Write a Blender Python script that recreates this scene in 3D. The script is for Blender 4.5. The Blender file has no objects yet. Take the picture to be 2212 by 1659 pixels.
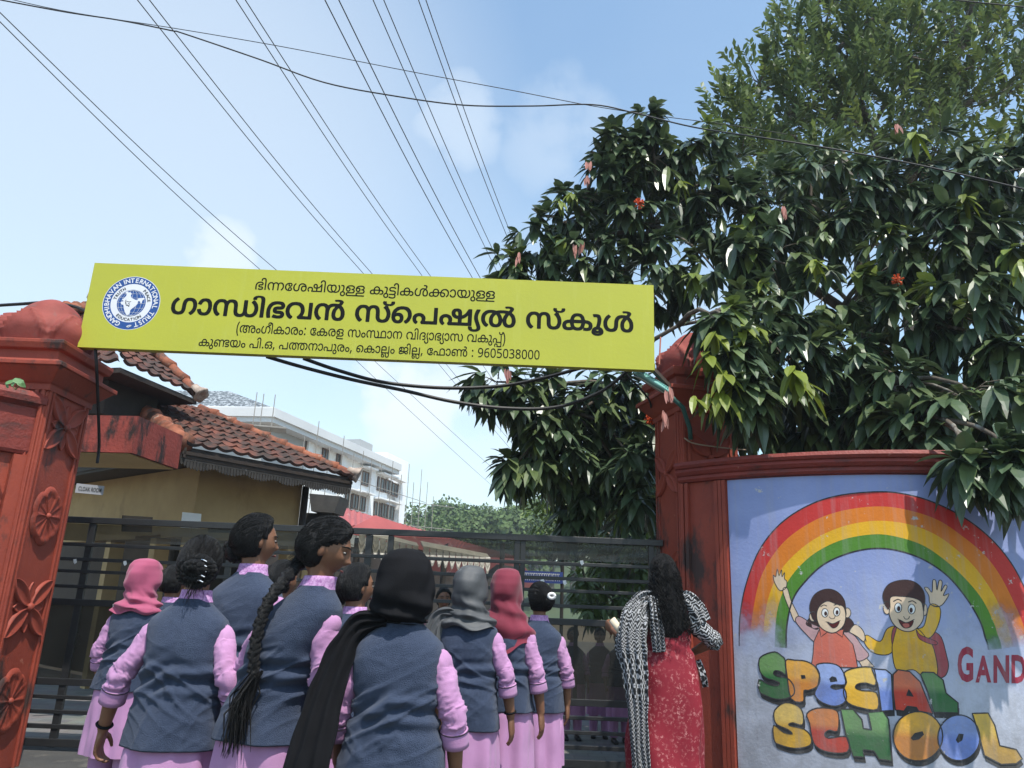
import bpy, bmesh, math, random
from mathutils import Vector, Matrix, noise
from mathutils.geometry import delaunay_2d_cdt

SC = bpy.context.scene
COL = SC.collection
PI = math.pi
rad = math.radians
rng = random.Random(7)

# ------------------------------------------------------------------ camera
PW, PH = 2212.0, 1659.0                    # pixel grid the sizes were measured on
FPX = 0.751 * PW
TH, RO, CAMH = rad(16.1), rad(2.3), 1.3
FW = Vector((0, math.cos(TH), math.sin(TH)))
_R0 = Vector((1, 0, 0)); _U0 = Vector((0, -math.sin(TH), math.cos(TH)))
RT = _R0 * math.cos(RO) + _U0 * math.sin(RO)
UP = _U0 * math.cos(RO) - _R0 * math.sin(RO)
CAMLOC = Vector((0, 0, CAMH))


def at(px, py, Y=None, Z=None):
    d = FW * FPX + RT * (px - PW / 2) - UP * (py - PH / 2)
    t = Y / d.y if Y is not None else (Z - CAMH) / d.z
    return CAMLOC + d * t


def ray(px, py):
    return (FW * FPX + RT * (px - PW / 2) - UP * (py - PH / 2)).normalized()


cam_d = bpy.data.cameras.new('camera')
cam_d.sensor_width = 36.0
cam_d.lens = 0.751 * 36.0
cam_d.clip_end = 3000.0
cam_d.clip_start = 0.05
cam = bpy.data.objects.new('camera', cam_d)
COL.objects.link(cam)
M = Matrix((RT, UP, -FW)).transposed().to_4x4()
M.translation = CAMLOC
cam.matrix_world = M
SC.camera = cam

# ------------------------------------------------------------------ world and sun
SUN = Vector((0.20, -0.37, 0.91)).normalized()       # towards the sun
SUN_EL = math.asin(SUN.z)
SUN_AZ = math.atan2(SUN.x, SUN.y)                    # clockwise from +Y
w = bpy.data.worlds.new('World')
SC.world = w
w.use_nodes = True
nt = w.node_tree
nt.nodes.clear()
N = nt.nodes.new
sky = N('ShaderNodeTexSky')
sky.sky_type = 'NISHITA'
sky.sun_disc = False
sky.sun_elevation = SUN_EL
sky.sun_rotation = SUN_AZ
sky.air_density = 1.25
sky.dust_density = 1.0
sky.ozone_density = 1.2
tc = N('ShaderNodeTexCoord')
mp = N('ShaderNodeMapping')
mp.inputs['Scale'].default_value = (1.0, 1.0, 1.7)
mp.inputs['Location'].default_value = (0.35, 0.1, 0.62)
n1 = N('ShaderNodeTexNoise'); n1.inputs['Scale'].default_value = 2.6; n1.inputs['Detail'].default_value = 9; n1.inputs['Roughness'].default_value = 0.56
n2 = N('ShaderNodeTexNoise'); n2.inputs['Scale'].default_value = 1.3; n2.inputs['Detail'].default_value = 4
r1 = N('ShaderNodeValToRGB'); r1.color_ramp.elements[0].position = 0.54; r1.color_ramp.elements[1].position = 0.90
r2 = N('ShaderNodeValToRGB'); r2.color_ramp.elements[0].position = 0.30; r2.color_ramp.elements[1].position = 0.75
# cumulus bank low in the sky, thin veil above
sep = N('ShaderNodeSeparateXYZ')
lowm = N('ShaderNodeMapRange'); lowm.inputs[1].default_value = 0.62; lowm.inputs[2].default_value = 0.30
lowm.inputs[3].default_value = 0.05; lowm.inputs[4].default_value = 1.0
m1 = N('ShaderNodeMath'); m1.operation = 'MULTIPLY'
m2 = N('ShaderNodeMath'); m2.operation = 'MULTIPLY'; m2.inputs[1].default_value = 0.16
m3 = N('ShaderNodeMath'); m3.operation = 'MAXIMUM'
mix = N('ShaderNodeMixRGB'); mix.inputs[2].default_value = (4.0, 4.4, 4.75, 1)
bg = N('ShaderNodeBackground'); bg.inputs['Strength'].default_value = 0.15
out = N('ShaderNodeOutputWorld')
L = nt.links.new
L(tc.outputs['Generated'], mp.inputs['Vector'])
L(mp.outputs['Vector'], n1.inputs['Vector']); L(mp.outputs['Vector'], n2.inputs['Vector'])
L(tc.outputs['Generated'], sep.inputs[0])
L(sep.outputs['Z'], lowm.inputs[0])
L(n1.outputs['Fac'], r1.inputs[0]); L(n2.outputs['Fac'], r2.inputs[0])
L(r1.outputs['Color'], m1.inputs[0]); L(lowm.outputs[0], m1.inputs[1])
L(r2.outputs['Color'], m2.inputs[0])
L(m1.outputs[0], m3.inputs[0]); L(m2.outputs[0], m3.inputs[1])
acc = m3.outputs[0]
n3 = N('ShaderNodeTexNoise'); n3.inputs['Scale'].default_value = 9; n3.inputs['Detail'].default_value = 8; n3.inputs['Roughness'].default_value = 0.55
L(tc.outputs['Generated'], n3.inputs['Vector'])
for px, py, wide, amp in ((985, 265, .10, .5), (1200, 290, .12, .35), (480, 560, .09, .8), (880, 850, .14, .95), (990, 800, .13, .85), (700, 800, .09, .5), (990, 990, .10, .6), (200, 420, .60, .52), (650, 620, .42, .36), (1000, 1000, .45, .45), (1100, 900, .16, .6)):
    dirn = ray(px, py)
    dt = N('ShaderNodeVectorMath'); dt.operation = 'DOT_PRODUCT'; dt.inputs[1].default_value = dirn
    L(tc.outputs['Generated'], dt.inputs[0])
    fall = N('ShaderNodeMapRange'); fall.interpolation_type = 'SMOOTHSTEP'; fall.inputs[1].default_value = math.cos(wide); fall.inputs[2].default_value = 1.0
    L(dt.outputs['Value'], fall.inputs[0])
    sm_ = N('ShaderNodeMath'); sm_.operation = 'MULTIPLY_ADD'; sm_.inputs[1].default_value = 2.6; L(n3.outputs['Fac'], sm_.inputs[0]); L(fall.outputs[0], sm_.inputs[2])
    ct = N('ShaderNodeMapRange'); ct.interpolation_type = 'SMOOTHSTEP'; ct.inputs[1].default_value = 1.5; ct.inputs[2].default_value = 2.35; ct.inputs[4].default_value = amp
    L(sm_.outputs[0], ct.inputs[0])
    cut = N('ShaderNodeMath'); cut.operation = 'MULTIPLY'; L(ct.outputs[0], cut.inputs[0]); L(fall.outputs[0], cut.inputs[1])
    if wide > .3:                                # thin even veil instead of a heap cloud
        cut.inputs[0].default_value = amp
        for l_ in list(cut.inputs[0].links): nt.links.remove(l_)
    mxx = N('ShaderNodeMath'); mxx.operation = 'MAXIMUM'; L(acc, mxx.inputs[0]); L(cut.outputs[0], mxx.inputs[1]); acc = mxx.outputs[0]
wb = N('ShaderNodeMixRGB'); wb.blend_type = 'MULTIPLY'; wb.inputs[0].default_value = 1.0; wb.inputs[2].default_value = (0.90, 1.0, 0.975, 1)
L(sky.outputs[0], wb.inputs[1])
L(acc, mix.inputs[0]); L(wb.outputs[0], mix.inputs[1])
L(mix.outputs[0], bg.inputs['Color']); L(bg.outputs[0], out.inputs[0])

sd = bpy.data.lights.new('sun', 'SUN')
sd.energy = 3.5
sd.angle = rad(0.55)
sd.color = (1.0, 0.955, 0.88)
so = bpy.data.objects.new('sun', sd)
COL.objects.link(so)
so.rotation_euler = SUN.to_track_quat('Z', 'Y').to_euler()
so.location = (5, -5, 20)

SC.view_settings.view_transform = 'Standard'
SC.view_settings.look = 'None'
SC.view_settings.gamma = 1.0
SC.view_settings.exposure = 0.70
SC.view_settings.use_curve_mapping = False
SC.cycles.max_bounces = 8
SC.cycles.transparent_max_bounces = 16
SC.cycles.use_denoising = True

# ------------------------------------------------------------------ materials
MATS = {}


def mat(name, c1, c2=None, scale=6.0, rough=0.7, bump=0.0, bscale=60.0, spec=0.4, stain=None, metal=0.0,
        aniso=None, attr=None, trans=0.0, sheen=0.0, fine=None, detail=6.0):
    """Procedural principled material: two-colour noise, optional dirt patches and bump."""
    if name in MATS:
        return MATS[name]
    m = bpy.data.materials.new(name)
    m.use_nodes = True
    t = m.node_tree
    p = t.nodes['Principled BSDF']
    new, ln = t.nodes.new, t.links.new
    p.inputs['Roughness'].default_value = rough
    p.inputs['Metallic'].default_value = metal
    p.inputs['Specular IOR Level'].default_value = spec
    co = new('ShaderNodeTexCoord')
    vec = co.outputs['Object']
    if aniso:
        mpn = new('ShaderNodeMapping'); mpn.inputs['Scale'].default_value = aniso
        ln(vec, mpn.inputs['Vector']); vec = mpn.outputs['Vector']
    c2 = c2 or tuple(v * 0.8 for v in c1)
    nz = new('ShaderNodeTexNoise'); nz.inputs['Scale'].default_value = scale; nz.inputs['Detail'].default_value = detail
    nz.inputs['Roughness'].default_value = 0.6
    ln(vec, nz.inputs['Vector'])
    rp = new('ShaderNodeValToRGB')
    rp.color_ramp.elements[0].position = 0.32; rp.color_ramp.elements[1].position = 0.68
    rp.color_ramp.elements[0].color = (*c2, 1); rp.color_ramp.elements[1].color = (*c1, 1)
    ln(nz.outputs['Fac'], rp.inputs[0])
    colr = rp.outputs['Color']
    if attr:
        at_ = new('ShaderNodeAttribute'); at_.attribute_name = attr
        mx = new('ShaderNodeMixRGB'); mx.blend_type = 'MULTIPLY'; mx.inputs[0].default_value = 1.0
        ln(colr, mx.inputs[1]); ln(at_.outputs['Color'], mx.inputs[2]); colr = mx.outputs[0]
    for st in (stain if isinstance(stain, list) else [stain] if stain else []):
        sc_, lo, hi, scol = st[0], st[1], st[2], st[3]
        sn = new('ShaderNodeTexNoise'); sn.inputs['Scale'].default_value = sc_; sn.inputs['Detail'].default_value = 8
        sn.inputs['Roughness'].default_value = 0.65
        sm = new('ShaderNodeMapping'); sm.inputs['Scale'].default_value = st[4] if len(st) > 4 else (1, 1, 1)
        sm.inputs['Location'].default_value = (sc_ * 3.1, sc_ * 1.7, 5.3)
        ln(co.outputs['Object'], sm.inputs['Vector']); ln(sm.outputs['Vector'], sn.inputs['Vector'])
        sr = new('ShaderNodeMapRange'); sr.inputs[1].default_value = lo; sr.inputs[2].default_value = hi
        ln(sn.outputs['Fac'], sr.inputs[0])
        mx = new('ShaderNodeMixRGB'); mx.inputs[2].default_value = (*scol, 1)
        ln(sr.outputs[0], mx.inputs[0]); ln(colr, mx.inputs[1]); colr = mx.outputs[0]
    ln(colr, p.inputs['Base Color'])
    if bump:
        bn = new('ShaderNodeTexNoise'); bn.inputs['Scale'].default_value = bscale; bn.inputs['Detail'].default_value = 5
        ln(vec, bn.inputs['Vector'])
        bp = new('ShaderNodeBump'); bp.inputs['Strength'].default_value = bump; bp.inputs['Distance'].default_value = 0.02
        ln(bn.outputs['Fac'], bp.inputs['Height']); ln(bp.outputs['Normal'], p.inputs['Normal'])
    if sheen:
        p.inputs['Sheen Weight'].default_value = sheen
    if trans:
        ob = t.nodes['Material Output']
        tr = new('ShaderNodeBsdfTranslucent'); ln(colr, tr.inputs['Color'])
        ms = new('ShaderNodeMixShader'); ms.inputs[0].default_value = trans
        ln(p.outputs[0], ms.inputs[1]); ln(tr.outputs[0], ms.inputs[2]); ln(ms.outputs[0], ob.inputs['Surface'])
    MATS[name] = m
    return m


# ------------------------------------------------------------------ mesh builder
class MB:
    def __init__(self):
        self.v = []; self.f = []; self.mi = []; self.col = None; self.cur = 0

    def vert(self, p):
        self.v.append(tuple(p)); return len(self.v) - 1

    def face(self, idx, m=None):
        self.f.append(tuple(idx)); self.mi.append(self.cur if m is None else m)

    def box(self, c, s, mtx=None, rot=0.0):
        cx, cy, cz = c; sx, sy, sz = (k / 2 for k in s)
        b = len(self.v)
        cr, sr = math.cos(rot), math.sin(rot)
        for dz in (-sz, sz):
            for dx, dy in ((-sx, -sy), (sx, -sy), (sx, sy), (-sx, sy)):
                p = Vector((cx + dx * cr - dy * sr, cy + dx * sr + dy * cr, cz + dz))
                self.vert(mtx @ p if mtx else p)
        for q in ((0, 3, 2, 1), (4, 5, 6, 7), (0, 1, 5, 4), (1, 2, 6, 5), (2, 3, 7, 6), (3, 0, 4, 7)):
            self.face([b + k for k in q])

    def bar(self, a, b, w, h, upv=Vector((0, 0, 1))):
        """A rectangular bar from a to b."""
        a, b = Vector(a), Vector(b)
        d = (b - a).normalized()
        if abs(d.dot(upv)) > 0.97:
            upv = Vector((0, 1, 0))
        s = d.cross(upv).normalized(); u = s.cross(d)
        k = len(self.v)
        for e in (a, b):
            for x, y in ((-1, -1), (1, -1), (1, 1), (-1, 1)):
                self.vert(e + s * (x * w / 2) + u * (y * h / 2))
        for q in ((0, 3, 2, 1), (4, 5, 6, 7), (0, 1, 5, 4), (1, 2, 6, 5), (2, 3, 7, 6), (3, 0, 4, 7)):
            self.face([k + j for j in q])

    def rings(self, rings, closed=True, cap=True):
        """Loft a list of point rings."""
        b = len(self.v); n = len(rings[0])
        for r in rings:
            for p in r:
                self.vert(p)
        for i in range(len(rings) - 1):
            for j in range(n if closed else n - 1):
                k = (j + 1) % n
                self.face((b + i * n + j, b + i * n + k, b + (i + 1) * n + k, b + (i + 1) * n + j))
        if cap and closed:
            self.face([b + j for j in reversed(range(n))])
            self.face([b + (len(rings) - 1) * n + j for j in range(n)])

    def tube(self, pts, rads, n=8, flat=1.0, cap=True, upv=None):
        pts = [Vector(p) for p in pts]
        if not isinstance(rads, (list, tuple)):
            rads = [rads] * len(pts)
        rs = []; pu = None
        for i, p in enumerate(pts):
            d = (pts[min(i + 1, len(pts) - 1)] - pts[max(i - 1, 0)])
            if d.length < 1e-9:
                d = Vector((0, 0, 1))
            d.normalize()
            if pu is None:
                pu = upv.copy() if upv is not None else (Vector((0, 0, 1)) if abs(d.z) < 0.9 else Vector((0, 1, 0)))
            s = d.cross(pu)
            if s.length < 1e-6:
                s = d.orthogonal()
            s.normalize(); u = s.cross(d).normalized(); pu = u
            r = rads[i]
            rs.append([p + s * (math.cos(2 * PI * k / n) * r) + u * (math.sin(2 * PI * k / n) * r * flat) for k in range(n)])
        self.rings(rs, True, cap)

    def lathe(self, prof, c=(0, 0, 0), n=24, a0=0.0, a1=2 * PI):
        rs = []
        for r, z in prof:
            rs.append([(c[0] + r * math.cos(2 * PI * k / n), c[1] + r * math.sin(2 * PI * k / n), c[2] + z) for k in range(n)])
        self.rings(rs)

    def ellipsoid(self, c, r, nu=16, nv=10, fn=None):
        c = Vector(c); rs = []
        for i in range(nv + 1):
            ph = -PI / 2 + PI * min(max(i / nv, 0.012), 0.988)
            ring = []
            for j in range(nu):
                t = 2 * PI * j / nu
                d = Vector((math.cos(ph) * math.cos(t), math.cos(ph) * math.sin(t), math.sin(ph)))
                p = Vector((d.x * r[0], d.y * r[1], d.z * r[2]))
                if fn:
                    p = fn(d, p)
                ring.append(c + p)
            rs.append(ring)
        self.rings(rs)

    def grid(self, fn, nu, nv):
        b = len(self.v)
        for i in range(nv + 1):
            for j in range(nu + 1):
                self.vert(fn(j / nu, i / nv))
        for i in range(nv):
            for j in range(nu):
                a = b + i * (nu + 1) + j
                self.face((a, a + 1, a + nu + 2, a + nu + 1))

    def build(self, name, mats, parent=None, smooth=False, bevel=0.0, colors=None):
        me = bpy.data.meshes.new(name)
        me.from_pydata(self.v, [], self.f)
        for m in (mats if isinstance(mats, (list, tuple)) else [mats]):
            me.materials.append(m)
        if max(self.mi, default=0):
            me.polygons.foreach_set('material_index', self.mi)
        if smooth:
            me.polygons.foreach_set('use_smooth', [True] * len(me.polygons))
        if colors is not None:
            at_ = me.color_attributes.new('tint', 'FLOAT_COLOR', 'POINT')
            at_.data.foreach_set('color', [x for c in colors for x in (c[0], c[1], c[2], 1.0)])
        me.update()
        o = bpy.data.objects.new(name, me)
        COL.objects.link(o)
        if bevel:
            b = o.modifiers.new('bevel', 'BEVEL'); b.width = bevel; b.segments = 2; b.limit_method = 'ANGLE'
        if parent is not None:
            hang(o, parent)
        return o


def hang(o, parent):
    """Parent without moving: the mesh coordinates are world coordinates."""
    o.parent = parent
    q = parent; t = Vector((0, 0, 0))
    while q is not None:
        t += q.location; q = q.parent
    if parent.type == 'EMPTY':
        o.location = -t
    return o


def tag(o, label=None, cat=None, group=None, kind=None):
    if label: o['label'] = label
    if cat: o['category'] = cat
    if group: o['group'] = group
    if kind: o['kind'] = kind
    return o


def thing(name, label, cat, loc=(0, 0, 0), group=None):
    o = bpy.data.objects.new(name, None)
    o.empty_display_size = 0.2
    COL.objects.link(o)
    o.location = loc
    return tag(o, label, cat, group)


def copy_tree(o, parent=None):
    c = o.copy(); COL.objects.link(c); c.parent = parent
    for ch in list(o.children):
        copy_tree(ch, c)
    return c


def smoothstep(a, b, x):
    t = min(max((x - a) / (b - a), 0.0), 1.0)
    return t * t * (3 - 2 * t)


def nz(x, y=0.0, z=0.0):
    return noise.noise(Vector((x, y, z)))


def catmull(pts, k=5, closed=True):
    n = len(pts); out_ = []
    rngi = range(n) if closed else range(n - 1)
    for i in rngi:
        p0 = pts[(i - 1) % n] if closed or i > 0 else pts[0]
        p1 = pts[i]; p2 = pts[(i + 1) % n]
        p3 = pts[(i + 2) % n] if closed or i + 2 < n else pts[-1]
        for s in range(k):
            t = s / k
            out_.append(tuple(0.5 * ((2 * b) + (-a + c) * t + (2 * a - 5 * b + 4 * c - d) * t * t + (-a + 3 * b - 3 * c + d) * t ** 3)
                              for a, b, c, d in zip(p0, p1, p2, p3)))
    if not closed:
        out_.append(tuple(pts[-1]))
    return out_
# outlines of the Malayalam letters on the sign board, plain numbers: contours per letter, points per contour, steps between points
GLYPHS = [
0,2,27,52,-4,7,0,12,1,11,4,10,7,8,10,3,6,2,6,2,14,-2,15,-5,10,-6,9,-12,9,-11,4,-11,1,-7,0,-12,-1,-10,-5,-9,-6,-10,-12,-4,-11,-2,-10,3,-20,4,-9,7,-9,11,-8,10,-4,20,50,16,
-4,2,-8,4,-4,5,-2,8,-2,7,2,11,4,10,9,6,10,3,7,-1,5,-1,7,-4,5,-6,3,-9,0,-15,-4,-10,-8,-7,-3,-1,-9,-2,3,123,129,-4,16,0,17,5,11,8,3,5,5,10,1,14,-2,7,-5,9,-7,7,
-6,2,0,2,6,3,6,7,4,6,1,11,-1,7,-2,9,-4,6,-8,8,1,1,13,-1,15,-6,8,-6,7,-12,3,-21,0,-77,2,-2,21,0,2,2,0,80,1,10,4,12,4,6,10,8,10,4,17,2,16,-1,14,-5,12,-7,
6,-7,3,-4,-2,-1,-7,3,-14,3,-13,-2,-12,-4,-11,-10,-8,-10,-4,-17,0,-21,4,-16,6,-9,8,-9,5,-3,12,-5,12,-1,12,0,19,7,10,8,8,12,4,10,2,11,1,24,-1,10,-4,15,-5,12,-8,12,-14,13,-14,7,
-18,5,-21,1,-12,-1,-12,-2,-16,-7,-17,-13,-9,8,-8,6,-11,5,-15,3,-27,0,-23,-5,-10,3,-15,2,-24,0,-9,0,-15,-4,-14,-6,-12,-8,-10,-12,-8,-14,-3,-12,-2,-14,2,-21,4,-15,6,-12,13,-15,15,-12,3,-1,5,6,
8,12,-13,11,-8,10,-5,9,-4,12,0,22,6,17,8,12,12,8,19,7,15,1,9,-1,-11,-12,-6,-9,-7,-17,-3,-12,-1,-9,2,-22,5,-15,8,-13,10,-9,5,-2,10,-4,30,124,16,-9,4,-4,4,-8,12,-3,11,-1,10,2,
20,3,9,10,16,7,7,10,7,2,1,6,-2,8,-5,5,-6,2,-9,-1,-11,-5,-6,-6,-2,-18,-3,0,-17,2,-3,16,-1,9,-4,5,-6,1,-3,0,-10,-5,-8,-7,-4,-6,-1,17,306,16,-11,5,-7,9,-3,17,1,15,6,10,
6,6,12,4,11,-1,10,-4,10,-9,1,-6,-2,-20,-2,-7,-4,-7,-6,-7,-12,-5,2,90,56,-4,13,0,9,3,6,2,9,8,7,11,3,10,0,21,-4,12,-4,6,-4,4,-9,6,-9,3,-18,1,-18,-5,-2,0,2,5,7,12,
8,8,11,7,18,8,13,3,18,1,12,0,12,-3,9,-4,6,-7,2,-9,0,-4,-3,-7,-6,-4,-6,-3,-22,-3,0,-1,0,-17,1,-1,21,-2,9,-4,7,-8,2,-6,0,-4,-1,-6,-2,-5,-3,-3,-5,-2,-9,-3,-9,0,-12,3,
-1,-1,-5,-16,1,-3,7,-2,19,-1,14,1,10,4,8,4,8,9,4,10,1,6,-2,17,-5,9,-9,9,-7,4,8,6,5,5,6,10,1,11,0,6,-1,6,-5,9,-9,9,-12,7,-12,3,-10,1,-18,1,-21,-1,-15,-3,-9,-3,
-17,-7,-13,-10,-8,-8,-5,-6,-8,-13,-5,-17,-2,-15,2,-22,4,-14,9,-13,10,-8,13,-6,16,55,16,-10,5,-5,5,-6,10,-2,8,0,7,3,3,8,6,14,3,10,-2,7,-5,4,-6,2,-15,-3,-9,-4,-5,-9,-5,4,67,49,
-4,12,0,10,1,14,5,9,5,12,-7,12,-4,9,0,19,1,14,5,15,13,8,12,6,20,1,13,1,2,18,-2,12,-6,5,-6,2,-4,0,-6,0,-6,-2,-5,-3,-5,-8,-4,-12,-2,-16,2,-6,-18,3,-2,15,-2,21,0,12,
4,7,5,10,12,3,9,1,12,-1,12,-2,5,-3,5,-5,7,-7,6,-9,5,-11,3,-25,3,-4,18,-4,9,-6,10,-13,13,-9,5,-14,3,-10,1,-17,-2,-15,-7,-12,-12,-9,-14,-5,-19,-1,-5,-21,-2,-16,-5,-14,-8,-9,-12,-4,
-10,-1,-12,2,-11,4,-9,7,-9,9,-5,13,-5,17,49,16,-8,3,-6,5,-3,9,-1,9,4,9,6,5,8,4,13,2,8,1,1,-1,0,-6,3,-17,6,-15,-1,-1,-11,-5,-7,-2,17,125,16,-6,2,-7,3,-8,8,-5,12,-3,
13,0,8,1,1,39,0,28,0,2,-1,0,-5,-2,-9,-3,-10,-3,-8,-7,-8,-11,-4,13,97,83,-1,1,4,17,4,9,8,7,10,5,11,0,12,-2,6,-4,3,-3,7,-13,4,-13,-1,-3,1,69,65,-4,17,0,12,4,15,10,
8,10,5,12,2,12,0,34,4,23,4,10,7,7,9,4,17,-1,10,-6,5,-5,6,-12,4,-17,0,-19,-5,-18,-8,-15,-15,-14,-1,-3,13,-15,3,-1,12,11,15,19,8,18,4,24,-2,25,-5,17,-10,14,-12,11,-13,6,-17,2,
-18,-1,-10,-4,-9,-5,-10,-10,-5,-11,-5,-16,-1,-45,-2,-15,-4,-9,-3,-4,-6,-4,-6,-2,-9,-1,-9,2,-9,4,-8,8,-5,9,-4,18,0,20,4,16,9,17,16,15,-2,4,-10,12,-3,2,-18,-17,-12,-16,-6,-15,-3,-14,-1,-10,
2,-26,5,-16,10,-15,11,-9,15,-7,5,57,44,-4,21,0,24,6,29,11,24,12,4,-11,4,-6,7,-7,10,-4,11,-1,15,0,10,4,7,5,6,6,3,7,1,15,-2,6,-4,8,-9,7,11,9,4,6,4,8,2,13,-1,17,
-4,10,-9,11,-10,8,-15,6,-17,1,-15,-1,-13,-6,-14,-12,-1,0,-12,10,-15,6,-12,2,-12,1,-21,-1,-16,-5,-11,-6,-11,-11,-7,-15,0,-15,0,-6,4,-9,6,-8,6,-4,11,-4,-15,-6,-6,-4,-3,-4,-3,-4,-2,-9,1,-12,
5,-11,6,-6,11,-5,13,175,15,-7,3,-3,5,-2,9,1,6,11,5,10,0,8,-3,3,-4,2,-6,-2,-7,-2,-5,-6,-3,12,41,17,-7,4,-2,5,0,4,1,3,3,3,7,3,75,1,6,0,4,-1,-45,-18,-24,-5,38,67,
60,-1,0,12,8,5,8,4,10,0,10,-3,9,-5,7,-8,6,-15,4,6,1,21,0,12,-3,8,-5,6,-6,4,-8,2,-15,0,-21,1,-2,21,0,2,1,1,28,3,15,3,6,5,5,13,4,15,0,9,-4,6,-5,5,-8,3,
-9,0,-9,-2,-7,-4,-6,-5,-5,-7,-4,-9,-3,-17,-2,16,47,77,-6,1,-6,3,-4,6,-1,6,0,6,2,3,8,3,7,1,8,-1,5,-3,4,-4,1,-6,-2,-8,-4,-5,-4,-1,1,71,92,-4,25,0,13,5,9,5,9,11,
3,8,1,7,-2,15,-4,8,-5,6,-13,9,5,2,9,9,5,8,3,14,-2,12,-5,9,-11,10,-11,5,-12,3,-9,1,-24,-1,-16,-4,-12,-6,-11,-8,-12,-15,-5,-9,-5,-14,-3,-25,0,-26,3,-21,3,-12,3,-5,19,3,2,2,
-4,27,-2,23,1,12,1,9,4,13,8,17,11,10,8,4,12,4,15,1,9,-1,12,-5,4,-5,2,-4,1,-6,0,-6,-4,-8,-10,-5,-13,-3,-17,0,-1,-2,0,-16,2,-2,22,-1,12,-4,10,-8,2,-6,0,-5,-2,-9,-5,-5,
-6,-3,-14,-2,-19,3,-2,-1,-3,-14,0,-5,1,67,46,-3,3,1,14,15,0,2,-15,13,-10,17,-4,18,0,18,4,16,7,12,7,7,12,5,11,1,12,-4,9,-9,4,-10,1,-11,1,-88,1,-1,21,0,2,1,1,94,3,12,
4,6,7,6,6,2,6,2,12,-1,12,-5,7,-8,6,-11,4,-12,0,-7,0,-18,-4,-14,-10,-18,-16,-15,14,-16,2,-1,1,1,16,15,9,12,9,18,3,13,2,18,-2,20,-8,19,-7,11,-10,9,-19,9,-12,2,-17,-1,-15,-5,
-16,-15,-14,14,-10,4,-11,3,-24,-2,-16,-7,-14,-11,-10,-15,-5,-17,-2,-15,2,-22,3,-12,4,-11,11,-16,1,45,32,-3,2,1,11,14,-9,11,-4,7,-2,9,2,9,2,6,7,8,8,4,6,1,15,-2,7,-5,5,-9,2,-7,
0,-12,-3,-8,-7,-10,5,-12,3,-4,125,1,1,1,0,138,-2,2,-3,0,-18,0,-1,-2,-1,-118,-80,0,5,15,0,15,-5,15,-7,9,-10,7,-13,5,-15,2,-9,0,-18,-6,-9,-6,-10,-11,-4,-11,-2,-15,2,-12,5,-10,5,-8,
2,58,32,-3,2,1,11,14,-12,17,-3,10,2,9,2,6,7,8,8,4,6,1,15,-2,7,-5,5,-9,2,-7,0,-12,-3,-8,-7,-10,5,-12,3,-4,185,1,1,1,0,89,-4,16,-2,6,-4,8,-8,9,-6,5,-12,6,-14,3,
-10,1,-17,-1,-12,-3,-12,-5,-7,-6,-11,-14,-3,-9,-3,-10,-1,-18,0,-56,-2,-2,-37,1,5,15,0,9,-1,10,-4,11,-7,9,-10,7,-13,5,-15,2,-15,-2,-14,-4,-7,-6,-10,-11,-4,-11,-2,-15,2,-12,5,-10,7,-10,15,167,
19,-1,2,0,56,2,18,6,13,8,8,8,4,12,2,15,-2,9,-4,6,-4,5,-7,3,-7,3,-14,0,-64,1,80,101,-4,23,0,12,4,7,3,8,8,4,7,1,17,-5,11,-9,8,-9,3,-9,1,-28,2,-6,3,-2,6,4,
5,7,2,31,0,12,4,4,3,7,7,3,11,0,7,-1,9,-6,9,-8,7,-17,7,-24,3,-21,-1,-13,-3,-15,-6,-14,-10,-9,-10,-6,-11,-7,-16,-3,-26,0,-15,2,-22,5,-24,5,-1,15,2,4,2,-5,27,-2,24,2,21,4,
13,7,12,12,13,11,6,12,3,15,1,15,-1,9,-3,7,-5,2,-8,-1,-4,-2,-3,-6,-1,-27,-1,-9,-2,-9,-3,-8,-7,-4,-6,-1,-6,1,-15,4,-7,11,-8,13,-3,23,-1,9,-1,5,-4,1,-7,-5,-6,-12,-4,-13,0,-11,
2,-21,7,-3,-5,-5,-14,4,-3,9,-3,3,64,89,-4,19,0,22,6,14,-4,15,-2,27,1,16,5,9,4,17,12,9,12,7,14,5,21,1,18,-2,15,-5,18,-6,13,-11,14,-1,0,-17,-11,-1,-3,8,-12,5,-12,4,-16,1,
-12,-1,-15,-6,-17,-8,-12,-11,-9,-9,-4,-18,-4,-15,0,-1,1,1,1,7,6,10,15,9,23,2,21,-1,16,-5,15,-8,12,-9,9,-8,4,-9,3,-13,1,-17,-2,-9,-3,-7,-5,-9,5,-17,4,-9,1,-19,-3,-11,-4,-9,-8,-9,
-12,-3,-6,-3,-9,-2,-14,1,-18,4,-18,9,-19,8,-10,13,-12,15,-8,17,-5,24,82,17,-10,3,-9,4,-13,11,-10,16,-6,17,-1,18,1,9,3,10,5,8,6,5,9,4,6,0,10,-1,7,-4,3,-3,-6,-18,-1,-16,2,-14,
2,-10,6,-14,7,-11,13,-14,-3,-1,20,130,24,-12,11,-9,13,-5,17,-3,21,3,16,6,11,5,5,6,3,11,1,7,-1,6,-2,6,-5,6,-12,3,-10,0,-9,0,-9,-4,-15,-6,-15,-7,-11,2,65,118,-4,6,0,13,1,13,
5,10,9,8,12,4,10,4,17,0,18,-1,9,-4,16,-8,15,-8,11,-13,11,-14,7,-17,5,-21,1,-20,-1,-16,-5,-14,-7,-10,-8,-12,-14,-5,-10,-4,-17,-1,-16,2,-14,4,-15,6,-12,9,-12,11,-10,8,-5,3,-1,11,13,2,
5,-16,14,-10,16,-3,9,-1,9,0,10,1,12,5,12,9,12,12,8,15,5,23,1,10,-2,15,-5,9,-6,6,-6,4,-5,-1,-1,-7,3,-15,3,-14,-2,-10,-4,-13,-11,-6,-9,-4,-12,-2,-20,2,-12,3,-9,6,-10,8,-8,6,
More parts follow.
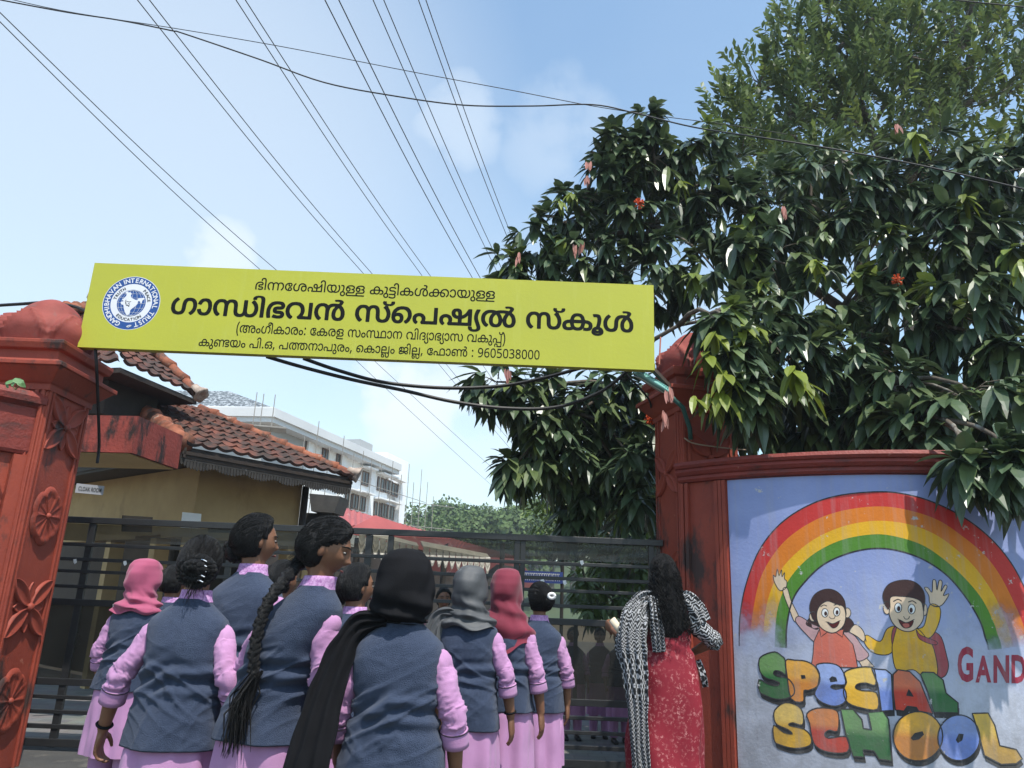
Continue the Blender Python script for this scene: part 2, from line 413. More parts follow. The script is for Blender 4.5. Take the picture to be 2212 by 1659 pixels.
-4,10,-5,18,115,17,-10,4,-3,4,-4,7,-3,15,2,15,5,10,6,6,13,4,9,-1,11,-3,7,-6,3,-4,1,-6,-2,-20,-6,-15,-5,-6,-9,-4,2,100,54,-51,112,-1,2,1,0,18,-2,2,-109,0,-12,3,-5,2,-3,5,
-1,7,3,7,7,4,11,1,81,1,13,4,11,7,5,6,5,11,1,10,-2,11,-7,12,-7,6,-5,3,0,1,7,5,8,10,3,12,-2,17,-8,12,-9,7,-12,5,-16,4,-21,1,-24,-1,-19,-4,-13,-5,-13,-7,-11,-11,-7,-10,
-6,-17,-1,-13,2,-12,3,-11,8,-12,9,-7,10,-5,12,-1,8,1,6,0,10,4,8,6,5,7,6,12,1,10,-1,9,-3,11,-4,6,-9,7,-9,4,-12,2,-16,-3,0,2,11,7,10,5,25,5,21,0,18,-3,8,-3,5,-4,
4,-7,1,-9,-2,-6,-4,-5,-10,-5,-17,-1,-2,-3,1,-17,1,-1,12,0,12,-3,5,-2,5,-5,2,-8,0,-4,-2,-8,-4,-3,-9,-5,-15,-1,-76,-1,-9,-2,-8,-4,-7,-6,-4,-6,-2,-9,0,-15,2,-8,4,-6,6,-5,8,-4,
10,-3,15,52,47,-9,2,-7,6,-4,11,-1,9,4,4,8,5,8,2,7,0,9,-5,4,-5,1,-7,-1,-8,-4,-8,-6,-4,1,58,49,-3,4,1,11,15,-1,3,-14,11,-7,9,-4,9,-4,18,1,21,8,16,4,6,10,8,12,
6,15,2,16,-2,14,-6,8,-8,7,-10,4,-12,2,-18,-1,-9,-3,-12,-9,-15,-16,-15,9,-16,2,-1,105,0,1,1,0,140,-1,1,-21,0,-2,-1,0,-118,-1,-2,-55,0,11,20,4,9,2,21,0,12,-4,18,-6,12,-7,10,-11,
10,-14,7,-15,4,-16,1,-12,-1,-8,0,-15,-5,-13,-6,-11,-9,-9,-11,-8,-18,-3,-20,2,-22,4,-14,8,-15,11,-13,2,88,65,-4,17,0,12,4,9,5,9,7,6,11,4,12,2,19,1,26,3,12,2,7,4,8,7,6,11,
6,11,3,17,0,16,-5,12,-7,8,-7,4,-7,-12,5,-12,2,-13,-2,-12,-4,-11,-10,-7,-11,-4,-11,-2,-15,1,-15,4,-12,3,-5,4,-6,10,-9,14,-6,16,-1,14,1,12,5,7,5,4,4,6,7,6,14,3,15,1,15,-2,
18,-4,15,-6,13,-13,15,-8,7,-15,8,-14,4,-18,1,-15,-1,-15,-3,-16,-8,-15,-14,-7,-13,-4,-15,-2,-45,-4,-14,-2,-4,-8,-6,-6,-2,-9,-2,-9,2,-8,3,-8,8,-6,10,-4,17,-1,10,1,11,4,16,9,17,16,15,0,
1,-3,5,-9,11,-3,1,-23,-23,-7,-10,-5,-12,-4,-17,-1,-10,2,-24,5,-18,10,-16,11,-8,7,-4,11,-4,19,192,17,-9,3,-6,6,-3,6,-2,9,1,19,5,12,5,5,13,5,11,-1,10,-4,6,-4,4,-5,1,-3,-1,-18,
-4,-14,-4,-7,-5,-5,-12,-5,3,68,32,-3,2,1,11,14,-9,11,-4,7,-2,9,2,9,2,6,7,8,8,4,6,1,15,-2,7,-5,5,-9,2,-7,0,-12,-3,-8,-7,-10,5,-12,3,-4,188,1,1,1,0,139,-2,1,-21,0,
-1,-1,-11,-20,-9,-12,-9,-10,-9,-7,-7,-4,-14,-6,-1,1,0,26,-2,12,-5,10,-7,7,-10,5,-11,2,-15,-1,-12,-4,-11,-10,-6,-12,-1,-15,2,-11,3,-9,7,-8,12,-9,15,-5,17,-2,0,-37,-60,0,5,15,0,15,-5,15,
-7,9,-10,7,-13,5,-15,2,-15,-2,-14,-4,-11,-10,-7,-10,-4,-12,0,-17,1,-6,4,-7,10,-15,10,188,19,-1,2,0,36,2,2,17,5,14,7,15,14,10,14,1,-3,0,-76,15,158,78,-13,3,-6,5,-5,6,-2,7,0,11,
3,7,4,3,7,2,8,-1,3,-2,4,-6,2,-17,0,-16,-1,-2,1,102,231,-4,21,1,16,6,3,3,10,8,8,12,7,22,2,17,-1,13,-4,20,-5,12,-8,11,-13,15,-8,6,-4,-1,-12,-15,1,-2,8,-6,6,-8,6,-8,
4,-10,4,-20,0,-19,-4,-12,-6,-12,-9,-8,-6,-3,-9,-2,-15,3,-7,5,-4,5,-3,6,-2,13,-1,39,-1,15,-3,9,-7,15,-9,9,-8,4,-10,3,-11,1,-15,-1,-12,-5,-9,-7,-5,-7,-2,-1,-14,14,-12,5,-15,2,-16,-1,
-9,-3,-9,-5,-12,-10,-11,-16,-3,-7,-3,-9,-2,-17,1,-18,4,-16,6,-14,7,-10,10,-11,8,-7,4,-2,14,14,1,3,-14,13,-7,11,-5,12,-3,12,-1,10,1,14,4,12,6,10,7,7,10,6,17,0,7,-2,6,-5,8,-12,
2,-13,0,-89,2,-2,21,0,2,2,0,86,2,12,2,8,5,8,7,6,12,2,12,-2,8,-6,4,-7,2,-8,2,-15,0,-42,3,-12,5,-12,9,-11,11,-7,13,-4,1,54,53,-4,16,0,17,5,10,7,10,12,5,10,3,11,
3,15,1,15,-3,22,-6,20,-5,9,-8,9,-9,6,-7,3,-20,3,-13,-1,-17,-7,-9,-7,-8,-9,-6,-12,-3,-8,1,-3,3,-2,19,-3,4,8,6,12,7,7,7,3,9,1,9,-1,9,-6,6,-7,5,-12,3,-18,0,-16,-2,-12,
-1,-9,-5,-10,-7,-9,-9,-4,-6,-2,-12,1,-8,4,-6,6,-9,20,-1,1,-21,-4,-2,-2,5,-16,11,-15,5,-5,11,-6,10,-4,1,30,17,-1,22,-1,2,2,0,146,-1,24,-4,13,-4,10,-9,10,-8,5,-12,4,-22,0,-12,-4,
-9,-6,-7,-8,-6,-12,-1,-11,0,-12,3,-4,21,4,1,2,-1,12,3,9,5,5,9,4,10,0,6,-2,5,-4,5,-11,3,-24,0,-150,2,35,17,-1,21,-1,3,2,0,146,-3,21,-3,12,-3,7,-6,8,-10,8,-14,6,-15,4,
-27,0,-12,-4,-9,-6,-7,-7,-2,-4,-2,-6,-1,-11,1,-6,3,-9,7,-7,7,-5,8,-3,4,-1,18,1,9,3,8,6,4,7,3,7,0,19,5,-3,7,-10,3,-11,2,-12,0,-150,16,-41,164,-6,3,-3,4,-1,6,1,5,3,
4,4,4,8,3,4,0,5,0,3,-5,2,-9,-1,-6,-3,-6,-4,-3,-8,-1,2,47,35,-58,7,0,10,1,11,4,9,7,8,9,3,9,2,11,0,9,-1,7,-6,14,-8,8,-7,5,-8,3,-1,2,8,31,4,23,1,19,-4,
18,-4,8,-5,5,-12,6,-11,2,-19,-1,-8,-2,-2,-1,5,-17,2,-2,9,2,12,-1,3,-1,5,-5,4,-17,-1,-18,-3,-18,-8,-30,-2,-2,-13,-4,-9,-6,-6,-7,-6,-14,-2,-15,2,-10,2,-8,10,-13,9,-6,9,-4,16,39,-39,
-9,2,-7,5,-5,7,-2,8,1,13,5,9,8,5,9,2,9,-2,7,-5,5,-7,2,-11,-2,-11,-5,-8,-7,-5,3,46,34,-58,8,0,10,1,11,4,9,7,8,9,3,9,2,11,0,9,-1,7,-6,14,-8,8,-7,5,-8,3,
-1,2,8,31,4,23,1,19,-4,18,-4,8,-5,5,-12,6,-11,2,-18,-1,-9,-2,-2,-1,5,-17,2,-2,16,2,8,-2,4,-4,5,-12,0,-18,-4,-24,-8,-30,-2,-2,-4,0,-12,-5,-9,-8,-5,-7,-5,-14,0,-19,5,-14,8,-10,
7,-5,6,-3,17,33,-39,-9,3,-8,7,-4,9,0,8,6,-7,6,-4,12,-3,7,0,5,1,9,4,7,8,1,-1,0,-6,-6,-11,-11,-7,-9,-2,13,34,-6,-6,3,-2,2,-2,5,1,4,5,4,13,0,5,-1,3,-2,2,-4,
-1,-4,-6,-5,-4,-2,2,64,56,-4,13,0,9,3,6,2,9,8,7,11,3,10,0,21,-4,12,-4,6,-4,4,-9,6,-9,3,-16,1,-8,-1,-13,-5,-1,1,5,12,8,12,12,10,16,8,17,2,13,-1,15,-6,6,-4,5,-4,
7,-11,5,-13,1,-15,0,-9,-4,-15,-5,-9,-5,-8,-15,-13,0,-3,11,-14,2,-1,4,3,19,16,7,11,6,11,4,16,1,10,0,21,-4,14,-7,15,-11,12,-7,6,-14,7,-9,2,-25,3,-17,-1,-12,-3,-19,-9,-10,-8,-13,-14,
-8,-15,-4,-13,-2,-26,2,-16,5,-15,8,-12,10,-8,13,-6,17,55,16,-10,5,-5,5,-6,10,-2,9,0,6,1,2,7,5,11,4,6,1,10,-2,7,-5,4,-6,2,-15,-3,-9,-4,-5,-9,-5,3,66,85,-4,21,0,12,4,5,
2,4,3,8,8,3,8,2,6,-1,14,-4,9,-4,4,-10,8,-15,3,-15,-1,-10,-4,-7,-6,-4,-6,-3,-9,-1,-9,2,-10,-1,-1,-10,5,-6,4,-5,5,-7,11,-4,10,-1,12,1,20,5,12,6,9,11,8,12,5,-1,-13,0,
-8,3,-9,7,-8,9,-5,7,-3,14,0,7,0,9,4,6,4,6,7,4,9,1,7,-2,14,-3,7,-7,7,-9,6,-11,3,-18,1,-12,-1,-16,-2,-15,-6,-14,-8,-11,-10,-7,-12,-6,-17,-2,-13,2,-23,6,-16,7,-12,10,-10,13,
-8,15,-6,15,-3,15,93,15,-4,5,-2,9,1,6,3,6,5,3,4,2,5,0,5,-2,4,-3,3,-6,0,-6,-3,-6,-8,-7,-9,-2,14,102,93,-5,1,-4,4,-4,6,-1,6,3,9,3,5,11,-1,9,-5,3,-4,1,-7,0,
-5,-4,-6,-3,-2,1,32,-32,147,15,0,13,4,9,6,9,9,4,11,1,10,-2,17,-3,2,-18,-4,-1,-1,2,-11,-1,-7,-2,-6,-5,-6,-11,-4,-12,0,-10,4,-4,4,-3,6,-1,12,2,8,-1,1,-19,4,-2,-1,-2,-12,0,
-7,1,-11,4,-9,7,-8,10,-7,9,-3,3,133,56,-4,7,0,14,2,7,3,10,8,5,8,4,10,1,14,-1,13,-4,9,-5,8,-10,8,-3,1,-13,3,-11,0,-7,-1,-15,-5,0,1,5,14,8,12,5,5,6,5,12,5,13,
3,14,0,7,-2,8,-3,5,-4,4,-5,5,-9,2,-13,0,-86,2,-2,21,0,2,2,0,92,4,13,7,10,8,5,6,2,12,0,7,-2,6,-4,7,-8,3,-10,2,-18,0,-80,2,-2,19,0,3,2,1,81,2,12,3,9,8,
10,11,7,11,3,11,0,11,-2,-12,-15,-7,-10,-6,-13,-3,-11,-2,-14,1,-15,5,-19,2,-4,6,-8,3,-4,6,-5,11,-4,15,-2,18,1,13,6,10,8,8,12,4,16,0,30,-2,14,-4,9,-10,18,-12,12,-7,6,12,15,5,
12,2,13,-2,11,-6,9,-8,6,-12,5,-20,1,-18,-4,-1,-1,-1,-3,5,-15,1,-1,14,2,11,0,7,-4,4,-6,1,-6,-2,-9,-5,-9,-7,-6,-12,4,-16,1,-14,-1,-12,-2,-19,-9,-12,-10,-6,7,-12,9,-12,5,-15,1,-14,
-1,-10,-4,-11,-7,-9,-9,-7,8,-17,9,-15,3,-13,1,-21,-2,-18,-7,-14,-9,-9,-9,-7,-9,-6,-15,-4,-17,0,-30,5,-19,9,-15,12,-10,11,-4,15,56,16,-11,5,-5,5,-6,13,-1,12,8,7,10,4,6,1,9,-1,8,-5,
4,-7,2,-12,-2,-11,-6,-7,-7,-4,20,314,17,-8,3,-4,3,-4,7,-4,14,0,19,3,14,9,18,11,14,3,2,3,-3,8,-7,6,-9,5,-12,4,-17,0,-19,-3,-11,-3,-7,-5,-5,-11,-5,2,99,202,-4,6,0,14,1,12,
5,10,9,8,13,4,12,1,15,-1,21,-3,12,-5,11,-9,16,-18,17,12,15,4,9,3,15,-1,6,-2,7,-5,8,-8,6,-10,4,-22,2,-19,-5,0,-4,4,-14,3,-1,12,2,12,0,7,-5,2,-3,1,-5,0,-10,-4,-8,-8,
-9,-19,4,-24,0,-12,-2,-12,-4,-11,-7,-7,-8,-2,1,-9,10,-6,4,-8,4,-10,2,-10,1,-18,-2,-16,-7,-13,-11,-8,-12,-7,-19,-2,-24,1,-11,3,-13,7,-17,7,-10,10,-11,10,-9,3,1,5,4,9,12,-14,13,-7,11,-4,
9,-4,16,0,23,4,12,3,6,3,4,7,7,10,6,6,1,11,0,7,-3,6,-5,5,-6,3,-6,1,-7,1,-95,2,-2,21,0,2,2,0,77,5,22,5,9,9,8,17,6,19,0,3,-2,-1,-1,-14,-18,-5,-8,-6,-13,-4,
-20,1,-22,5,-15,9,-14,9,-7,9,-4,20,201,16,-8,3,-4,3,-6,8,-3,12,-1,15,3,18,5,12,13,18,5,6,3,-2,8,-8,6,-9,6,-12,3,-14,1,-19,-3,-14,-4,-7,-4,-5,-10,-4,3,110,123,-4,19,1,14,6,
11,9,8,15,3,9,1,15,-1,17,-3,13,-7,17,-12,15,-5,4,11,4,19,1,15,0,12,-2,7,-3,-17,-24,-4,-9,-5,-16,-1,-18,2,-14,4,-13,8,-13,9,-8,11,-4,19,-2,14,1,10,4,14,11,6,11,5,16,1,20,
-2,18,-7,18,-9,13,-12,12,-8,5,14,18,4,9,3,13,-3,14,-7,11,-6,4,-9,4,-11,2,-18,-1,-12,-3,-2,-1,0,-3,4,-15,2,-1,14,2,11,0,7,-4,4,-7,1,-5,-1,-7,-4,-8,-10,-11,-27,6,-26,1,-31,-3,
-20,-6,-15,6,-15,2,-13,1,-17,-1,-16,-4,-14,-7,-9,-7,-10,-11,-7,-14,-4,-13,-2,-21,2,-17,4,-12,5,-10,9,-12,12,-12,8,-5,3,-1,11,13,2,5,-16,14,-10,16,-3,9,-1,9,0,10,1,11,5,13,8,10,4,4,
8,6,10,4,6,2,15,1,11,-1,4,-2,-14,-13,-6,-9,-6,-12,-5,-18,0,-26,5,-18,7,-11,4,-5,8,-6,6,-2,7,-3,19,121,16,-9,4,-4,4,-4,6,-4,15,0,20,4,16,5,10,12,13,8,5,3,-2,4,-4,7,
-8,6,-12,5,-20,0,-18,-4,-13,-6,-10,-11,-5,19,234,17,-8,3,-4,3,-5,7,-3,14,0,19,3,14,9,19,11,13,6,-3,7,-7,5,-6,7,-15,4,-15,0,-19,-3,-11,-4,-7,-4,-5,-11,-5,2,100,65,-4,17,0,12,4,
9,5,9,7,7,12,3,11,2,15,1,30,3,15,4,9,9,9,4,3,9,4,8,2,13,0,5,-2,-12,-14,-8,-11,-6,-14,-3,-12,-1,-7,1,-24,4,-15,8,-12,9,-8,11,-5,9,-2,12,0,13,1,12,5,11,9,5,9,
6,16,2,15,-1,17,-4,16,-6,15,-8,12,-11,12,-6,5,11,15,6,12,2,12,-4,13,-5,8,-5,5,-12,5,-23,2,-16,-4,-3,-1,0,-3,4,-15,3,-1,18,2,9,-2,5,-3,3,-8,0,-6,-2,-6,-3,-6,-7,-8,-18,3,
-24,0,-14,-2,-9,-4,-14,-10,-9,-10,-6,-12,-4,-15,-1,-38,-2,-15,-4,-9,-9,-7,-6,-2,-9,-2,-9,2,-9,4,-8,8,-3,6,-5,15,-2,15,1,11,3,13,5,12,5,8,16,15,-2,4,-10,12,-3,2,-18,-17,-12,-16,-6,-15,
-3,-14,-1,-10,2,-26,5,-16,10,-15,11,-9,15,-7,20,196,16,-8,4,-5,4,-4,6,-3,12,-1,15,3,18,5,12,12,18,6,6,3,-2,5,-4,5,-7,8,-15,5,-21,0,-15,-3,-14,-3,-7,-4,-5,-10,-4,1,46,7,-69,19,
1,10,4,10,6,9,10,4,11,1,7,0,14,-2,9,-20,58,-3,14,-1,12,1,10,4,18,8,20,7,13,-3,2,-22,-1,-9,-16,-6,-21,-3,-9,-1,-15,0,-18,4,-13,14,-39,6,-21,1,-14,-1,-7,-4,-8,-7,-4,-8,-2,-10,
0,-8,3,-5,5,-4,10,0,12,-1,3,-21,1,-2,-1,-2,-4,0,-8,3,-13,3,-8,7,-8,10,-8,11,-4,5,102,49,-4,12,0,10,1,14,5,9,5,12,-7,12,-4,9,0,19,1,14,5,15,13,8,12,6,20,1,13,1,
3,14,0,2,-1,0,-23,5,-19,7,-9,10,-9,13,-5,11,-1,15,0,12,4,11,9,5,7,4,8,1,18,-2,12,-3,8,-10,11,-11,6,-15,3,-24,1,-1,1,9,17,10,9,11,6,12,5,13,1,14,-1,18,-8,7,-6,7,
-9,6,-17,1,-13,-1,-9,-3,-15,-5,-9,-6,-8,-15,-13,1,-3,7,-9,4,-5,3,0,10,7,11,11,8,11,5,10,5,18,1,23,-1,9,-4,13,-5,11,-7,10,-13,11,-13,7,-15,4,-20,1,-10,-1,-18,-3,-17,-8,-17,-14,-10,
-13,-9,-20,-18,-1,-1,1,-2,11,-6,16,-5,9,-13,13,-10,6,-6,2,-18,2,-17,-2,-15,-7,-12,-11,-9,-15,-5,-19,-1,-5,-21,-2,-16,-5,-14,-8,-9,-11,-4,-11,-1,-12,2,-11,4,-9,7,-9,9,-5,13,-5,17,49,16,-8,3,
-6,5,-3,9,-1,9,4,9,6,5,8,4,13,2,8,1,1,-1,0,-6,3,-17,6,-15,-1,-1,-11,-5,-7,-2,17,125,16,-6,2,-7,3,-8,8,-5,12,-3,13,0,8,1,1,39,0,28,0,2,-1,0,-5,-2,-9,-3,-10,-3,
-8,-7,-8,-11,-4,16,248,17,-6,2,-4,3,-5,8,-4,18,1,14,2,1,13,0,12,-1,9,-4,8,-7,3,-10,-1,-12,-4,-8,-7,-4,-6,-1,13,97,83,-1,1,4,17,4,9,8,7,10,5,11,0,12,-2,6,-4,3,-3,7,
-13,4,-13,-1,-3,1,82,62,-64,26,0,13,3,17,8,10,10,4,12,1,15,-4,13,-10,12,7,6,6,11,1,10,0,11,-3,12,-4,6,-7,6,-10,5,-15,4,-38,2,-9,1,-9,4,-3,3,-2,5,-1,6,1,6,3,4,5,
5,11,4,12,2,18,-1,13,-3,27,-11,2,1,12,17,-2,2,-6,3,-22,8,-20,4,-24,1,-15,-1,-15,-5,-10,-6,-9,-10,-4,-8,-2,-17,2,-10,7,-11,9,-7,12,-5,21,-3,28,-1,11,-3,8,-5,3,-7,0,-8,-3,-9,-7,
-4,-6,-2,-10,-2,-71,0,-2,-1,0,-18,1,-2,67,0,15,2,6,-3,7,-6,3,-7,1,-6,-3,-9,-5,-6,-7,-4,-9,-2,-12,-1,-21,3,-18,5,-17,8,-3,-1,-10,-16,1,-3,17,-8,13,-4,2,142,56,-4,7,0,11,1,9,
4,7,5,9,11,5,16,0,15,-5,15,-5,8,-10,8,-10,3,-17,1,-7,-1,-15,-5,5,15,8,12,11,10,15,6,16,2,15,-2,13,-7,6,-8,3,-6,2,-13,0,-86,2,-2,21,0,2,2,0,92,4,13,3,5,4,5,8,
5,12,2,13,-2,10,-7,5,-9,1,-6,2,-18,0,-80,2,-2,19,0,3,2,0,60,2,15,4,15,8,14,12,10,9,4,10,3,15,1,11,0,15,-4,5,-5,3,-6,0,-5,-2,-3,-8,-2,-19,0,-15,-3,-12,-5,-7,-6,-4,
-9,0,-14,3,-7,7,-8,7,-3,7,-2,27,-2,10,-2,6,-4,0,-8,-4,-4,-7,-3,-20,-1,-10,2,-21,7,-9,-19,3,-2,25,-7,14,-1,12,0,10,0,11,4,9,4,6,7,5,9,0,12,-3,12,-7,7,-9,5,-12,2,-30,
2,-5,3,-2,5,2,4,5,3,12,1,24,1,14,4,6,6,3,5,2,7,0,8,-1,9,-6,10,-12,9,-10,5,-15,2,-15,1,-18,-1,-14,-3,-13,-6,-12,-8,-8,-9,-15,17,-6,4,-13,5,-15,1,-14,-1,-13,-6,-9,-6,-8,
-8,-7,8,-9,6,-11,4,-12,2,-12,1,-22,-2,-20,-8,-12,-8,-9,-9,-7,-9,-6,-14,-4,-18,0,-30,2,-12,4,-10,8,-12,9,-8,14,-6,15,56,16,-11,5,-5,5,-6,13,-1,12,8,7,10,4,6,1,9,-1,8,-5,4,-7,
2,-12,-2,-11,-6,-7,-7,-4,3,138,123,-4,19,1,14,5,11,10,8,15,3,9,1,15,-1,17,-3,13,-7,17,-12,15,-8,7,15,3,14,-1,10,-4,11,-10,6,-10,3,-15,1,-83,2,-2,19,0,3,2,0,84,3,11,4,10,
8,9,11,6,9,2,12,1,10,-1,4,-2,-13,-12,-8,-10,-6,-14,-4,-10,-2,-18,2,-18,4,-15,10,-13,9,-8,10,-4,21,-2,12,1,14,5,12,12,5,9,5,16,0,32,-4,15,-6,12,-12,16,-7,6,5,2,12,1,18,-2,
14,-6,9,-8,7,-12,5,-14,1,-13,0,-9,-3,-11,-6,-13,-12,-14,-8,-6,-1,-3,14,-16,15,12,8,7,7,11,8,16,2,11,1,10,-1,21,-2,11,-5,12,-9,13,-12,11,-14,7,-13,4,-21,1,-21,-2,-18,-5,-15,5,-11,1,
-25,0,-12,-2,-12,-5,-11,-7,-9,-9,-10,10,-9,6,-9,4,-11,3,-15,1,-12,-1,-16,-3,-11,-4,-22,7,-18,1,-18,-1,-15,-4,-14,-7,-11,-9,-12,-15,-7,-18,-2,-17,2,-21,4,-15,9,-16,10,-11,15,-12,3,-1,11,13,2,5,
-16,13,-6,10,-5,10,-3,9,0,16,1,11,5,12,7,10,13,11,16,6,15,1,14,-1,1,-2,-1,-1,-11,-11,-8,-10,-6,-12,-5,-20,0,-24,5,-19,10,-13,10,-8,12,-5,20,121,16,-9,4,-4,4,-4,6,-4,15,0,18,4,
18,6,12,8,11,7,6,2,1,4,-3,5,-5,7,-8,6,-12,5,-20,0,-18,-4,-13,-6,-10,-11,-5,17,307,17,-10,4,-7,9,-4,18,0,20,5,15,8,15,13,12,3,2,2,-2,9,-9,10,-19,4,-16,0,-24,-4,-12,-6,-8,
-11,-5,1,122,226,-4,15,0,15,5,10,7,8,8,6,-7,9,-7,17,-6,22,0,12,4,9,4,15,13,8,13,6,17,2,16,-1,18,-6,21,-4,9,-10,14,-17,17,-3,-1,-14,-15,1,-3,14,-13,10,-17,4,-18,-1,-22,-4,-14,
-5,-9,-8,-7,-14,-6,-6,-1,-7,2,-6,2,-7,4,-6,11,-3,9,-1,94,-1,2,-22,0,-1,-2,0,-85,-2,-14,-5,-12,-6,-6,-8,-3,-6,-2,-9,2,-7,3,-4,3,-6,12,-3,18,0,42,-4,15,-3,8,-4,7,-11,10,-12,5,
-9,1,-7,1,-14,-1,-10,-4,-11,-8,-5,-7,-2,-1,-14,14,-13,6,-14,1,-10,-1,-15,-3,-10,-5,-15,-14,-7,-12,-6,-16,-2,-17,1,-18,6,-21,4,-9,10,-13,17,-17,3,1,13,13,1,3,-1,1,-13,12,-7,11,-4,9,-4,16,
0,23,4,12,3,6,3,4,7,7,10,6,6,1,9,0,9,-3,6,-5,5,-6,3,-6,1,-7,1,-95,2,-2,22,1,1,1,0,86,2,15,3,7,7,9,10,5,12,0,9,-4,4,-4,5,-7,2,-8,2,-15,0,-42,3,-15,
4,-9,5,-7,10,-8,7,-4,1,94,46,-3,3,1,14,15,0,2,-15,13,-10,17,-4,18,0,18,4,16,5,9,7,8,8,5,6,2,11,1,10,-3,8,-7,6,-9,2,-15,0,-87,2,-2,21,0,2,1,1,91,1,9,3,8,
5,6,5,4,10,4,12,0,13,-5,8,-9,3,-11,1,-18,0,-78,2,-2,20,0,2,1,1,91,1,9,4,9,5,6,6,4,6,2,11,1,9,-2,7,-4,9,-9,5,-10,4,-10,1,-14,-1,-15,-7,-19,-12,-17,-10,-9,2,-3,
12,-13,2,0,10,8,13,14,10,20,5,19,1,18,-2,15,-5,17,-9,15,-13,11,-9,5,-10,3,-27,0,-14,-5,-10,-8,-6,-7,-6,7,-11,8,-10,4,-11,2,-18,-1,-13,-5,-11,-7,-7,-7,-14,13,-7,4,-12,3,-14,0,-12,-2,
-15,-6,-14,-11,-11,-16,-5,-17,-2,-22,1,-11,4,-16,5,-14,10,-13,1,84,62,-81,2,0,10,11,2,2,-9,11,-2,6,1,9,5,6,5,2,4,1,12,-1,5,-3,4,-5,1,-12,-6,-11,0,-3,5,-12,104,-1,2,1,1,218,
-3,2,-20,0,-1,-2,0,-117,-2,-2,-79,0,5,14,0,9,-1,12,-4,10,-7,9,-10,8,-13,5,-14,2,-16,-2,-14,-5,-9,-6,-7,-9,-5,-11,-2,-16,2,-12,6,-12,6,-8,11,-9,3,0,11,14,0,1,-6,6,-5,8,-4,13,
2,10,6,10,5,4,9,3,6,0,12,-2,7,-5,5,-8,2,-9,0,-10,-4,-11,-7,-9,4,-8,5,-6,100,0,2,-2,0,-56,-2,-1,-60,0,2,13,-1,8,-3,9,-7,8,-6,4,-7,3,-15,3,-14,-2,-9,-3,-7,-5,-7,-8,
-3,-8,-2,-10,2,-11,3,-7,4,79,52,-85,14,0,10,3,8,6,7,13,1,12,-2,11,-4,9,-4,4,-7,5,-9,2,-15,0,-8,-3,-1,1,4,7,6,6,8,5,10,2,11,0,7,-2,6,-2,7,-7,4,-14,1,-24,3,-10,
5,-9,10,-10,15,-5,14,-1,15,3,9,3,7,6,10,13,3,10,2,14,-3,18,-5,12,-3,4,1,1,9,0,1,2,0,138,-3,2,-19,0,-3,-2,0,-102,0,-15,-2,-2,-132,0,-1,2,0,32,1,1,96,0,1,2,0,34,
-3,18,-5,12,-11,11,-13,8,-15,3,-27,0,-18,-5,-14,-9,-8,-9,-5,-11,-3,-13,-1,-11,0,-84,2,-2,15,1,1,-2,-6,-6,-6,-16,-2,-14,1,-10,4,-15,5,-9,9,-8,8,-3,16,55,-68,-6,2,-3,3,-4,6,-2,8,0,
4,2,3,6,2,7,2,8,-1,4,-2,3,-5,1,-5,-1,-7,-2,-5,-5,-4,16,142,-65,-7,5,-4,6,-2,8,-1,25,-3,9,-6,11,32,-1,9,0,10,-13,5,-12,1,-15,-3,-9,-6,-9,-8,-5,-8,-1,14,40,75,-1,2,0,
10,4,18,5,8,7,5,14,4,15,0,13,-4,6,-4,6,-10,3,-9,1,-15,-1,-5,3,184,54,-51,289,-1,2,1,0,18,-2,2,-109,0,-12,3,-8,5,-2,5,2,9,5,4,7,3,80,0,21,4,8,5,8,8,4,6,2,
7,1,8,-3,15,-6,9,-7,6,-5,3,0,1,10,8,5,7,2,8,1,7,-2,12,-6,12,-14,10,-10,5,-15,3,-23,1,-15,-1,-12,-1,-16,-4,-12,-5,-14,-7,-9,-9,-8,-11,-5,-14,0,-19,0,-8,5,-13,7,-11,7,-6,9,
-5,15,-2,14,1,10,4,10,8,4,6,5,11,0,6,0,15,-4,10,-6,7,-6,5,-9,4,-13,2,-16,-3,0,2,5,3,14,8,13,4,15,2,21,0,15,-2,11,-4,6,-6,3,-8,-1,-11,-7,-8,-10,-3,-16,-2,0,-17,1,
-2,16,-1,8,-2,6,-3,5,-7,2,-7,-1,-6,-3,-6,-6,-5,-11,-2,-55,-1,-30,-1,-12,-4,-8,-4,-8,-10,-3,-8,0,-10,2,-13,-133,0,-12,3,-5,2,-3,5,-1,7,3,7,6,3,12,2,72,0,16,3,12,5,7,6,6,
10,3,11,-2,15,-5,10,-9,8,-5,3,0,1,7,5,7,9,4,13,-2,17,-8,12,-9,7,-12,5,-16,4,-21,1,-17,-1,-26,-4,-13,-5,-13,-7,-11,-11,-8,-12,-5,-15,0,-21,4,-15,8,-12,10,-8,9,-4,12,-1,17,2,7,
3,8,6,7,10,4,9,1,12,-4,18,-8,10,-5,3,-9,4,-13,2,-16,-3,4,5,8,4,13,6,22,4,21,0,15,-2,11,-4,6,-5,3,-6,1,-9,-2,-6,-5,-6,-9,-4,-17,-1,-1,-1,-1,-17,2,-3,17,0,12,-5,5,
-7,2,-10,-4,-9,-3,-4,-8,-3,-15,-1,-70,0,-15,-3,-12,-8,-7,-8,-2,-8,-1,-9,1,-7,2,-8,6,-7,10,-7,12,-4,15,52,47,-9,2,-7,6,-4,11,-1,9,4,4,8,5,8,2,7,0,9,-5,4,-5,1,-7,-1,-8,
-4,-8,-6,-4,16,229,47,-10,3,-6,5,-4,11,-1,6,0,3,5,5,7,4,6,2,9,0,6,-3,5,-5,2,-6,0,-12,-4,-6,-6,-5,2,121,231,-4,7,0,20,2,199,1,1,1,0,84,-3,20,-5,13,-7,8,-10,8,-13,
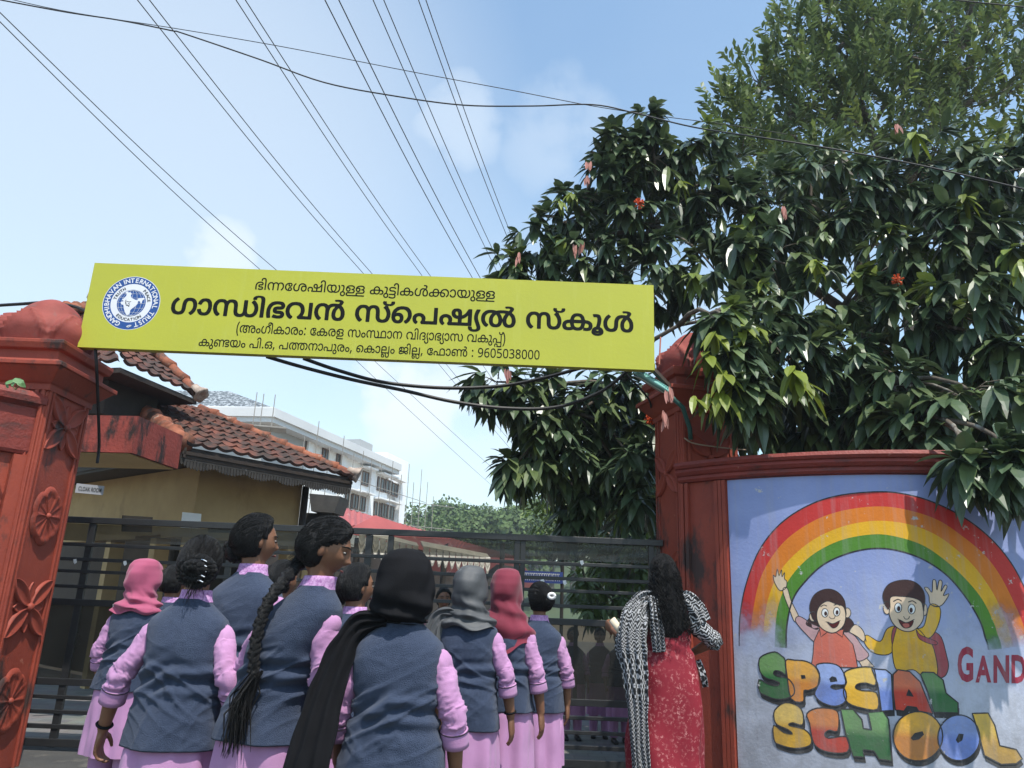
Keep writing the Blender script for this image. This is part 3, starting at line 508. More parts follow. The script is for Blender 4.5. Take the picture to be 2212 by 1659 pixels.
7,-14,2,-22,0,-16,-4,-10,-4,-7,-6,-10,-11,-5,-10,-2,-11,-2,-13,0,-63,-1,-1,-45,0,-1,1,6,9,5,19,2,18,-2,21,-7,20,-9,14,-13,15,-8,6,-3,0,-12,-13,-1,-4,9,-7,6,-8,6,-8,4,-10,4,-20,0,
-19,-4,-12,-7,-13,-5,-5,-9,-5,-12,-2,-7,2,-8,2,-5,4,-6,11,-3,21,0,40,-4,15,-2,6,-4,8,-10,10,-8,4,-12,3,-10,1,-12,-1,-12,-4,-11,-8,-5,-7,-2,-1,-14,14,-13,6,-15,1,-15,-1,-9,-3,-10,-5,-11,
-10,-11,-16,-6,-16,-2,-17,1,-18,4,-16,6,-14,7,-10,10,-11,10,-9,3,1,13,13,1,3,-1,1,-13,12,-7,11,-4,9,-4,16,0,23,4,12,3,6,3,4,7,7,10,6,6,1,9,0,9,-3,6,-5,5,-6,3,-6,1,
-7,1,-95,2,-2,22,1,1,1,0,86,2,15,3,7,7,9,10,5,12,0,11,-5,3,-4,4,-9,4,-20,0,-42,3,-12,5,-12,9,-11,11,-7,13,-4,15,358,19,-1,1,0,61,2,15,5,11,9,9,11,5,10,1,9,0,
9,-3,11,-7,6,-11,5,-18,0,-63,-1,-1,1,25,46,-62,20,0,3,1,-17,35,-10,31,-7,41,0,48,3,22,6,26,6,18,7,18,11,21,0,1,-2,2,-19,-1,-11,-16,-10,-21,-8,-22,-6,-24,-2,-23,0,-49,3,-24,4,-20,
9,-26,7,-17,1,25,7,-62,22,0,11,16,9,20,8,22,5,23,4,24,0,52,-6,36,-11,33,-8,18,-12,19,-21,1,-2,-3,11,-20,6,-13,11,-35,4,-18,3,-25,0,-38,-4,-28,-6,-26,-10,-28,-14,-27,-1,-2,1,10,7,-33,
18,-1,1,1,18,45,4,13,-2,5,-2,1,-24,0,-2,-1,-12,-60,1,15,31,-4,8,0,5,3,5,6,1,4,0,9,-2,8,-7,5,-5,1,-7,0,-6,-2,-6,-9,-1,-9,2,-7,5,-6,2,34,66,-4,16,0,10,3,6,2,
13,10,7,9,6,12,5,16,3,21,0,23,-2,28,-4,20,-4,10,-8,12,-10,11,-9,5,-10,4,-8,0,-15,0,-15,-4,-9,-5,-8,-8,-8,-12,-5,-12,-4,-18,-2,-24,0,-19,2,-24,4,-17,6,-15,6,-9,9,-9,11,-6,10,-4,
27,65,18,-4,1,-9,5,-5,6,-6,14,-5,27,0,37,3,18,2,9,5,12,4,5,3,3,9,5,15,0,5,-1,9,-6,5,-6,6,-12,3,-12,2,-19,-1,-41,-1,-10,-4,-14,-5,-9,-5,-6,-9,-5,-11,-2,1,68,51,-4,24,
0,21,5,13,7,5,3,7,8,4,5,5,14,0,9,0,13,-4,11,-6,9,-8,6,-10,5,-8,2,14,8,9,9,4,7,3,8,1,12,-2,15,-6,11,-9,9,-11,6,-13,4,-17,1,-16,-2,-15,-4,-15,-7,-9,-6,-1,-2,11,
-15,3,0,12,7,9,4,11,2,12,1,12,-1,12,-8,4,-6,2,-9,-1,-11,-3,-7,-10,-9,-9,-4,-10,-2,-28,-2,0,-1,0,-18,2,-2,32,-1,10,-2,11,-5,6,-5,5,-9,0,-11,-1,-7,-4,-9,-5,-6,-10,-6,-17,-3,-13,
0,-15,3,-26,8,-3,-1,0,-19,2,-3,21,-7,1,48,53,-4,13,0,16,1,15,5,14,8,8,8,5,8,5,15,1,13,-1,18,-6,14,-7,9,-7,5,-9,5,-19,5,-21,1,-15,-2,-1,1,2,42,2,4,67,1,3,1,0,
19,-1,3,-51,0,-38,0,-2,-1,-7,-86,12,-7,21,3,17,0,18,-4,7,-5,6,-6,4,-11,1,-10,-3,-12,-5,-11,-10,-8,-12,-4,-11,-1,-13,1,-20,5,-13,5,-3,0,-1,-20,2,-3,20,-7,2,44,70,-4,20,1,17,7,10,
9,8,11,6,17,2,16,-2,15,-3,10,-10,16,-10,8,-13,6,-21,1,-12,-2,-8,-3,-10,-7,-5,-4,-1,-1,3,24,4,11,8,13,12,10,13,6,9,0,11,2,20,-3,0,2,0,18,-1,2,-7,1,-15,1,-24,-3,-15,-5,-14,
-9,-10,-11,-8,-14,-8,-24,-3,-19,0,-38,3,-16,7,-18,12,-16,9,-7,15,-6,21,66,18,-7,3,-6,4,-9,11,-6,18,0,11,4,12,6,6,6,5,12,4,12,0,6,0,9,-4,7,-5,3,-5,4,-13,0,-17,-4,-13,-4,-8,
-6,-5,-10,-4,3,41,66,-4,10,0,13,1,14,4,11,7,10,10,6,12,2,12,-1,15,-5,12,-13,14,-17,12,16,11,11,14,3,9,0,6,-2,18,-5,11,-10,9,-14,6,-16,3,-8,1,-15,-1,-12,-4,-9,-4,-11,-10,-5,-11,
-2,-10,1,-15,5,-14,9,-11,13,-10,-17,-11,-8,-9,-5,-8,-4,-17,2,-18,7,-15,11,-9,10,-6,17,-4,19,65,17,-13,3,-10,7,-6,11,0,10,3,12,7,9,12,9,9,4,7,-2,15,-7,11,-9,3,-4,4,-9,0,-10,-3,
-11,-7,-6,-12,-6,-11,-2,17,73,105,-15,7,-7,5,-6,6,-3,9,0,8,2,7,5,7,10,6,12,2,12,-2,11,-5,5,-5,3,-10,-1,-9,-5,-11,-11,-9,2,45,40,-4,23,0,17,4,16,9,15,14,7,12,4,9,6,22,
2,17,0,34,-3,17,-7,19,-12,15,-13,9,-11,4,-15,2,-18,-2,-13,-6,-12,-9,-3,-5,-6,-9,-5,-14,-2,-21,2,-13,4,-11,9,-13,8,-7,12,-5,15,-3,8,0,18,4,10,6,8,7,1,-1,-2,-18,-6,-18,-6,-10,-8,-8,
-12,-7,-12,-3,-18,-1,-15,4,-2,-2,0,-19,5,-2,20,57,87,-7,3,-6,5,-5,7,-3,9,0,20,3,11,5,8,4,4,10,5,11,2,12,-3,8,-4,6,-6,6,-10,5,-19,-2,-11,-7,-10,-10,-8,-13,-4,2,15,31,-4,8,
0,5,3,5,6,1,4,0,9,-2,8,-7,5,-5,1,-7,0,-6,-2,-6,-9,-1,-9,2,-7,5,-6,15,31,102,8,1,5,2,5,6,1,5,0,9,-2,7,-7,6,-5,1,-7,0,-6,-3,-6,-8,-1,-9,2,-8,5,-6,0,5,
54,49,-9,12,0,10,2,17,5,6,4,9,-5,15,-5,15,-1,13,2,18,7,15,14,1,-3,-3,-11,2,-5,5,-1,15,-3,12,0,9,1,16,5,6,5,8,9,6,15,2,12,-2,12,-3,9,-6,9,-11,9,-9,5,-12,3,-21,
3,-2,5,-4,17,-7,13,-15,15,-9,5,-12,3,-15,2,-17,-2,-16,-7,-15,-14,-6,-11,-9,-26,-24,-3,-18,-7,-7,-6,-9,-9,-5,-13,-2,-9,1,-12,2,-9,5,-9,7,-9,8,-5,16,-5,13,49,21,-5,2,-6,4,-2,8,1,10,
3,5,9,5,13,3,4,-1,4,-18,5,-13,-4,-2,-9,-3,13,125,21,-12,5,-5,4,-6,14,-2,13,1,1,35,0,24,0,1,-1,-3,-15,-5,-10,-5,-6,-8,-4,16,196,21,-6,1,-5,0,0,1,2,3,6,21,1,10,3,1,
12,-2,9,-5,4,-4,2,-8,-2,-10,-3,-5,-5,-2,-11,-2,13,101,89,3,10,4,9,5,5,6,3,9,2,11,-1,9,-4,3,-3,7,-12,2,-9,-2,-1,-55,0,1,76,65,-9,17,1,14,4,10,5,9,8,5,8,6,15,2,
12,1,34,3,23,4,8,6,6,6,2,15,-1,9,-4,5,-5,5,-11,4,-15,0,-19,-4,-15,-9,-17,-15,-13,-2,-3,2,-5,14,-16,3,-1,3,0,13,11,9,9,10,15,6,17,4,24,-1,25,-6,18,-10,15,-13,12,-16,7,-17,
3,-18,-2,-12,-4,-9,-5,-11,-11,-5,-7,-5,-18,-2,-11,-1,-39,-2,-15,-3,-7,-4,-4,-7,-3,-9,-1,-6,1,-11,5,-5,5,-6,10,-3,15,0,20,3,13,9,17,7,7,9,8,2,4,-3,6,-13,14,-3,2,-3,-1,-19,-18,-13,
-18,-6,-16,-4,-14,0,-10,1,-26,7,-19,10,-15,11,-10,18,-7,1,55,31,-7,4,0,3,3,8,10,3,6,-1,5,-7,6,-5,10,-1,9,2,8,1,3,5,6,6,3,6,1,13,-2,5,-4,5,-7,1,-6,0,-12,-1,-5,-8,
-11,-1,-4,7,-13,4,-5,125,0,4,1,3,5,0,138,-3,5,-4,1,-20,0,-4,-1,-2,-5,0,-112,-1,-2,-68,0,0,2,2,7,1,11,-1,10,-6,14,-11,12,-7,5,-8,4,-15,3,-16,0,-21,-6,-9,-6,-8,-9,-6,-11,-3,
-16,1,-11,2,-9,5,-10,9,-12,1,88,101,-9,23,1,14,4,7,4,10,9,4,8,2,7,0,11,-3,9,-4,5,-7,7,-17,6,-34,2,-4,4,2,2,5,1,31,1,12,3,6,4,7,7,5,10,1,12,-2,9,-7,12,-9,
8,-5,3,-21,6,-20,2,-18,-2,-13,-3,-18,-7,-5,-3,-8,-7,-10,-10,-7,-12,-5,-12,-5,-21,-1,-26,2,-22,4,-17,3,-10,5,-3,18,3,6,2,2,2,0,3,-3,15,-2,20,-1,15,1,18,5,16,8,13,9,9,11,5,13,
3,9,1,17,-2,7,-2,4,-3,3,-6,-2,-3,-3,-1,-27,-1,-18,-4,-8,-5,-4,-5,-3,-5,-3,-9,0,-10,2,-8,3,-6,10,-8,15,-5,27,-1,9,-2,2,-2,0,-4,-2,-2,-11,-3,-13,0,-11,2,-19,6,-5,-1,-2,-2,-7,
-18,0,-5,2,-2,15,-5,1,64,49,-8,3,0,4,3,10,13,2,5,-2,6,-14,11,-10,16,-4,17,2,21,6,13,4,6,9,8,13,5,12,1,16,-2,12,-5,6,-6,7,-10,4,-10,1,-18,0,-9,-3,-9,-9,-16,-14,-13,-2,
-4,10,-19,5,-2,105,0,4,2,2,5,0,137,-2,5,-4,2,-21,0,-5,-2,-2,-4,0,-114,-1,-2,-41,1,8,18,4,16,1,14,-2,15,-4,15,-5,12,-8,10,-13,11,-13,7,-14,4,-21,2,-18,-2,-16,-4,-14,-7,-7,-6,-6,
-5,-8,-10,-6,-11,-6,-21,0,-25,6,-23,7,-13,8,-10,12,-12,3,76,31,-7,4,0,3,3,8,10,3,6,-1,5,-7,6,-5,10,-1,9,2,8,1,3,5,6,6,3,6,1,13,-2,5,-4,5,-7,1,-6,0,-12,-1,-5,-8,
-11,-1,-4,7,-13,3,-4,3,-1,187,0,3,1,4,5,0,138,-1,3,-6,3,-21,0,-3,0,-21,-34,-9,-10,-11,-8,-8,-5,-3,-1,-1,1,0,20,-2,12,-6,13,-9,8,-12,6,-11,2,-15,-2,-13,-4,-12,-10,-5,-7,-3,-8,-2,
-9,2,-18,5,-12,11,-12,11,-7,15,-5,12,-1,0,-29,-48,0,0,2,3,16,-1,12,-6,14,-8,10,-10,7,-15,6,-15,2,-15,-2,-15,-5,-14,-11,-5,-7,-4,-8,-3,-16,2,-17,6,-13,9,-12,9,193,24,-1,2,0,28,16,6,
13,7,10,8,10,10,1,-2,-1,-59,13,151,84,-5,1,-5,5,-5,9,1,12,3,5,5,2,6,-1,2,-1,3,-3,2,-6,1,-23,-2,-1,1,105,231,-9,7,0,17,2,16,7,8,6,7,6,6,11,9,25,1,17,0,13,-5,
21,-6,14,-7,10,-22,22,-4,2,-5,-2,-13,-14,-2,-5,2,-4,9,-7,6,-7,9,-18,4,-18,-1,-19,-4,-12,-5,-10,-8,-7,-12,-3,-13,2,-6,4,-3,3,-2,6,-2,12,-1,39,-2,15,-2,9,-4,11,-4,6,-11,10,-8,5,-12,
4,-11,1,-15,-2,-13,-5,-15,-12,-14,12,-13,5,-15,2,-15,-2,-11,-3,-10,-5,-6,-5,-9,-9,-11,-17,-5,-15,-1,-17,0,-18,4,-16,7,-15,5,-8,12,-15,11,-9,5,-2,3,2,15,15,2,5,-2,4,-13,11,-7,10,-7,18,-1,
15,1,14,3,10,7,11,5,5,7,4,6,1,9,0,6,-2,5,-3,5,-5,3,-8,2,-10,0,-89,2,-4,4,-2,21,0,4,2,2,4,0,86,2,12,2,7,5,7,6,4,9,2,6,-1,8,-3,6,-10,3,-20,1,-42,2,
-12,7,-15,11,-12,9,-6,16,-5,1,57,53,-9,21,1,13,5,12,8,10,12,7,15,5,24,0,28,-5,21,-2,8,-6,10,-10,12,-9,6,-14,5,-7,1,-8,1,-13,-2,-11,-3,-9,-4,-7,-6,-10,-11,-7,-14,-3,-10,1,-5,7,
-3,14,-3,5,-1,3,2,12,22,5,4,10,4,9,-1,9,-5,5,-7,4,-9,4,-18,0,-16,-2,-12,-6,-17,-5,-6,-4,-3,-5,-2,-12,-1,-9,3,-5,5,-3,4,-6,17,-5,2,-23,-4,-3,-3,-2,-3,7,-18,4,-8,8,-9,6,
-5,10,-6,12,-4,1,35,17,-6,22,0,4,2,3,4,0,146,-2,24,-2,10,-5,14,-11,12,-9,6,-14,4,-22,0,-15,-5,-9,-6,-5,-6,-5,-5,-5,-17,-1,-13,3,-9,2,-3,6,-1,17,3,4,2,3,5,-1,12,2,6,2,
3,6,4,8,1,7,-1,5,-4,3,-8,4,-24,0,-150,2,-4,3,51,34,-62,8,-1,10,2,12,4,9,6,10,11,4,10,2,5,1,17,-3,12,-6,12,-8,8,-13,8,0,2,7,28,4,23,1,19,-6,21,-3,6,-6,7,-12,
6,-14,3,-18,-1,-12,-2,-2,-2,-1,-3,5,-18,3,-4,3,-1,16,1,5,-1,4,-3,2,-4,2,-11,-2,-19,-3,-17,-6,-25,-2,-2,-13,-5,-8,-6,-8,-8,-2,-5,-5,-12,-1,-15,0,-7,3,-9,3,-7,5,-7,5,-5,9,-6,11,
-4,10,33,-34,-11,4,-2,2,1,1,9,-3,13,0,12,3,-1,-3,-6,-3,-9,-2,9,34,-1,-5,3,1,5,4,1,9,-1,3,0,2,-2,-2,-4,-4,-2,2,65,56,-9,7,0,10,2,12,4,6,5,11,12,5,16,1,14,-2,
10,-4,12,-8,10,-9,7,-12,4,-16,1,-14,-3,-1,1,10,14,10,8,13,7,7,1,17,1,7,-1,9,-3,11,-7,9,-11,4,-12,2,-15,-1,-9,-2,-11,-5,-10,-5,-8,-14,-11,-3,-5,2,-6,11,-14,5,-2,7,3,11,9,9,
10,6,9,6,12,6,18,1,10,-1,21,-6,21,-5,9,-12,14,-7,6,-14,7,-18,5,-7,1,-12,1,-17,-2,-25,-8,-8,-4,-10,-8,-15,-16,-7,-14,-6,-19,-1,-15,1,-23,6,-18,9,-13,11,-9,15,-7,15,55,21,-7,3,-5,5,
-4,7,-2,14,6,5,8,3,6,0,9,-1,5,-4,3,-6,1,-12,-2,-6,-5,-6,-4,-2,1,35,-32,142,7,0,12,1,14,5,12,11,4,5,3,7,4,16,-1,11,-2,9,-4,3,-3,1,-16,-3,-5,-3,-2,-4,1,-11,-2,-10,
-4,-6,-8,-3,-15,1,-4,2,-4,4,-3,9,2,14,-3,5,-21,4,-4,-1,-2,-2,-3,-14,0,-7,2,-11,4,-11,8,-10,10,-7,12,-4,2,100,202,-9,6,0,17,3,10,4,12,10,9,16,4,12,2,15,-2,21,-3,12,-5,12,
-9,17,-15,15,0,1,9,12,4,9,3,17,0,6,-4,10,-5,7,-7,7,-14,5,-10,2,-18,-1,-14,-3,-2,-2,-2,-3,0,-4,4,-14,3,-4,5,-1,12,2,12,-1,6,-6,0,-8,-1,-4,-3,-6,-5,-5,-18,3,-24,0,-12,-2,
-15,-6,-15,-11,-15,12,-20,7,-10,1,-18,-3,-18,-7,-15,-13,-8,-12,-8,-21,-1,-24,0,-11,3,-9,3,-10,5,-12,9,-14,9,-9,10,-9,5,-2,4,2,14,15,2,5,-2,4,-14,12,-6,9,-4,10,-4,14,1,23,6,15,4,6,
5,5,7,4,6,1,11,0,4,-2,5,-3,5,-5,4,-12,1,-95,1,-3,5,-3,21,0,3,1,3,5,0,77,5,21,5,9,8,6,14,4,12,1,1,-2,-14,-20,-7,-16,-4,-20,1,-22,5,-18,10,-14,12,-9,12,-4,18,201,
21,-10,5,-4,7,-3,9,0,15,3,18,4,11,13,17,1,2,3,-2,5,-4,5,-9,6,-13,2,-11,1,-19,-2,-12,-6,-10,-8,-4,4,98,123,-9,19,1,17,8,6,4,6,7,6,10,5,15,2,13,1,-13,5,-15,8,-13,12,
-10,15,-6,12,-1,18,1,15,7,12,10,7,12,3,8,3,10,1,9,0,11,-4,21,-8,21,-8,10,-16,15,11,15,6,14,1,10,-1,9,-2,8,-5,7,-5,5,-10,6,-17,4,-19,-1,-11,-2,-5,-3,-1,-6,4,-16,4,-4,3,
-1,7,2,11,1,7,-1,5,-5,1,-6,-1,-6,-3,-7,-8,-9,-16,5,-15,2,-29,0,-22,-2,-20,-6,-19,6,-21,3,-21,-2,-14,-4,-18,-8,-15,-14,-10,-13,-4,-12,-4,-14,0,-16,1,-14,5,-16,6,-12,9,-12,13,-12,8,-6,5,
-1,5,4,10,12,2,6,-2,5,-15,11,-10,17,-3,15,0,10,2,12,4,11,7,8,10,9,15,5,15,1,5,-1,-14,-18,-8,-18,-3,-9,-1,-13,1,-23,6,-16,6,-9,6,-6,8,-7,9,-4,6,-2,17,121,21,-7,4,-7,8,
-3,12,0,20,3,13,6,11,10,11,6,4,3,-2,7,-10,7,-15,3,-14,0,-18,-2,-11,-5,-8,-9,-5,16,234,21,-6,3,-7,9,-3,11,0,19,3,12,9,18,8,11,5,-4,9,-11,6,-12,3,-14,0,-19,-3,-11,-5,-8,-9,
-4,12,184,61,-1,7,-6,21,-6,12,-10,13,1,2,22,2,20,-2,3,-2,-13,-18,-4,-9,-6,-19,2,100,65,-9,17,1,14,4,10,5,11,11,5,9,5,14,2,15,1,30,3,15,4,7,7,8,6,4,12,3,7,1,1,-2,
-13,-18,-7,-14,-4,-22,0,-14,2,-16,4,-12,8,-12,11,-9,15,-6,13,-2,17,1,15,6,6,5,7,6,7,12,5,15,1,15,-1,17,-3,16,-8,18,-8,12,-13,14,0,1,9,12,5,14,2,12,-1,6,-3,10,-5,7,-8,7,
-16,6,-26,0,-13,-3,-3,-2,-1,-7,5,-17,5,-2,13,2,14,-2,4,-5,1,-8,-2,-4,-3,-6,-5,-5,-16,3,-24,0,-14,-3,-10,-4,-12,-7,-5,-5,-8,-9,-7,-15,-4,-15,-2,-38,-1,-12,-4,-10,-7,-5,-13,-3,-9,2,-6,3,
-7,6,-4,7,-5,17,0,10,0,11,3,13,9,17,7,7,9,8,2,4,-3,6,-13,14,-3,2,-3,-1,-19,-18,-13,-18,-6,-16,-4,-14,0,-10,1,-26,7,-19,10,-15,11,-10,18,-7,17,196,21,-9,5,-5,7,-2,9,-1,15,3,
18,5,11,12,17,2,2,3,-1,8,-11,7,-13,4,-18,0,-15,-3,-12,-6,-10,-7,-4,1,46,7,-73,19,1,12,4,10,6,11,13,5,12,0,7,0,14,-1,9,-20,58,-3,14,-1,12,1,10,4,18,14,30,0,3,0,3,-2,
2,-5,2,-21,0,-3,-1,-3,-4,-7,-14,-6,-16,-5,-23,0,-27,3,-13,19,-54,3,-11,-1,-15,-4,-6,-6,-4,-15,-1,-7,4,-4,6,-2,10,0,8,-3,4,-25,3,-4,-3,-2,-7,2,-18,5,-14,6,-7,11,-9,14,-5,1,128,226,
-9,8,0,12,1,13,5,15,12,12,-11,15,-6,12,-1,15,1,6,1,9,3,12,7,12,11,7,10,8,23,2,16,-1,18,-5,20,-5,12,-7,10,-10,12,-10,9,-4,2,-5,-1,-7,-7,-8,-9,-2,-4,2,-4,14,-13,10,-18,4,
-15,-1,-22,-4,-12,-5,-8,-6,-6,-8,-4,-8,-2,-12,2,-7,4,-2,4,-5,13,-1,94,-1,3,-5,4,-21,0,-3,-1,-4,-6,0,-85,-1,-14,-4,-9,-5,-5,-4,-3,-8,-1,-9,1,-8,5,-6,12,-1,15,-1,42,-3,15,-4,11,-4,
6,-13,12,-14,6,-10,1,-6,1,-14,-2,-13,-5,-15,-12,-14,12,-13,5,-14,2,-16,-2,-11,-3,-10,-5,-15,-13,-4,-6,-6,-9,-6,-18,-1,-17,0,-18,6,-19,5,-12,7,-11,10,-12,10,-8,4,-2,5,1,7,6,8,9,2,5,-2,
4,-14,12,-6,9,-4,10,-4,14,1,23,6,15,4,6,5,5,7,4,6,1,9,0,6,-2,5,-3,5,-5,4,-12,1,-95,1,-3,5,-3,21,0,3,1,3,5,0,86,3,15,4,9,4,4,7,3,12,0,9,-5,4,-7,2,
-6,2,-15,1,-42,3,-15,4,-10,6,-9,10,-8,10,-6]
LAYOUT = [[17309,[[11,0],[20,654],[37,882],[25,2139],[16,2734],[17,3774],[20,4923],[12,5151],[22,6186],[40,6518],[0,7949],[4,8258],[22,9296],[33,9628],[20,10191],[4,10419],[30,11457],[32,12501],[19,14007],[12,14511],[22,15546],[40,15878]]],[15533,[[55,0],[61,897],[70,1401],[62,2952],[57,3180],[58,3834],[66,4792],[53,5854],[60,6163],[65,7398],[64,7386],[56,8101],[59,8997],[69,10146],[67,10389],[53,11587],[60,11896],[65,13131],[54,13119],[63,14157],[68,14489]]],[24407,[[42,0],[2,301],[1,1796],[5,2249],[21,3146],[4,3374],[19,4412],[13,4916],[1,5652],[52,6105],[0,6373],[25,6682],[4,7277],[13,8315],[14,9051],[0,9775],[18,10084],[1,11307],[41,11760],[19,13651],[8,14155],[0,15066],[15,15375],[20,16333],[7,16561],[31,17202],[19,17445],[11,17949],[31,18603],[19,18846],[18,19350],[0,20573],[15,20882],[4,21840],[22,22878],[38,23210],[26,24086],[43,24106]]],[31199,[[4,0],[22,1038],[34,1370],[12,2832],[1,3867],[0,4320],[9,4629],[20,5525],[45,5753],[3,6021],[44,6778],[0,7028],[9,7337],[35,8233],[8,9992],[19,10903],[9,11407],[22,12303],[13,12635],[1,13371],[44,13824],[0,14074],[24,14383],[4,15098],[19,16136],[39,16640],[1,17499],[0,17952],[6,18261],[20,19200],[39,19428],[44,20287],[0,20537],[25,20846],[10,21441],[19,22570],[27,23074],[0,24593],[52,24902],[0,25170],[51,25479],[49,26051],[46,26623],[48,27195],[46,27767],[47,28339],[50,28911],[46,29483],[46,30055],[46,30627]]]]
# ------------------------------------------------------------------ shared materials
RED = mat('red_masonry_paint', (0.300, 0.052, 0.027), (0.215, 0.036, 0.021), 3.0, 0.66, 0.13, 55,
          stain=[(2.6, 0.555, 0.66, (0.050, 0.026, 0.022), (1.3, 1.3, 0.6)), (9.0, 0.66, 0.76, (0.46, 0.17, 0.11)), (14, 0.70, 0.8, (0.09, 0.035, 0.025))])
RED_TOP = mat('weathered_red_paint', (0.27, 0.055, 0.042), (0.19, 0.036, 0.027), 5.0, 0.75, 0.12, 40,
              stain=[(3.5, 0.58, 0.70, (0.12, 0.085, 0.075)), (7, 0.66, 0.78, (0.5, 0.24, 0.18))])
COPING = mat('coping_red_paint', (0.23, 0.036, 0.025), (0.165, 0.027, 0.019), 4.0, 0.6, 0.3, 50,
             stain=[(3.0, 0.54, 0.70, (0.05, 0.024, 0.02), (1, 1, 3)), (11, 0.68, 0.8, (0.42, 0.2, 0.16))])
BLACK_STEEL = mat('black_gate_paint', (0.022, 0.022, 0.023), (0.014, 0.014, 0.015), 8, 0.42, 0.12, 80, 0.5,
                  stain=(16, 0.66, 0.76, (0.10, 0.085, 0.07)))
WHITE_PAPER = mat('white_paper', (0.80, 0.80, 0.78), (0.7, 0.7, 0.7), 8, 0.8)
CABLE = mat('black_cable_rubber', (0.018, 0.018, 0.019), (0.012, 0.012, 0.013), 5, 0.55)

# ------------------------------------------------------------------ ground
b = MB()
b.grid(lambda u, v: ((u - .5) * 1600, -400 + v * 1600, 0.0), 8, 8)
g = b.build('ground', mat('dusty_ground', (0.26, 0.215, 0.16), (0.19, 0.16, 0.125), 0.8, 0.95, 0.4, 20, 0.2))
tag(g, 'dusty bare ground around the school compound', 'ground', kind='structure')
b = MB()
b.grid(lambda u, v: (-14 + u * 28, -6 + v * 13.3, 0.004), 10, 10)
g = b.build('road', mat('worn_tarmac', (0.075, 0.072, 0.068), (0.05, 0.05, 0.05), 2.0, 0.9, 0.5, 90, 0.2, stain=(3, .55, .7, (0.13, 0.12, 0.105))))
tag(g, 'worn grey tarmac in front of the gate', 'road', kind='structure')


def paver_mat():
    m = bpy.data.materials.new('interlocking_pavers'); m.use_nodes = True
    t = m.node_tree; p = t.nodes['Principled BSDF']; new, ln = t.nodes.new, t.links.new
    co = new('ShaderNodeTexCoord'); br = new('ShaderNodeTexBrick')
    br.inputs['Scale'].default_value = 1.0
    br.inputs['Color1'].default_value = (0.17, 0.165, 0.155, 1); br.inputs['Color2'].default_value = (0.105, 0.10, 0.10, 1)
    br.inputs['Mortar'].default_value = (0.12, 0.11, 0.10, 1); br.inputs['Mortar Size'].default_value = 0.006
    br.inputs['Brick Width'].default_value = 0.28; br.inputs['Row Height'].default_value = 0.14; br.inputs['Bias'].default_value = -0.25
    ln(co.outputs['Object'], br.inputs['Vector'])
    n_ = new('ShaderNodeTexNoise'); n_.inputs['Scale'].default_value = 3; n_.inputs['Detail'].default_value = 6
    ln(co.outputs['Object'], n_.inputs['Vector'])
    mx = new('ShaderNodeMixRGB'); mx.blend_type = 'MULTIPLY'; mx.inputs[0].default_value = .45
    ln(br.outputs['Color'], mx.inputs[1]); ln(n_.outputs['Color'], mx.inputs[2]); ln(mx.outputs[0], p.inputs['Base Color'])
    p.inputs['Roughness'].default_value = 0.85
    return m


b = MB()
b.grid(lambda u, v: (-9 + u * 14, 7.35 + v * 26, 0.008), 6, 10)
g = b.build('paved_yard', paver_mat())
tag(g, 'grey interlocking pavers of the yard behind the gate', 'paving', kind='structure')

# ------------------------------------------------------------------ gate pillars


def square_ring(cx, cy, hx, hy, z, rot, n=6, chamfer=0.0):
    pts = []
    c, s = math.cos(rot), math.sin(rot)
    if chamfer:
        base = [(-hx, -hy + chamfer), (-hx + chamfer, -hy), (hx - chamfer, -hy), (hx, -hy + chamfer),
                (hx, hy - chamfer), (hx - chamfer, hy), (-hx + chamfer, hy), (-hx, hy - chamfer)]
    else:
        base = [(-hx, -hy), (hx, -hy), (hx, hy), (-hx, hy)]
    for x, y in base:
        pts.append((cx + x * c - y * s, cy + x * s + y * c, z))
    return pts


def petal_shape(L_, W_, h, n=9):
    """A raised pointed leaf in (u,v,height): rows along its length."""
    rows = []
    for i in range(n + 1):
        t = i / n
        wd = W_ * (math.sin(PI * t) ** 0.75) * (1.0 - 0.25 * t)
        rows.append((t * L_, wd, h * (0.45 + 0.55 * math.sin(PI * min(t * 1.1, 1)))))
    return rows


def relief_leaf(b, org, du, dv, dn, ang, L_, W_, h):
    """Leaf relief with a sunken middle and raised rim on the face spanned by du, dv with normal dn."""
    a = du * math.cos(ang) + dv * math.sin(ang)
    c = -du * math.sin(ang) + dv * math.cos(ang)
    rows = []
    n = 12
    for i in range(n + 1):
        t = i / n
        wd = W_ * (math.sin(PI * t) ** 0.7)
        ring = []
        for s in (-1.0, -0.93, -0.72, -0.5, 0.0, 0.5, 0.72, 0.93, 1.0):
            hh = {1.0: -0.004, 0.93: h, 0.72: h * 1.05, 0.5: h * 0.45, 0.0: h * 0.38}[abs(s)]
            if t < 0.02 or t > 0.98:
                hh = h * 0.9 if abs(s) < 0.95 else -0.004
            ring.append(org + a * (t * L_ + 0.015) + c * (wd * s) + dn * hh)
        rows.append(ring)
    b.rings(rows, closed=False, cap=False)


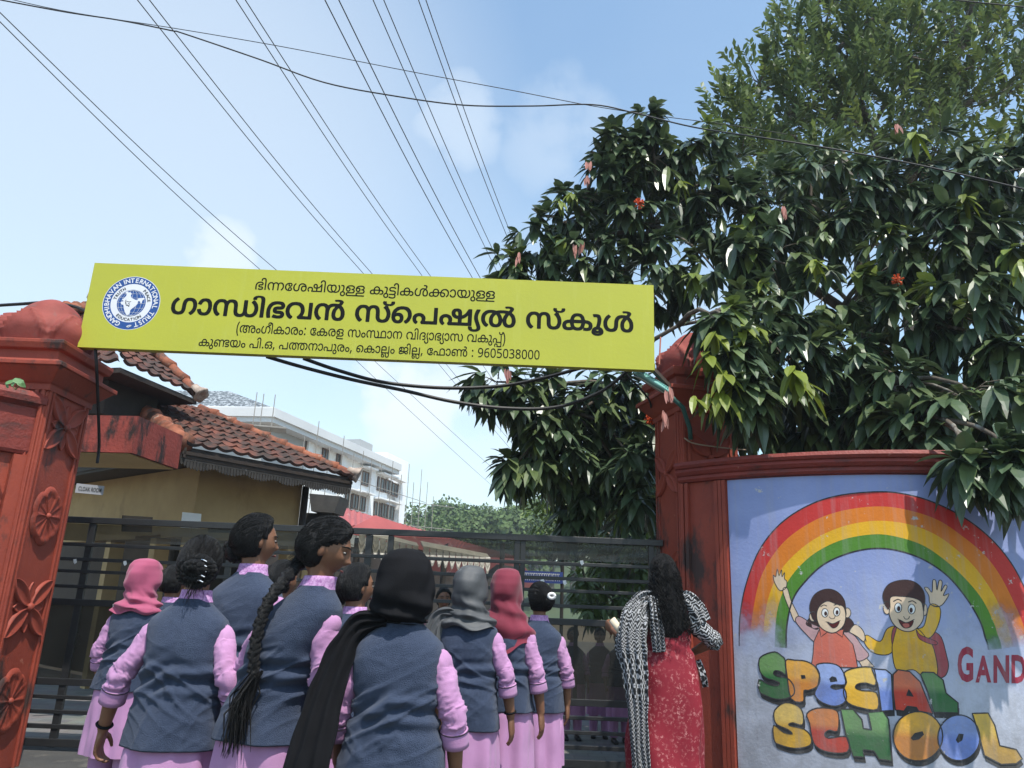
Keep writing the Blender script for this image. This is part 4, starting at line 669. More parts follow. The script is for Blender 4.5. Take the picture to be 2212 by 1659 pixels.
def relief_rosette(b, org, du, dv, dn, Rr, h, asp=1.0, k=6):
    nr, na = 8, 72
    rows = []
    for i in range(nr + 1):
        f = i / nr
        ring = []
        for j in range(na):
            th = 2 * PI * j / na
            loc = ((th * k / (2 * PI)) % 1.0 - 0.5) * 2         # -1..1 across a petal
            rim = 1.0 - 0.10 * abs(loc) ** 3
            r = Rr * rim * min(f, 1.0)
            rib = 1 - smoothstep(0.0, 0.14, 1 - abs(loc))       # raised rib between petals
            mid = 1 - smoothstep(0.0, 0.06, abs(loc))
            hh = h * (0.35 + 0.65 * rib * (0.4 + .6 * f) + 0.25 * mid)
            if 0.80 < f < 0.99:
                hh = max(hh, h * 0.9)
            if f > 0.99:
                hh = -0.004
            ring.append(org + du * (r * math.cos(th)) + dv * (r * asp * math.sin(th)) + dn * hh)
        rows.append(ring)
    b.rings(rows, closed=True, cap=False)
    b.ellipsoid(org + dn * h * 0.4, (Rr * .13, Rr * .13, Rr * .13), 10, 6)


def lotus_dome(cx, cy, z0, R, H, rot):
    b = MB()
    nu, nv = 96, 34
    rows = []
    for i in range(nv + 1):
        f = i / nv
        # bulging bud profile
        r = R * (1.0 + 0.10 * math.sin(PI * min(f * 1.7, 1))) * (1 - max(0, (f - 0.18) / 0.82) ** 2.1) ** 0.62 if f < 0.999 else 0.004
        r = max(r, 0.004)
        z = z0 + H * (f ** 0.92)
        ring = []
        for j in range(nu):
            th = 2 * PI * j / nu + rot
            k = 6
            def petal(off, top, base):
                loc = abs((((th - rot) * k / (2 * PI) + off) % 1.0) - 0.5) * 2
                hh = (f - base) / (top - base)
                if hh < 0 or hh > 1:
                    return 0.0, 0.0
                wd = 1.05 * (1 - hh ** 1.7) ** 0.75
                d = wd - loc
                return smoothstep(0.0, 0.10, d), smoothstep(0.0, 0.10, d) * (1 - smoothstep(0.10, 0.26, d))
            a1, e1 = petal(0.0, 0.62, 0.0)
            a2, e2 = petal(0.5, 0.92, 0.12)
            d = 0.050 * a1 + 0.026 * e1 - 0.012
            rr = r + d * min(1.0, r / (R * .3)) + 0.003 * nz(math.cos(th) * 3, math.sin(th) * 3, f * 6)
            ring.append((cx + rr * math.cos(th), cy + rr * math.sin(th), z))
        rows.append(ring)
    b.rings(rows)
    return b


def profile_stack(cx, cy, hx, hy, rot, prof):
    """Moulded stack of square courses: (overhang, z) pairs."""
    b = MB()
    b.rings([square_ring(cx, cy, hx + o, hy + o, z, rot) for o, z in prof])
    return b


def gate_pillar(label, cx, cy, hx, hy, rot, side, ztop):
    """side: +1 = the ornamented side face looks to +x, -1 = to -x."""
    t = thing('gate_pillar', label, 'pillar', (cx, cy, 0), 'red pillars of the school gateway')
    b = MB()
    b.rings([square_ring(cx, cy, hx, hy, z, rot) for z in (0, 0.6, 1.2, 1.8, 2.4, ztop + 0.05)])
    b.build('shaft', RED, t, bevel=0.012)
    # raised corner fillets that frame each face
    c, s = math.cos(rot), math.sin(rot)
    ex, ey = Vector((c, s, 0)), Vector((-s, c, 0)); ctr = Vector((cx, cy, 0))
    b = MB()
    for fx in (-1, 1):
        for o in (0.012, 0.062):
            p = ctr + ex * (fx * (hx - o - 0.018)) - ey * (hy + 0.004)
            b.bar(p, p + Vector((0, 0, ztop)), 0.030, 0.026, ey)
    for fy in (-1, 1):
        for o in (0.010, 0.055):
            p = ctr + ex * (side * (hx + 0.004)) + ey * (fy * (hy - o - 0.016))
            b.bar(p, p + Vector((0, 0, ztop)), 0.026, 0.026, ex)
    b.build('corner_moulding', RED, t, bevel=0.006)
    # cornice
    z = ztop
    prof = [(0.0, z - 0.02), (0.02, z - 0.02), (0.02, z + 0.03), (0.035, z + 0.04), (0.13, z + 0.15), (0.145, z + 0.15), (0.145, z + 0.185), (0.125, z + 0.19),
            (0.06, z + 0.22), (0.05, z + 0.22), (0.05, z + 0.29), (0.085, z + 0.30), (0.10, z + 0.345), (0.10, z + 0.372), (0.03, z + 0.385), (0.02, z + 0.385)]
    profile_stack(cx, cy, hx, hy, rot, prof).build('cornice', RED, t, bevel=0.006)
    lotus_dome(cx, cy, z + 0.375, min(hx, hy) * 1.10, 0.47, rot).build('lotus_finial', RED_TOP, t, smooth=True)
    return t, ctr, ex, ey


LPX, LPY = -3.88, 6.10
tL, cL, exL, eyL = gate_pillar('red gate pillar with carved flowers at the left end of the yellow sign', LPX, LPY, 0.28, 0.30, 0.0, 1, 2.79)
# flower reliefs up the inner face
org0 = cL + exL * 0.288
for k, (z, kind_) in enumerate(((at(150, 925, 6.1).z, 'leaf'), (at(103, 1115, 6.1).z, 'rose'), (at(65, 1312, 6.1).z, 'leaf'), (at(28, 1515, 6.1).z, 'rose'))):
    b = MB()
    o_ = org0 + Vector((0, 0, z))
    if kind_ == 'leaf':
        for a in (40, 140, 222, 318):
            relief_leaf(b, o_, eyL, Vector((0, 0, 1)), exL, rad(a), 0.30, 0.066, 0.020)
        for a in (90, 180, 270, 0):
            relief_leaf(b, o_, eyL, Vector((0, 0, 1)), exL, rad(a), 0.17, 0.042, 0.009)
        b.ellipsoid(o_ + exL * 0.015, (0.03, 0.035, 0.035), 10, 8)
        b.build('leaf_relief', RED, tL, smooth=True)
    else:
        relief_rosette(b, o_, eyL, Vector((0, 0, 1)), exL, 0.20, 0.024, 1.15)
        b.build('rosette_relief', RED, tL, smooth=True)

RROT = rad(13)
RC = Vector((1.50, 6.62, 0)) + Vector((math.cos(RROT), math.sin(RROT), 0)) * 0.28 + Vector((-math.sin(RROT), math.cos(RROT), 0)) * 0.26
tR, cR, exR, eyR = gate_pillar('red gate pillar half hidden by leaves at the right end of the yellow sign', RC.x, RC.y, 0.28, 0.26, RROT, -1, 3.04)
for z, kind_ in ((2.50, 'leaf'), (1.62, 'leaf'), (0.9, 'rose')):
    b = MB()
    o_ = cR - exR * 0.288 + Vector((0, 0, z))
    if kind_ == 'leaf':
        for a in (40, 140, 222, 318):
            relief_leaf(b, o_, eyR, Vector((0, 0, 1)), -exR, rad(a), 0.27, 0.052, 0.028)
        b.ellipsoid(o_ - exR * 0.012, (0.03, 0.03, 0.03), 8, 6)
    else:
        relief_rosette(b, o_, eyR, Vector((0, 0, 1)), -exR, 0.17, 0.03, 1.15)
    b.build('leaf_relief' if kind_ == 'leaf' else 'rosette_relief', RED, tR, smooth=True)
b = MB()
o_ = cR - eyR * 0.266 + Vector((0, 0, 2.62))
for a in (45, 135, 225, 315):
    relief_leaf(b, o_, exR, Vector((0, 0, 1)), -eyR, rad(a), 0.25, 0.07, 0.024)
b.ellipsoid(o_ - eyR * 0.012, (0.028, 0.028, 0.028), 8, 6)
b.build('leaf_relief', RED, tR, smooth=True)
# thin rod stuck into the top of the right pillar
b = MB()
pa, pb = at(1424, 787, 6.35), at(1427, 728, 6.38)
b.tube([pa, pb], 0.007, 6)
r_ = b.build('rod', mat('faded_red_rod', (0.5, 0.16, 0.10), None, 10, 0.6))
tag(r_, 'thin reddish rod standing up beside the right pillar top', 'rod')

# ------------------------------------------------------------------ left wing wall
tW = thing('wing_wall', 'red wing wall with a thin ledge at the left edge of the picture', 'wall', (-4.3, 5.6, 0))
A = Vector((-3.66, 5.86, 0)); B_ = Vector((-4.05, 5.45, 0)); C_ = Vector((-4.9, 5.05, 0)); D_ = Vector((-6.4, 4.8, 0))
plan = catmull([(p.x, p.y) for p in (A, B_, C_, D_)], 6, closed=False)


def wall_sheet(b, plan, prof):
    """Sweep a vertical profile (outward offset, z) along a plan polyline."""
    rows = []
    n = len(plan)
    for i, (x, y) in enumerate(plan):
        x0, y0 = plan[max(i - 1, 0)]; x1, y1 = plan[min(i + 1, n - 1)]
        d = Vector((x1 - x0, y1 - y0, 0)).normalized()
        nrm = Vector((-d.y, d.x, 0))          # to be flipped towards the camera
        if nrm.y > 0:
            nrm = -nrm
        rows.append([(x + nrm.x * o, y + nrm.y * o, z) for o, z in prof])
    b.rings(rows, True, True)


b = MB(); wall_sheet(b, plan, [(0, 0), (0, 2.72), (-0.2, 2.72), (-0.2, 0)])
b.build('wall_core', RED, tW)
b = MB(); wall_sheet(b, plan, [(0.002, 2.26), (0.035, 2.265), (0.045, 2.29), (0.045, 2.62), (0.09, 2.655), (0.095, 2.70), (0.06, 2.745), (-0.22, 2.745), (-0.22, 2.722), (0.002, 2.722)])
b.build('coping', COPING, tW)
b = MB(); wall_sheet(b, plan[:3], [(0.002, 0), (0.002, 2.255), (0.05, 2.255), (0.05, 0)])
b.build('pilaster', RED, tW)

# weed on the left coping
tp = thing('weed', 'small green weed growing on the ledge of the left wing wall', 'plant', at(36, 832, 5.5))
LEAFG = mat('weed_leaf_green', (0.16, 0.30, 0.12), (0.10, 0.22, 0.08), 14, 0.5, trans=0.25)
b = MB()
for px, py, sz, an in ((22, 826, 13, 0.5), (40, 823, 15, -0.2), (46, 829, 13, -0.7), (30, 830, 10, 1.4), (52, 832, 9, -1.2), (17, 833, 10, 2.2)):
    c = at(px, py, 5.42 + rng.uniform(-.05, .05)); s_ = sz / FPX * 4.4
    ax = Vector((math.cos(an), 0.3, math.sin(an))).normalized(); ay = Vector((-math.sin(an), 0.5, math.cos(an))).normalized()
    k = len(b.v)
    for q in range(8):
        th = 2 * PI * q / 8
        b.vert(c + ax * (math.cos(th) * s_) + ay * (math.sin(th) * s_ * .62) + Vector((0, -.01 * abs(math.sin(th)), 0)))
    b.face(range(k, k + 8))
b.build('leaf_cluster', LEAFG, tp)
b = MB()
for px in (22, 36, 46):
    b.tube([at(34, 842, 5.46), at(px, 828, 5.43)], 0.003, 5)
b.build('stem', LEAFG, tp)

# ------------------------------------------------------------------ sign board
SY = 6.0
s_tl, s_tr, s_br, s_bl = at(205, 570, SY), at(1411, 621, SY), at(1413, 803, SY), at(180, 752, SY)
SX0, SX1 = -3.545, 1.155
SZ0, SZ1 = (s_bl.z + s_br.z) / 2, (s_tl.z + s_tr.z) / 2
SW, SH = SX1 - SX0, SZ1 - SZ0
tS = thing('sign_board', 'long yellow school sign with Malayalam lettering spanning the two gate pillars', 'sign', ((SX0 + SX1) / 2, SY, SZ0))
YEL = mat('yellow_flex_sheet', (0.445, 0.445, 0.036), (0.405, 0.41, 0.04), 1.2, 0.45, 0.05, 30, 0.4, stain=(2.2, 0.56, 0.8, (0.45, 0.46, 0.07), (8, 1, .5)))
b = MB()
b.grid(lambda u, v: (SX0 + u * SW, SY - 0.035, SZ0 + v * SH), 60, 10)
k = len(b.v)
b.box(((SX0 + SX1) / 2, SY + 0.005, (SZ0 + SZ1) / 2), (SW - 0.002, 0.064, SH - 0.002))
b.build('board', YEL, tS)
b = MB()
for z in (SZ0 + 0.06, SZ1 - 0.06):
    b.bar((SX0 + .02, SY + 0.06, z), (SX1 + .02, SY + 0.06, z), 0.04, 0.04)
for k in range(7):
    x = SX0 + 0.1 + k * (SW - .2) / 6
    b.bar((x, SY + 0.06, SZ0 + .08), (x, SY + 0.06, SZ1 - .08), 0.03, 0.03)
b.bar((SX1 - .02, SY + 0.06, SZ0 + 0.06), (SX1 + .30, 6.6, SZ0 + 0.0), 0.035, 0.035)
b.bar((SX0 - .12, SY + 0.06, SZ0 + 0.06), (SX0 - .12, SY + .06, SZ0 - .1), 0.035, 0.035)
b.build('back_frame', mat('rusty_steel_frame', (0.12, 0.085, 0.07), (0.07, 0.06, 0.055), 12, 0.7), tS)

LETTER = mat('black_sign_lettering', (0.010, 0.011, 0.010), (0.008, 0.009, 0.008), 5, 0.6, spec=.08)
_a = GLYPHS
GL = []; _i = 0
while _i < len(_a):
    _n = _a[_i]; _i += 1; cs = []
    for _ in range(_n):
        m_ = _a[_i]; _i += 1; x = y = 0; c = []
        for _ in range(m_):
            x += _a[_i]; y += _a[_i + 1]; _i += 2; c.append((x * 4, y * 4))
        cs.append(c)
    GL.append(cs)


def curve_mesh(cu):
    """Filled flat outline -> plain mesh data."""
    o = bpy.data.objects.new('tmp', cu); COL.objects.link(o)
    dg = bpy.context.evaluated_depsgraph_get()
    me = bpy.data.meshes.new_from_object(o.evaluated_get(dg))
    bpy.data.objects.remove(o); bpy.data.curves.remove(cu)
    return me


def malayalam(li, x0, x1, zb, zs, name):
    """One line of lettering from x0 to x1 on the board, base line at zb, vertical scale zs (m per em)."""
    wid, lay_ = LAYOUT[li]
    sx = (x1 - x0) / wid
    cu = bpy.data.curves.new('t', 'CURVE'); cu.dimensions = '2D'; cu.fill_mode = 'BOTH'
    for gi, px in lay_:
        for c in GL[gi]:
            sp = cu.splines.new('POLY'); sp.points.add(len(c) - 1); sp.use_cyclic_u = True
            for p, (x, y) in zip(sp.points, c):
                p.co = (x0 + (x + px) * sx, zb + (y if li != 1 else y * .72 if y < 0 else min(y, 566) + max(y - 566, 0) * .62) * zs / 1000.0, 0, 1)
    me = curve_mesh(cu)
    for v in me.vertices:
        v.co = Vector((v.co.x, SY - 0.0362, v.co.y))
    me.materials.clear(); me.materials.append(LETTER)
    o = bpy.data.objects.new(name, me); COL.objects.link(o); hang(o, tS)
    return o


def sign_pt(px, py):
    p = at(px, py, SY); return p.x, p.z


# base lines measured on the board
for li, (pxa, pya), (pxb, pyb), zs in ((0, (552, 629), (1070, 649), 0.126), (1, (370, 680), (1368, 721), 0.252), (2, (512, 721), (1092, 744), 0.116), (3, (431, 752), (1166, 777), 0.108)):
    xa, za = sign_pt(pxa, pya); xb, zb_ = sign_pt(pxb, pyb)
    malayalam(li, xa, xb, (za + zb_) / 2, zs, 'lettering')

# round emblem


def disc(b, cx, cz, r0, r1, y, n=64, sq=1.0):
    k = len(b.v)
    for i in range(n):
        a = 2 * PI * i / n
        b.vert((cx + r1 * math.cos(a), y, cz + r1 * sq * math.sin(a)))
    if r0 <= 0:
        b.face(range(k, k + n)); return
    for i in range(n):
        a = 2 * PI * i / n
        b.vert((cx + r0 * math.cos(a), y, cz + r0 * sq * math.sin(a)))
    for i in range(n):
        j = (i + 1) % n
        b.face((k + i, k + j, k + n + j, k + n + i))


ex_, ez_ = sign_pt(288, 658)
ER = 0.232
BLUE = mat('emblem_blue', (0.018, 0.075, 0.27), (0.016, 0.065, 0.25), 4, 0.45)
EWHITE = mat('emblem_white', (0.72, 0.73, 0.76), (0.66, 0.67, 0.72), 4, 0.5)
b = MB(); disc(b, ex_, ez_, 0, ER * 1.02, SY - 0.03550); em = b.build('emblem', EWHITE, tS)
b = MB(); disc(b, ex_, ez_, ER * 0.735, ER, SY - 0.03620); b.build('blue_ring', BLUE, em)
b = MB(); disc(b, ex_, ez_, 0, ER * 0.51, SY - 0.03620); b.build('globe', BLUE, em)
b = MB()
for k in range(-3, 4):                      # graticule
    for st in range(24):
        a0, a1 = -PI / 2 + PI * st / 24, -PI / 2 + PI * (st + 1) / 24
        f = math.sin(k * PI / 8) * ER * .5
        p0 = Vector((ex_ + f * math.cos(a0), SY - 0.03690, ez_ + ER * .5 * math.sin(a0))); p1 = Vector((ex_ + f * math.cos(a1), SY - 0.03690, ez_ + ER * .5 * math.sin(a1)))
        b.bar(p0, p1, 0.0016, 0.0008, Vector((0, 1, 0)))
    h_ = math.sin(k * PI / 8) * ER * .5; ww = math.sqrt(max((ER * .5) ** 2 - h_ * h_, 0))
    b.bar((ex_ - ww, SY - 0.03690, ez_ + h_), (ex_ + ww, SY - 0.03690, ez_ + h_), 0.0016, 0.0008, Vector((0, 1, 0)))
b.build('globe_grid', EWHITE, em)


def flat_poly(b, pts, y):
    res = delaunay_2d_cdt([Vector(p) for p in pts], [], [list(range(len(pts)))], 1, 1e-6)
    k = len(b.v)
    for p in res[0]:
        b.vert((p.x, y, p.y))
    for f in res[2]:
        b.face([k + i for i in f])


def ecrop(cx, cy):                          # measured on a close crop of the emblem
    return sign_pt(192.0 + cx * 0.11575, 559.6 + cy * 0.11575)


ind = [(720, 645), (760, 635), (775, 655), (820, 655), (840, 680), (822, 712), (838, 760), (900, 790), (945, 800), (955, 770), (1030, 760), (1068, 755), (1078, 780), (1040, 800), (1020, 860), (1000, 862), (995, 825), (960, 815), (945, 870), (900, 915), (855, 945), (812, 985), (795, 1060), (745, 1078), (715, 1030), (692, 960), (685, 890), (640, 870), (632, 835), (690, 815), (655, 790), (690, 765), (735, 725), (745, 690)]
b = MB(); flat_poly(b, [ecrop(*p) for p in ind], SY - 0.03760); b.build('map_outline', EWHITE, em)
DARKINK = mat('dark_ink', (0.03, 0.03, 0.032), None, 5, 0.6)
b = MB()
for ln_ in (((735, 790), (720, 830), (740, 860)), ((725, 850), (735, 890), (760, 905)), ((745, 880), (790, 905), (800, 870)), ((770, 870), (800, 850)), ((740, 820), (790, 832), (830, 825)), ((770, 910), (795, 915))):
    for p, q in zip(ln_, ln_[1:]):
        (x0, z0), (x1, z1) = ecrop(*p), ecrop(*q)
        b.bar((x0, SY - 0.03830, z0), (x1, SY - 0.03830, z1), 0.004, 0.0008, Vector((0, 1, 0)))
b.build('portrait_sketch', DARKINK, em)


def text_mesh(body, size, offset=0.0):
    cu = bpy.data.curves.new('t', 'FONT'); cu.body = body; cu.size = size; cu.offset = offset
    cu.align_x = 'CENTER'; cu.align_y = 'BOTTOM_BASELINE'; cu.resolution_u = 3
    return curve_mesh(cu)


def ring_text(s, a_start, a_end, r, size, m_, parent, name, inward=False, off=0.0):
    """Letters along a circle; angles in degrees, clockwise from a_start (90 = top)."""
    b = MB()
    widths = [0.55 if c in ' I-' else 1.0 for c in s]
    tot = sum(widths); acc = 0
    for c, wd in zip(s, widths):
        a = rad(a_start + (a_end - a_start) * (acc + wd / 2) / tot); acc += wd
        if c == ' ':
            continue
        me = text_mesh(c, size, off)
        rot = a - PI / 2 if not inward else a + PI / 2
        k = len(b.v)
        for v in me.vertices:
            x, y = v.co.x, v.co.y - size * 0.36
            b.vert((ex_ + r * math.cos(a) + x * math.cos(rot) - y * math.sin(rot), SY - 0.03760, ez_ + r * math.sin(a) + x * math.sin(rot) + y * math.cos(rot)))
        for p in me.polygons:
            b.face([k + i for i in p.vertices])
        bpy.data.meshes.remove(me)
    return b.build(name, m_, parent)


ring_text('GANDHIBHAVAN INTERNATIONAL TRUST', 252, -75, ER * 0.868, 0.056, EWHITE, em, 'ring_lettering', off=0.0012)
ring_text('TRUTH', 170, 118, ER * 0.622, 0.036, DARKINK, em, 'motto_lettering', off=.0006)
ring_text('PEACE', 55, 5, ER * 0.622, 0.036, DARKINK, em, 'motto_lettering', off=.0006)
ring_text('EDUCATION', 225, 312, ER * 0.622, 0.036, DARKINK, em, 'motto_lettering', inward=True, off=.0006)
b = MB()
p0, p1, p2, p3 = ecrop(735, 1290), ecrop(790, 1265), ecrop(775, 1300), ecrop(835, 1268)
for q, r2 in ((p0, p1), (p2, p3), (p1, p3), (p0, p2)):
    b.bar((q[0], SY - 0.03760, q[1]), (r2[0], SY - 0.03760, r2[1]), 0.006, 0.0008, Vector((0, 1, 0)))
b.build('ring_mark', EWHITE, em)
# ------------------------------------------------------------------ curved painted wall on the right
WCX, WCY, WR = 3.50, 8.27, 2.57
tM = thing('mural_wall', 'curved boundary wall painted with a rainbow mural beside the right gate pillar', 'wall', (2.6, 5.9, 0))
A0, A1 = rad(-51.0), rad(44.0)          # angle from -Y, negative to the left
AP = None


def wpt(a, z, off=0.0):
    r = WR + off
    return Vector((WCX + r * math.sin(a), WCY - r * math.cos(a), z))


def px2wall(px, py):
    """Where the line of sight through a measured point meets the wall: (angle, height)."""
    d = ray(px, py); o = CAMLOC
    ox, oy = o.x - WCX, o.y - WCY
    a_ = d.x * d.x + d.y * d.y; b_ = 2 * (ox * d.x + oy * d.y); c_ = ox * ox + oy * oy - WR * WR
    dis = max(b_ * b_ - 4 * a_ * c_, 0)
    t = (-b_ - math.sqrt(dis)) / (2 * a_)
    p = o + d * t
    return math.atan2(p.x - WCX, -(p.y - WCY)), p.z


def curved_course(b, a0, a1, prof, n=60):
    rows = []
    for i in range(n + 1):
        a = a0 + (a1 - a0) * i / n
        rows.append([wpt(a, z, o) for o, z in prof])
    b.rings(rows, True, True)


WZ = 2.43
AP = px2wall(1577, 1200)[0]               # left edge of the blue field
b = MB(); curved_course(b, A0, A1, [(-0.004, 0), (-0.004, WZ), (-0.2, WZ), (-0.2, 0)])
b.build('wall_core', RED, tM)
b = MB(); curved_course(b, A0, A1, [(-0.003, WZ - .055), (0.030, WZ - .05), (0.045, WZ - .03), (0.040, WZ - .005), (0.060, WZ + .005), (0.078, WZ + .03), (0.068, WZ + .055), (0.085, WZ + .062), (0.098, WZ + .085), (0.085, WZ + .115), (-0.22, WZ + .115), (-0.22, WZ + .002), (-0.003, WZ + .002)], 80)
b.build('coping', COPING, tM, smooth=False)
b = MB()
for k, (d0, w_) in enumerate(((0.0, 0.03), (0.035, 0.028), (0.068, 0.03))):
    a1_ = AP - d0 / WR - 0.004; a0_ = a1_ - w_ / WR
    curved_course(b, a0_, a1_, [(-0.002, 0), (-0.002, WZ - .056), (0.022, WZ - .056), (0.03, WZ - .06), (0.03, 0)], 4)
for k, (d0, w_) in enumerate(((0.0, 0.03), (0.045, 0.03))):
    a0_ = A0 + 0.005 + d0 / WR; a1_ = a0_ + w_ / WR
    curved_course(b, a0_, a1_, [(-0.002, 0), (-0.002, WZ - .056), (0.022, WZ - .056), (0.03, WZ - .06), (0.03, 0)], 4)
b.build('edge_moulding', RED, tM)


def paint(name, c1, c2=None, fade=None, tone=None, grad=None, scale=4.0, peel=True, blotch=0.0):
    """Wall paint with worn specks; optional worn-out fade below a height, optional painted two-tone by height."""
    m = mat(name, c1, c2 or tuple(v * 0.88 for v in c1), scale, 0.55, 0.10, 50, 0.35)
    t = m.node_tree; p = t.nodes['Principled BSDF']; new, ln = t.nodes.new, t.links.new
    src = p.inputs['Base Color'].links[0].from_socket
    geo = new('ShaderNodeNewGeometry'); sx = new('ShaderNodeSeparateXYZ'); ln(geo.outputs['Position'], sx.inputs[0])
    nz_ = new('ShaderNodeTexNoise'); nz_.inputs['Scale'].default_value = 6; nz_.inputs['Detail'].default_value = 7
    ln(geo.outputs['Position'], nz_.inputs['Vector'])
    if grad:
        z0, z1, col = grad
        mr = new('ShaderNodeMapRange'); mr.inputs[1].default_value = z0; mr.inputs[2].default_value = z1
        ln(sx.outputs['Z'], mr.inputs[0])
        mx = new('ShaderNodeMixRGB'); mx.inputs[2].default_value = (*col, 1)
        ln(mr.outputs[0], mx.inputs[0]); ln(src, mx.inputs[1]); src = mx.outputs[0]
    worn = None
    if fade or tone:
        z0, z1 = (fade or tone)[:2]
        ad = new('ShaderNodeMath'); ad.operation = 'MULTIPLY_ADD'; ad.inputs[1].default_value = 0.55; ad.inputs[2].default_value = -0.275
        ln(nz_.outputs['Fac'], ad.inputs[0])
        a2 = new('ShaderNodeMath'); a2.operation = 'ADD'
        ln(ad.outputs[0], a2.inputs[0]); ln(sx.outputs['Z'], a2.inputs[1])
        mr = new('ShaderNodeMapRange'); mr.interpolation_type = 'SMOOTHSTEP'; mr.inputs[1].default_value = z0; mr.inputs[2].default_value = z1
        mr.inputs[3].default_value = 1; mr.inputs[4].default_value = 0
        ln(a2.outputs[0], mr.inputs[0])
        if tone:
            mx = new('ShaderNodeMixRGB'); mx.inputs[2].default_value = (*tone[2], 1)
            ln(mr.outputs[0], mx.inputs[0]); ln(src, mx.inputs[1]); src = mx.outputs[0]
        else:
            worn = mr.outputs[0]
    if peel:
        n2_ = new('ShaderNodeTexNoise'); n2_.inputs['Scale'].default_value = 9; n2_.inputs['Detail'].default_value = 10; n2_.inputs['Roughness'].default_value = 0.7
        ln(geo.outputs['Position'], n2_.inputs['Vector'])
        mr = new('ShaderNodeMapRange'); mr.inputs[1].default_value = 0.635; mr.inputs[2].default_value = 0.67
        ln(n2_.outputs['Fac'], mr.inputs[0])
        mx = new('ShaderNodeMixRGB'); mx.inputs[2].default_value = (0.50, 0.48, 0.46, 1)
        ln(mr.outputs[0], mx.inputs[0]); ln(src, mx.inputs[1]); src = mx.outputs[0]
        # rain streaks
        n4_ = new('ShaderNodeTexNoise'); n4_.inputs['Scale'].default_value = 1.0; n4_.inputs['Detail'].default_value = 6; n4_.inputs['Roughness'].default_value = .65
        mp4 = new('ShaderNodeMapping'); mp4.inputs['Scale'].default_value = (16, 16, .8); ln(geo.outputs['Position'], mp4.inputs['Vector']); ln(mp4.outputs['Vector'], n4_.inputs['Vector'])
        mr = new('ShaderNodeMapRange'); mr.inputs[1].default_value = 0.50; mr.inputs[2].default_value = 0.78; mr.inputs[4].default_value = 0.38
        ln(n4_.outputs['Fac'], mr.inputs[0])
        mx = new('ShaderNodeMixRGB'); mx.inputs[2].default_value = (0.36, 0.35, 0.36, 1)
        ln(mr.outputs[0], mx.inputs[0]); ln(src, mx.inputs[1]); src = mx.outputs[0]
        # grime rising from the foot of the wall
        n3_ = new('ShaderNodeTexNoise'); n3_.inputs['Scale'].default_value = 4.2; n3_.inputs['Detail'].default_value = 10; n3_.inputs['Roughness'].default_value = 0.72
        ln(geo.outputs['Position'], n3_.inputs['Vector'])
        m3_ = new('ShaderNodeMath'); m3_.operation = 'MULTIPLY_ADD'; m3_.inputs[1].default_value = -0.20; ln(sx.outputs['Z'], m3_.inputs[0]); ln(n3_.outputs['Fac'], m3_.inputs[2])
        mr = new('ShaderNodeMapRange'); mr.inputs[1].default_value = 0.26; mr.inputs[2].default_value = 0.50; mr.inputs[4].default_value = 0.42
        ln(m3_.outputs[0], mr.inputs[0])
        mx = new('ShaderNodeMixRGB'); mx.inputs[2].default_value = (0.13, 0.12, 0.11, 1)
        ln(mr.outputs[0], mx.inputs[0]); ln(src, mx.inputs[1]); src = mx.outputs[0]
    ln(src, p.inputs['Base Color'])
    if worn is not None:                       # paint worn away: the wall below shows through
        tr = new('ShaderNodeBsdfTransparent'); ms = new('ShaderNodeMixShader')
        ln(worn, ms.inputs[0]); ln(p.outputs[0], ms.inputs[1]); ln(tr.outputs[0], ms.inputs[2])
        ln(ms.outputs[0], t.nodes['Material Output'].inputs['Surface'])
    return m


FIELD = paint('periwinkle_wall_paint', (0.285, 0.34, 0.59), (0.22, 0.27, 0.50), tone=(0.70, 1.75, (0.47, 0.49, 0.57)), scale=2.2)
b = MB()
n_ = 70
b.grid(lambda u, v: wpt(AP + (A1 - AP) * u, 0.002 + (WZ - .062) * v, 0.0), n_, 24)
field = b.build('blue_field', FIELD, tM)


def c2v(p):                                   # from the close crop of the mural to the picture grid
    return 1563.0 + 0.4048 * p[0], 987.0 + 0.4048 * p[1]


def to_wall(pts, closed=True):
    dense = []
    n = len(pts)
    for i in range(n):
        p = pts[i]; q = pts[(i + 1) % n]
        k = 1 if (i == n - 1 and not closed) else max(1, int(math.hypot(q[0] - p[0], q[1] - p[1]) / 14))
        for s in range(k):
            dense.append((p[0] + (q[0] - p[0]) * s / k, p[1] + (q[1] - p[1]) * s / k))
    return [px2wall(*c2v(p)) for p in dense]


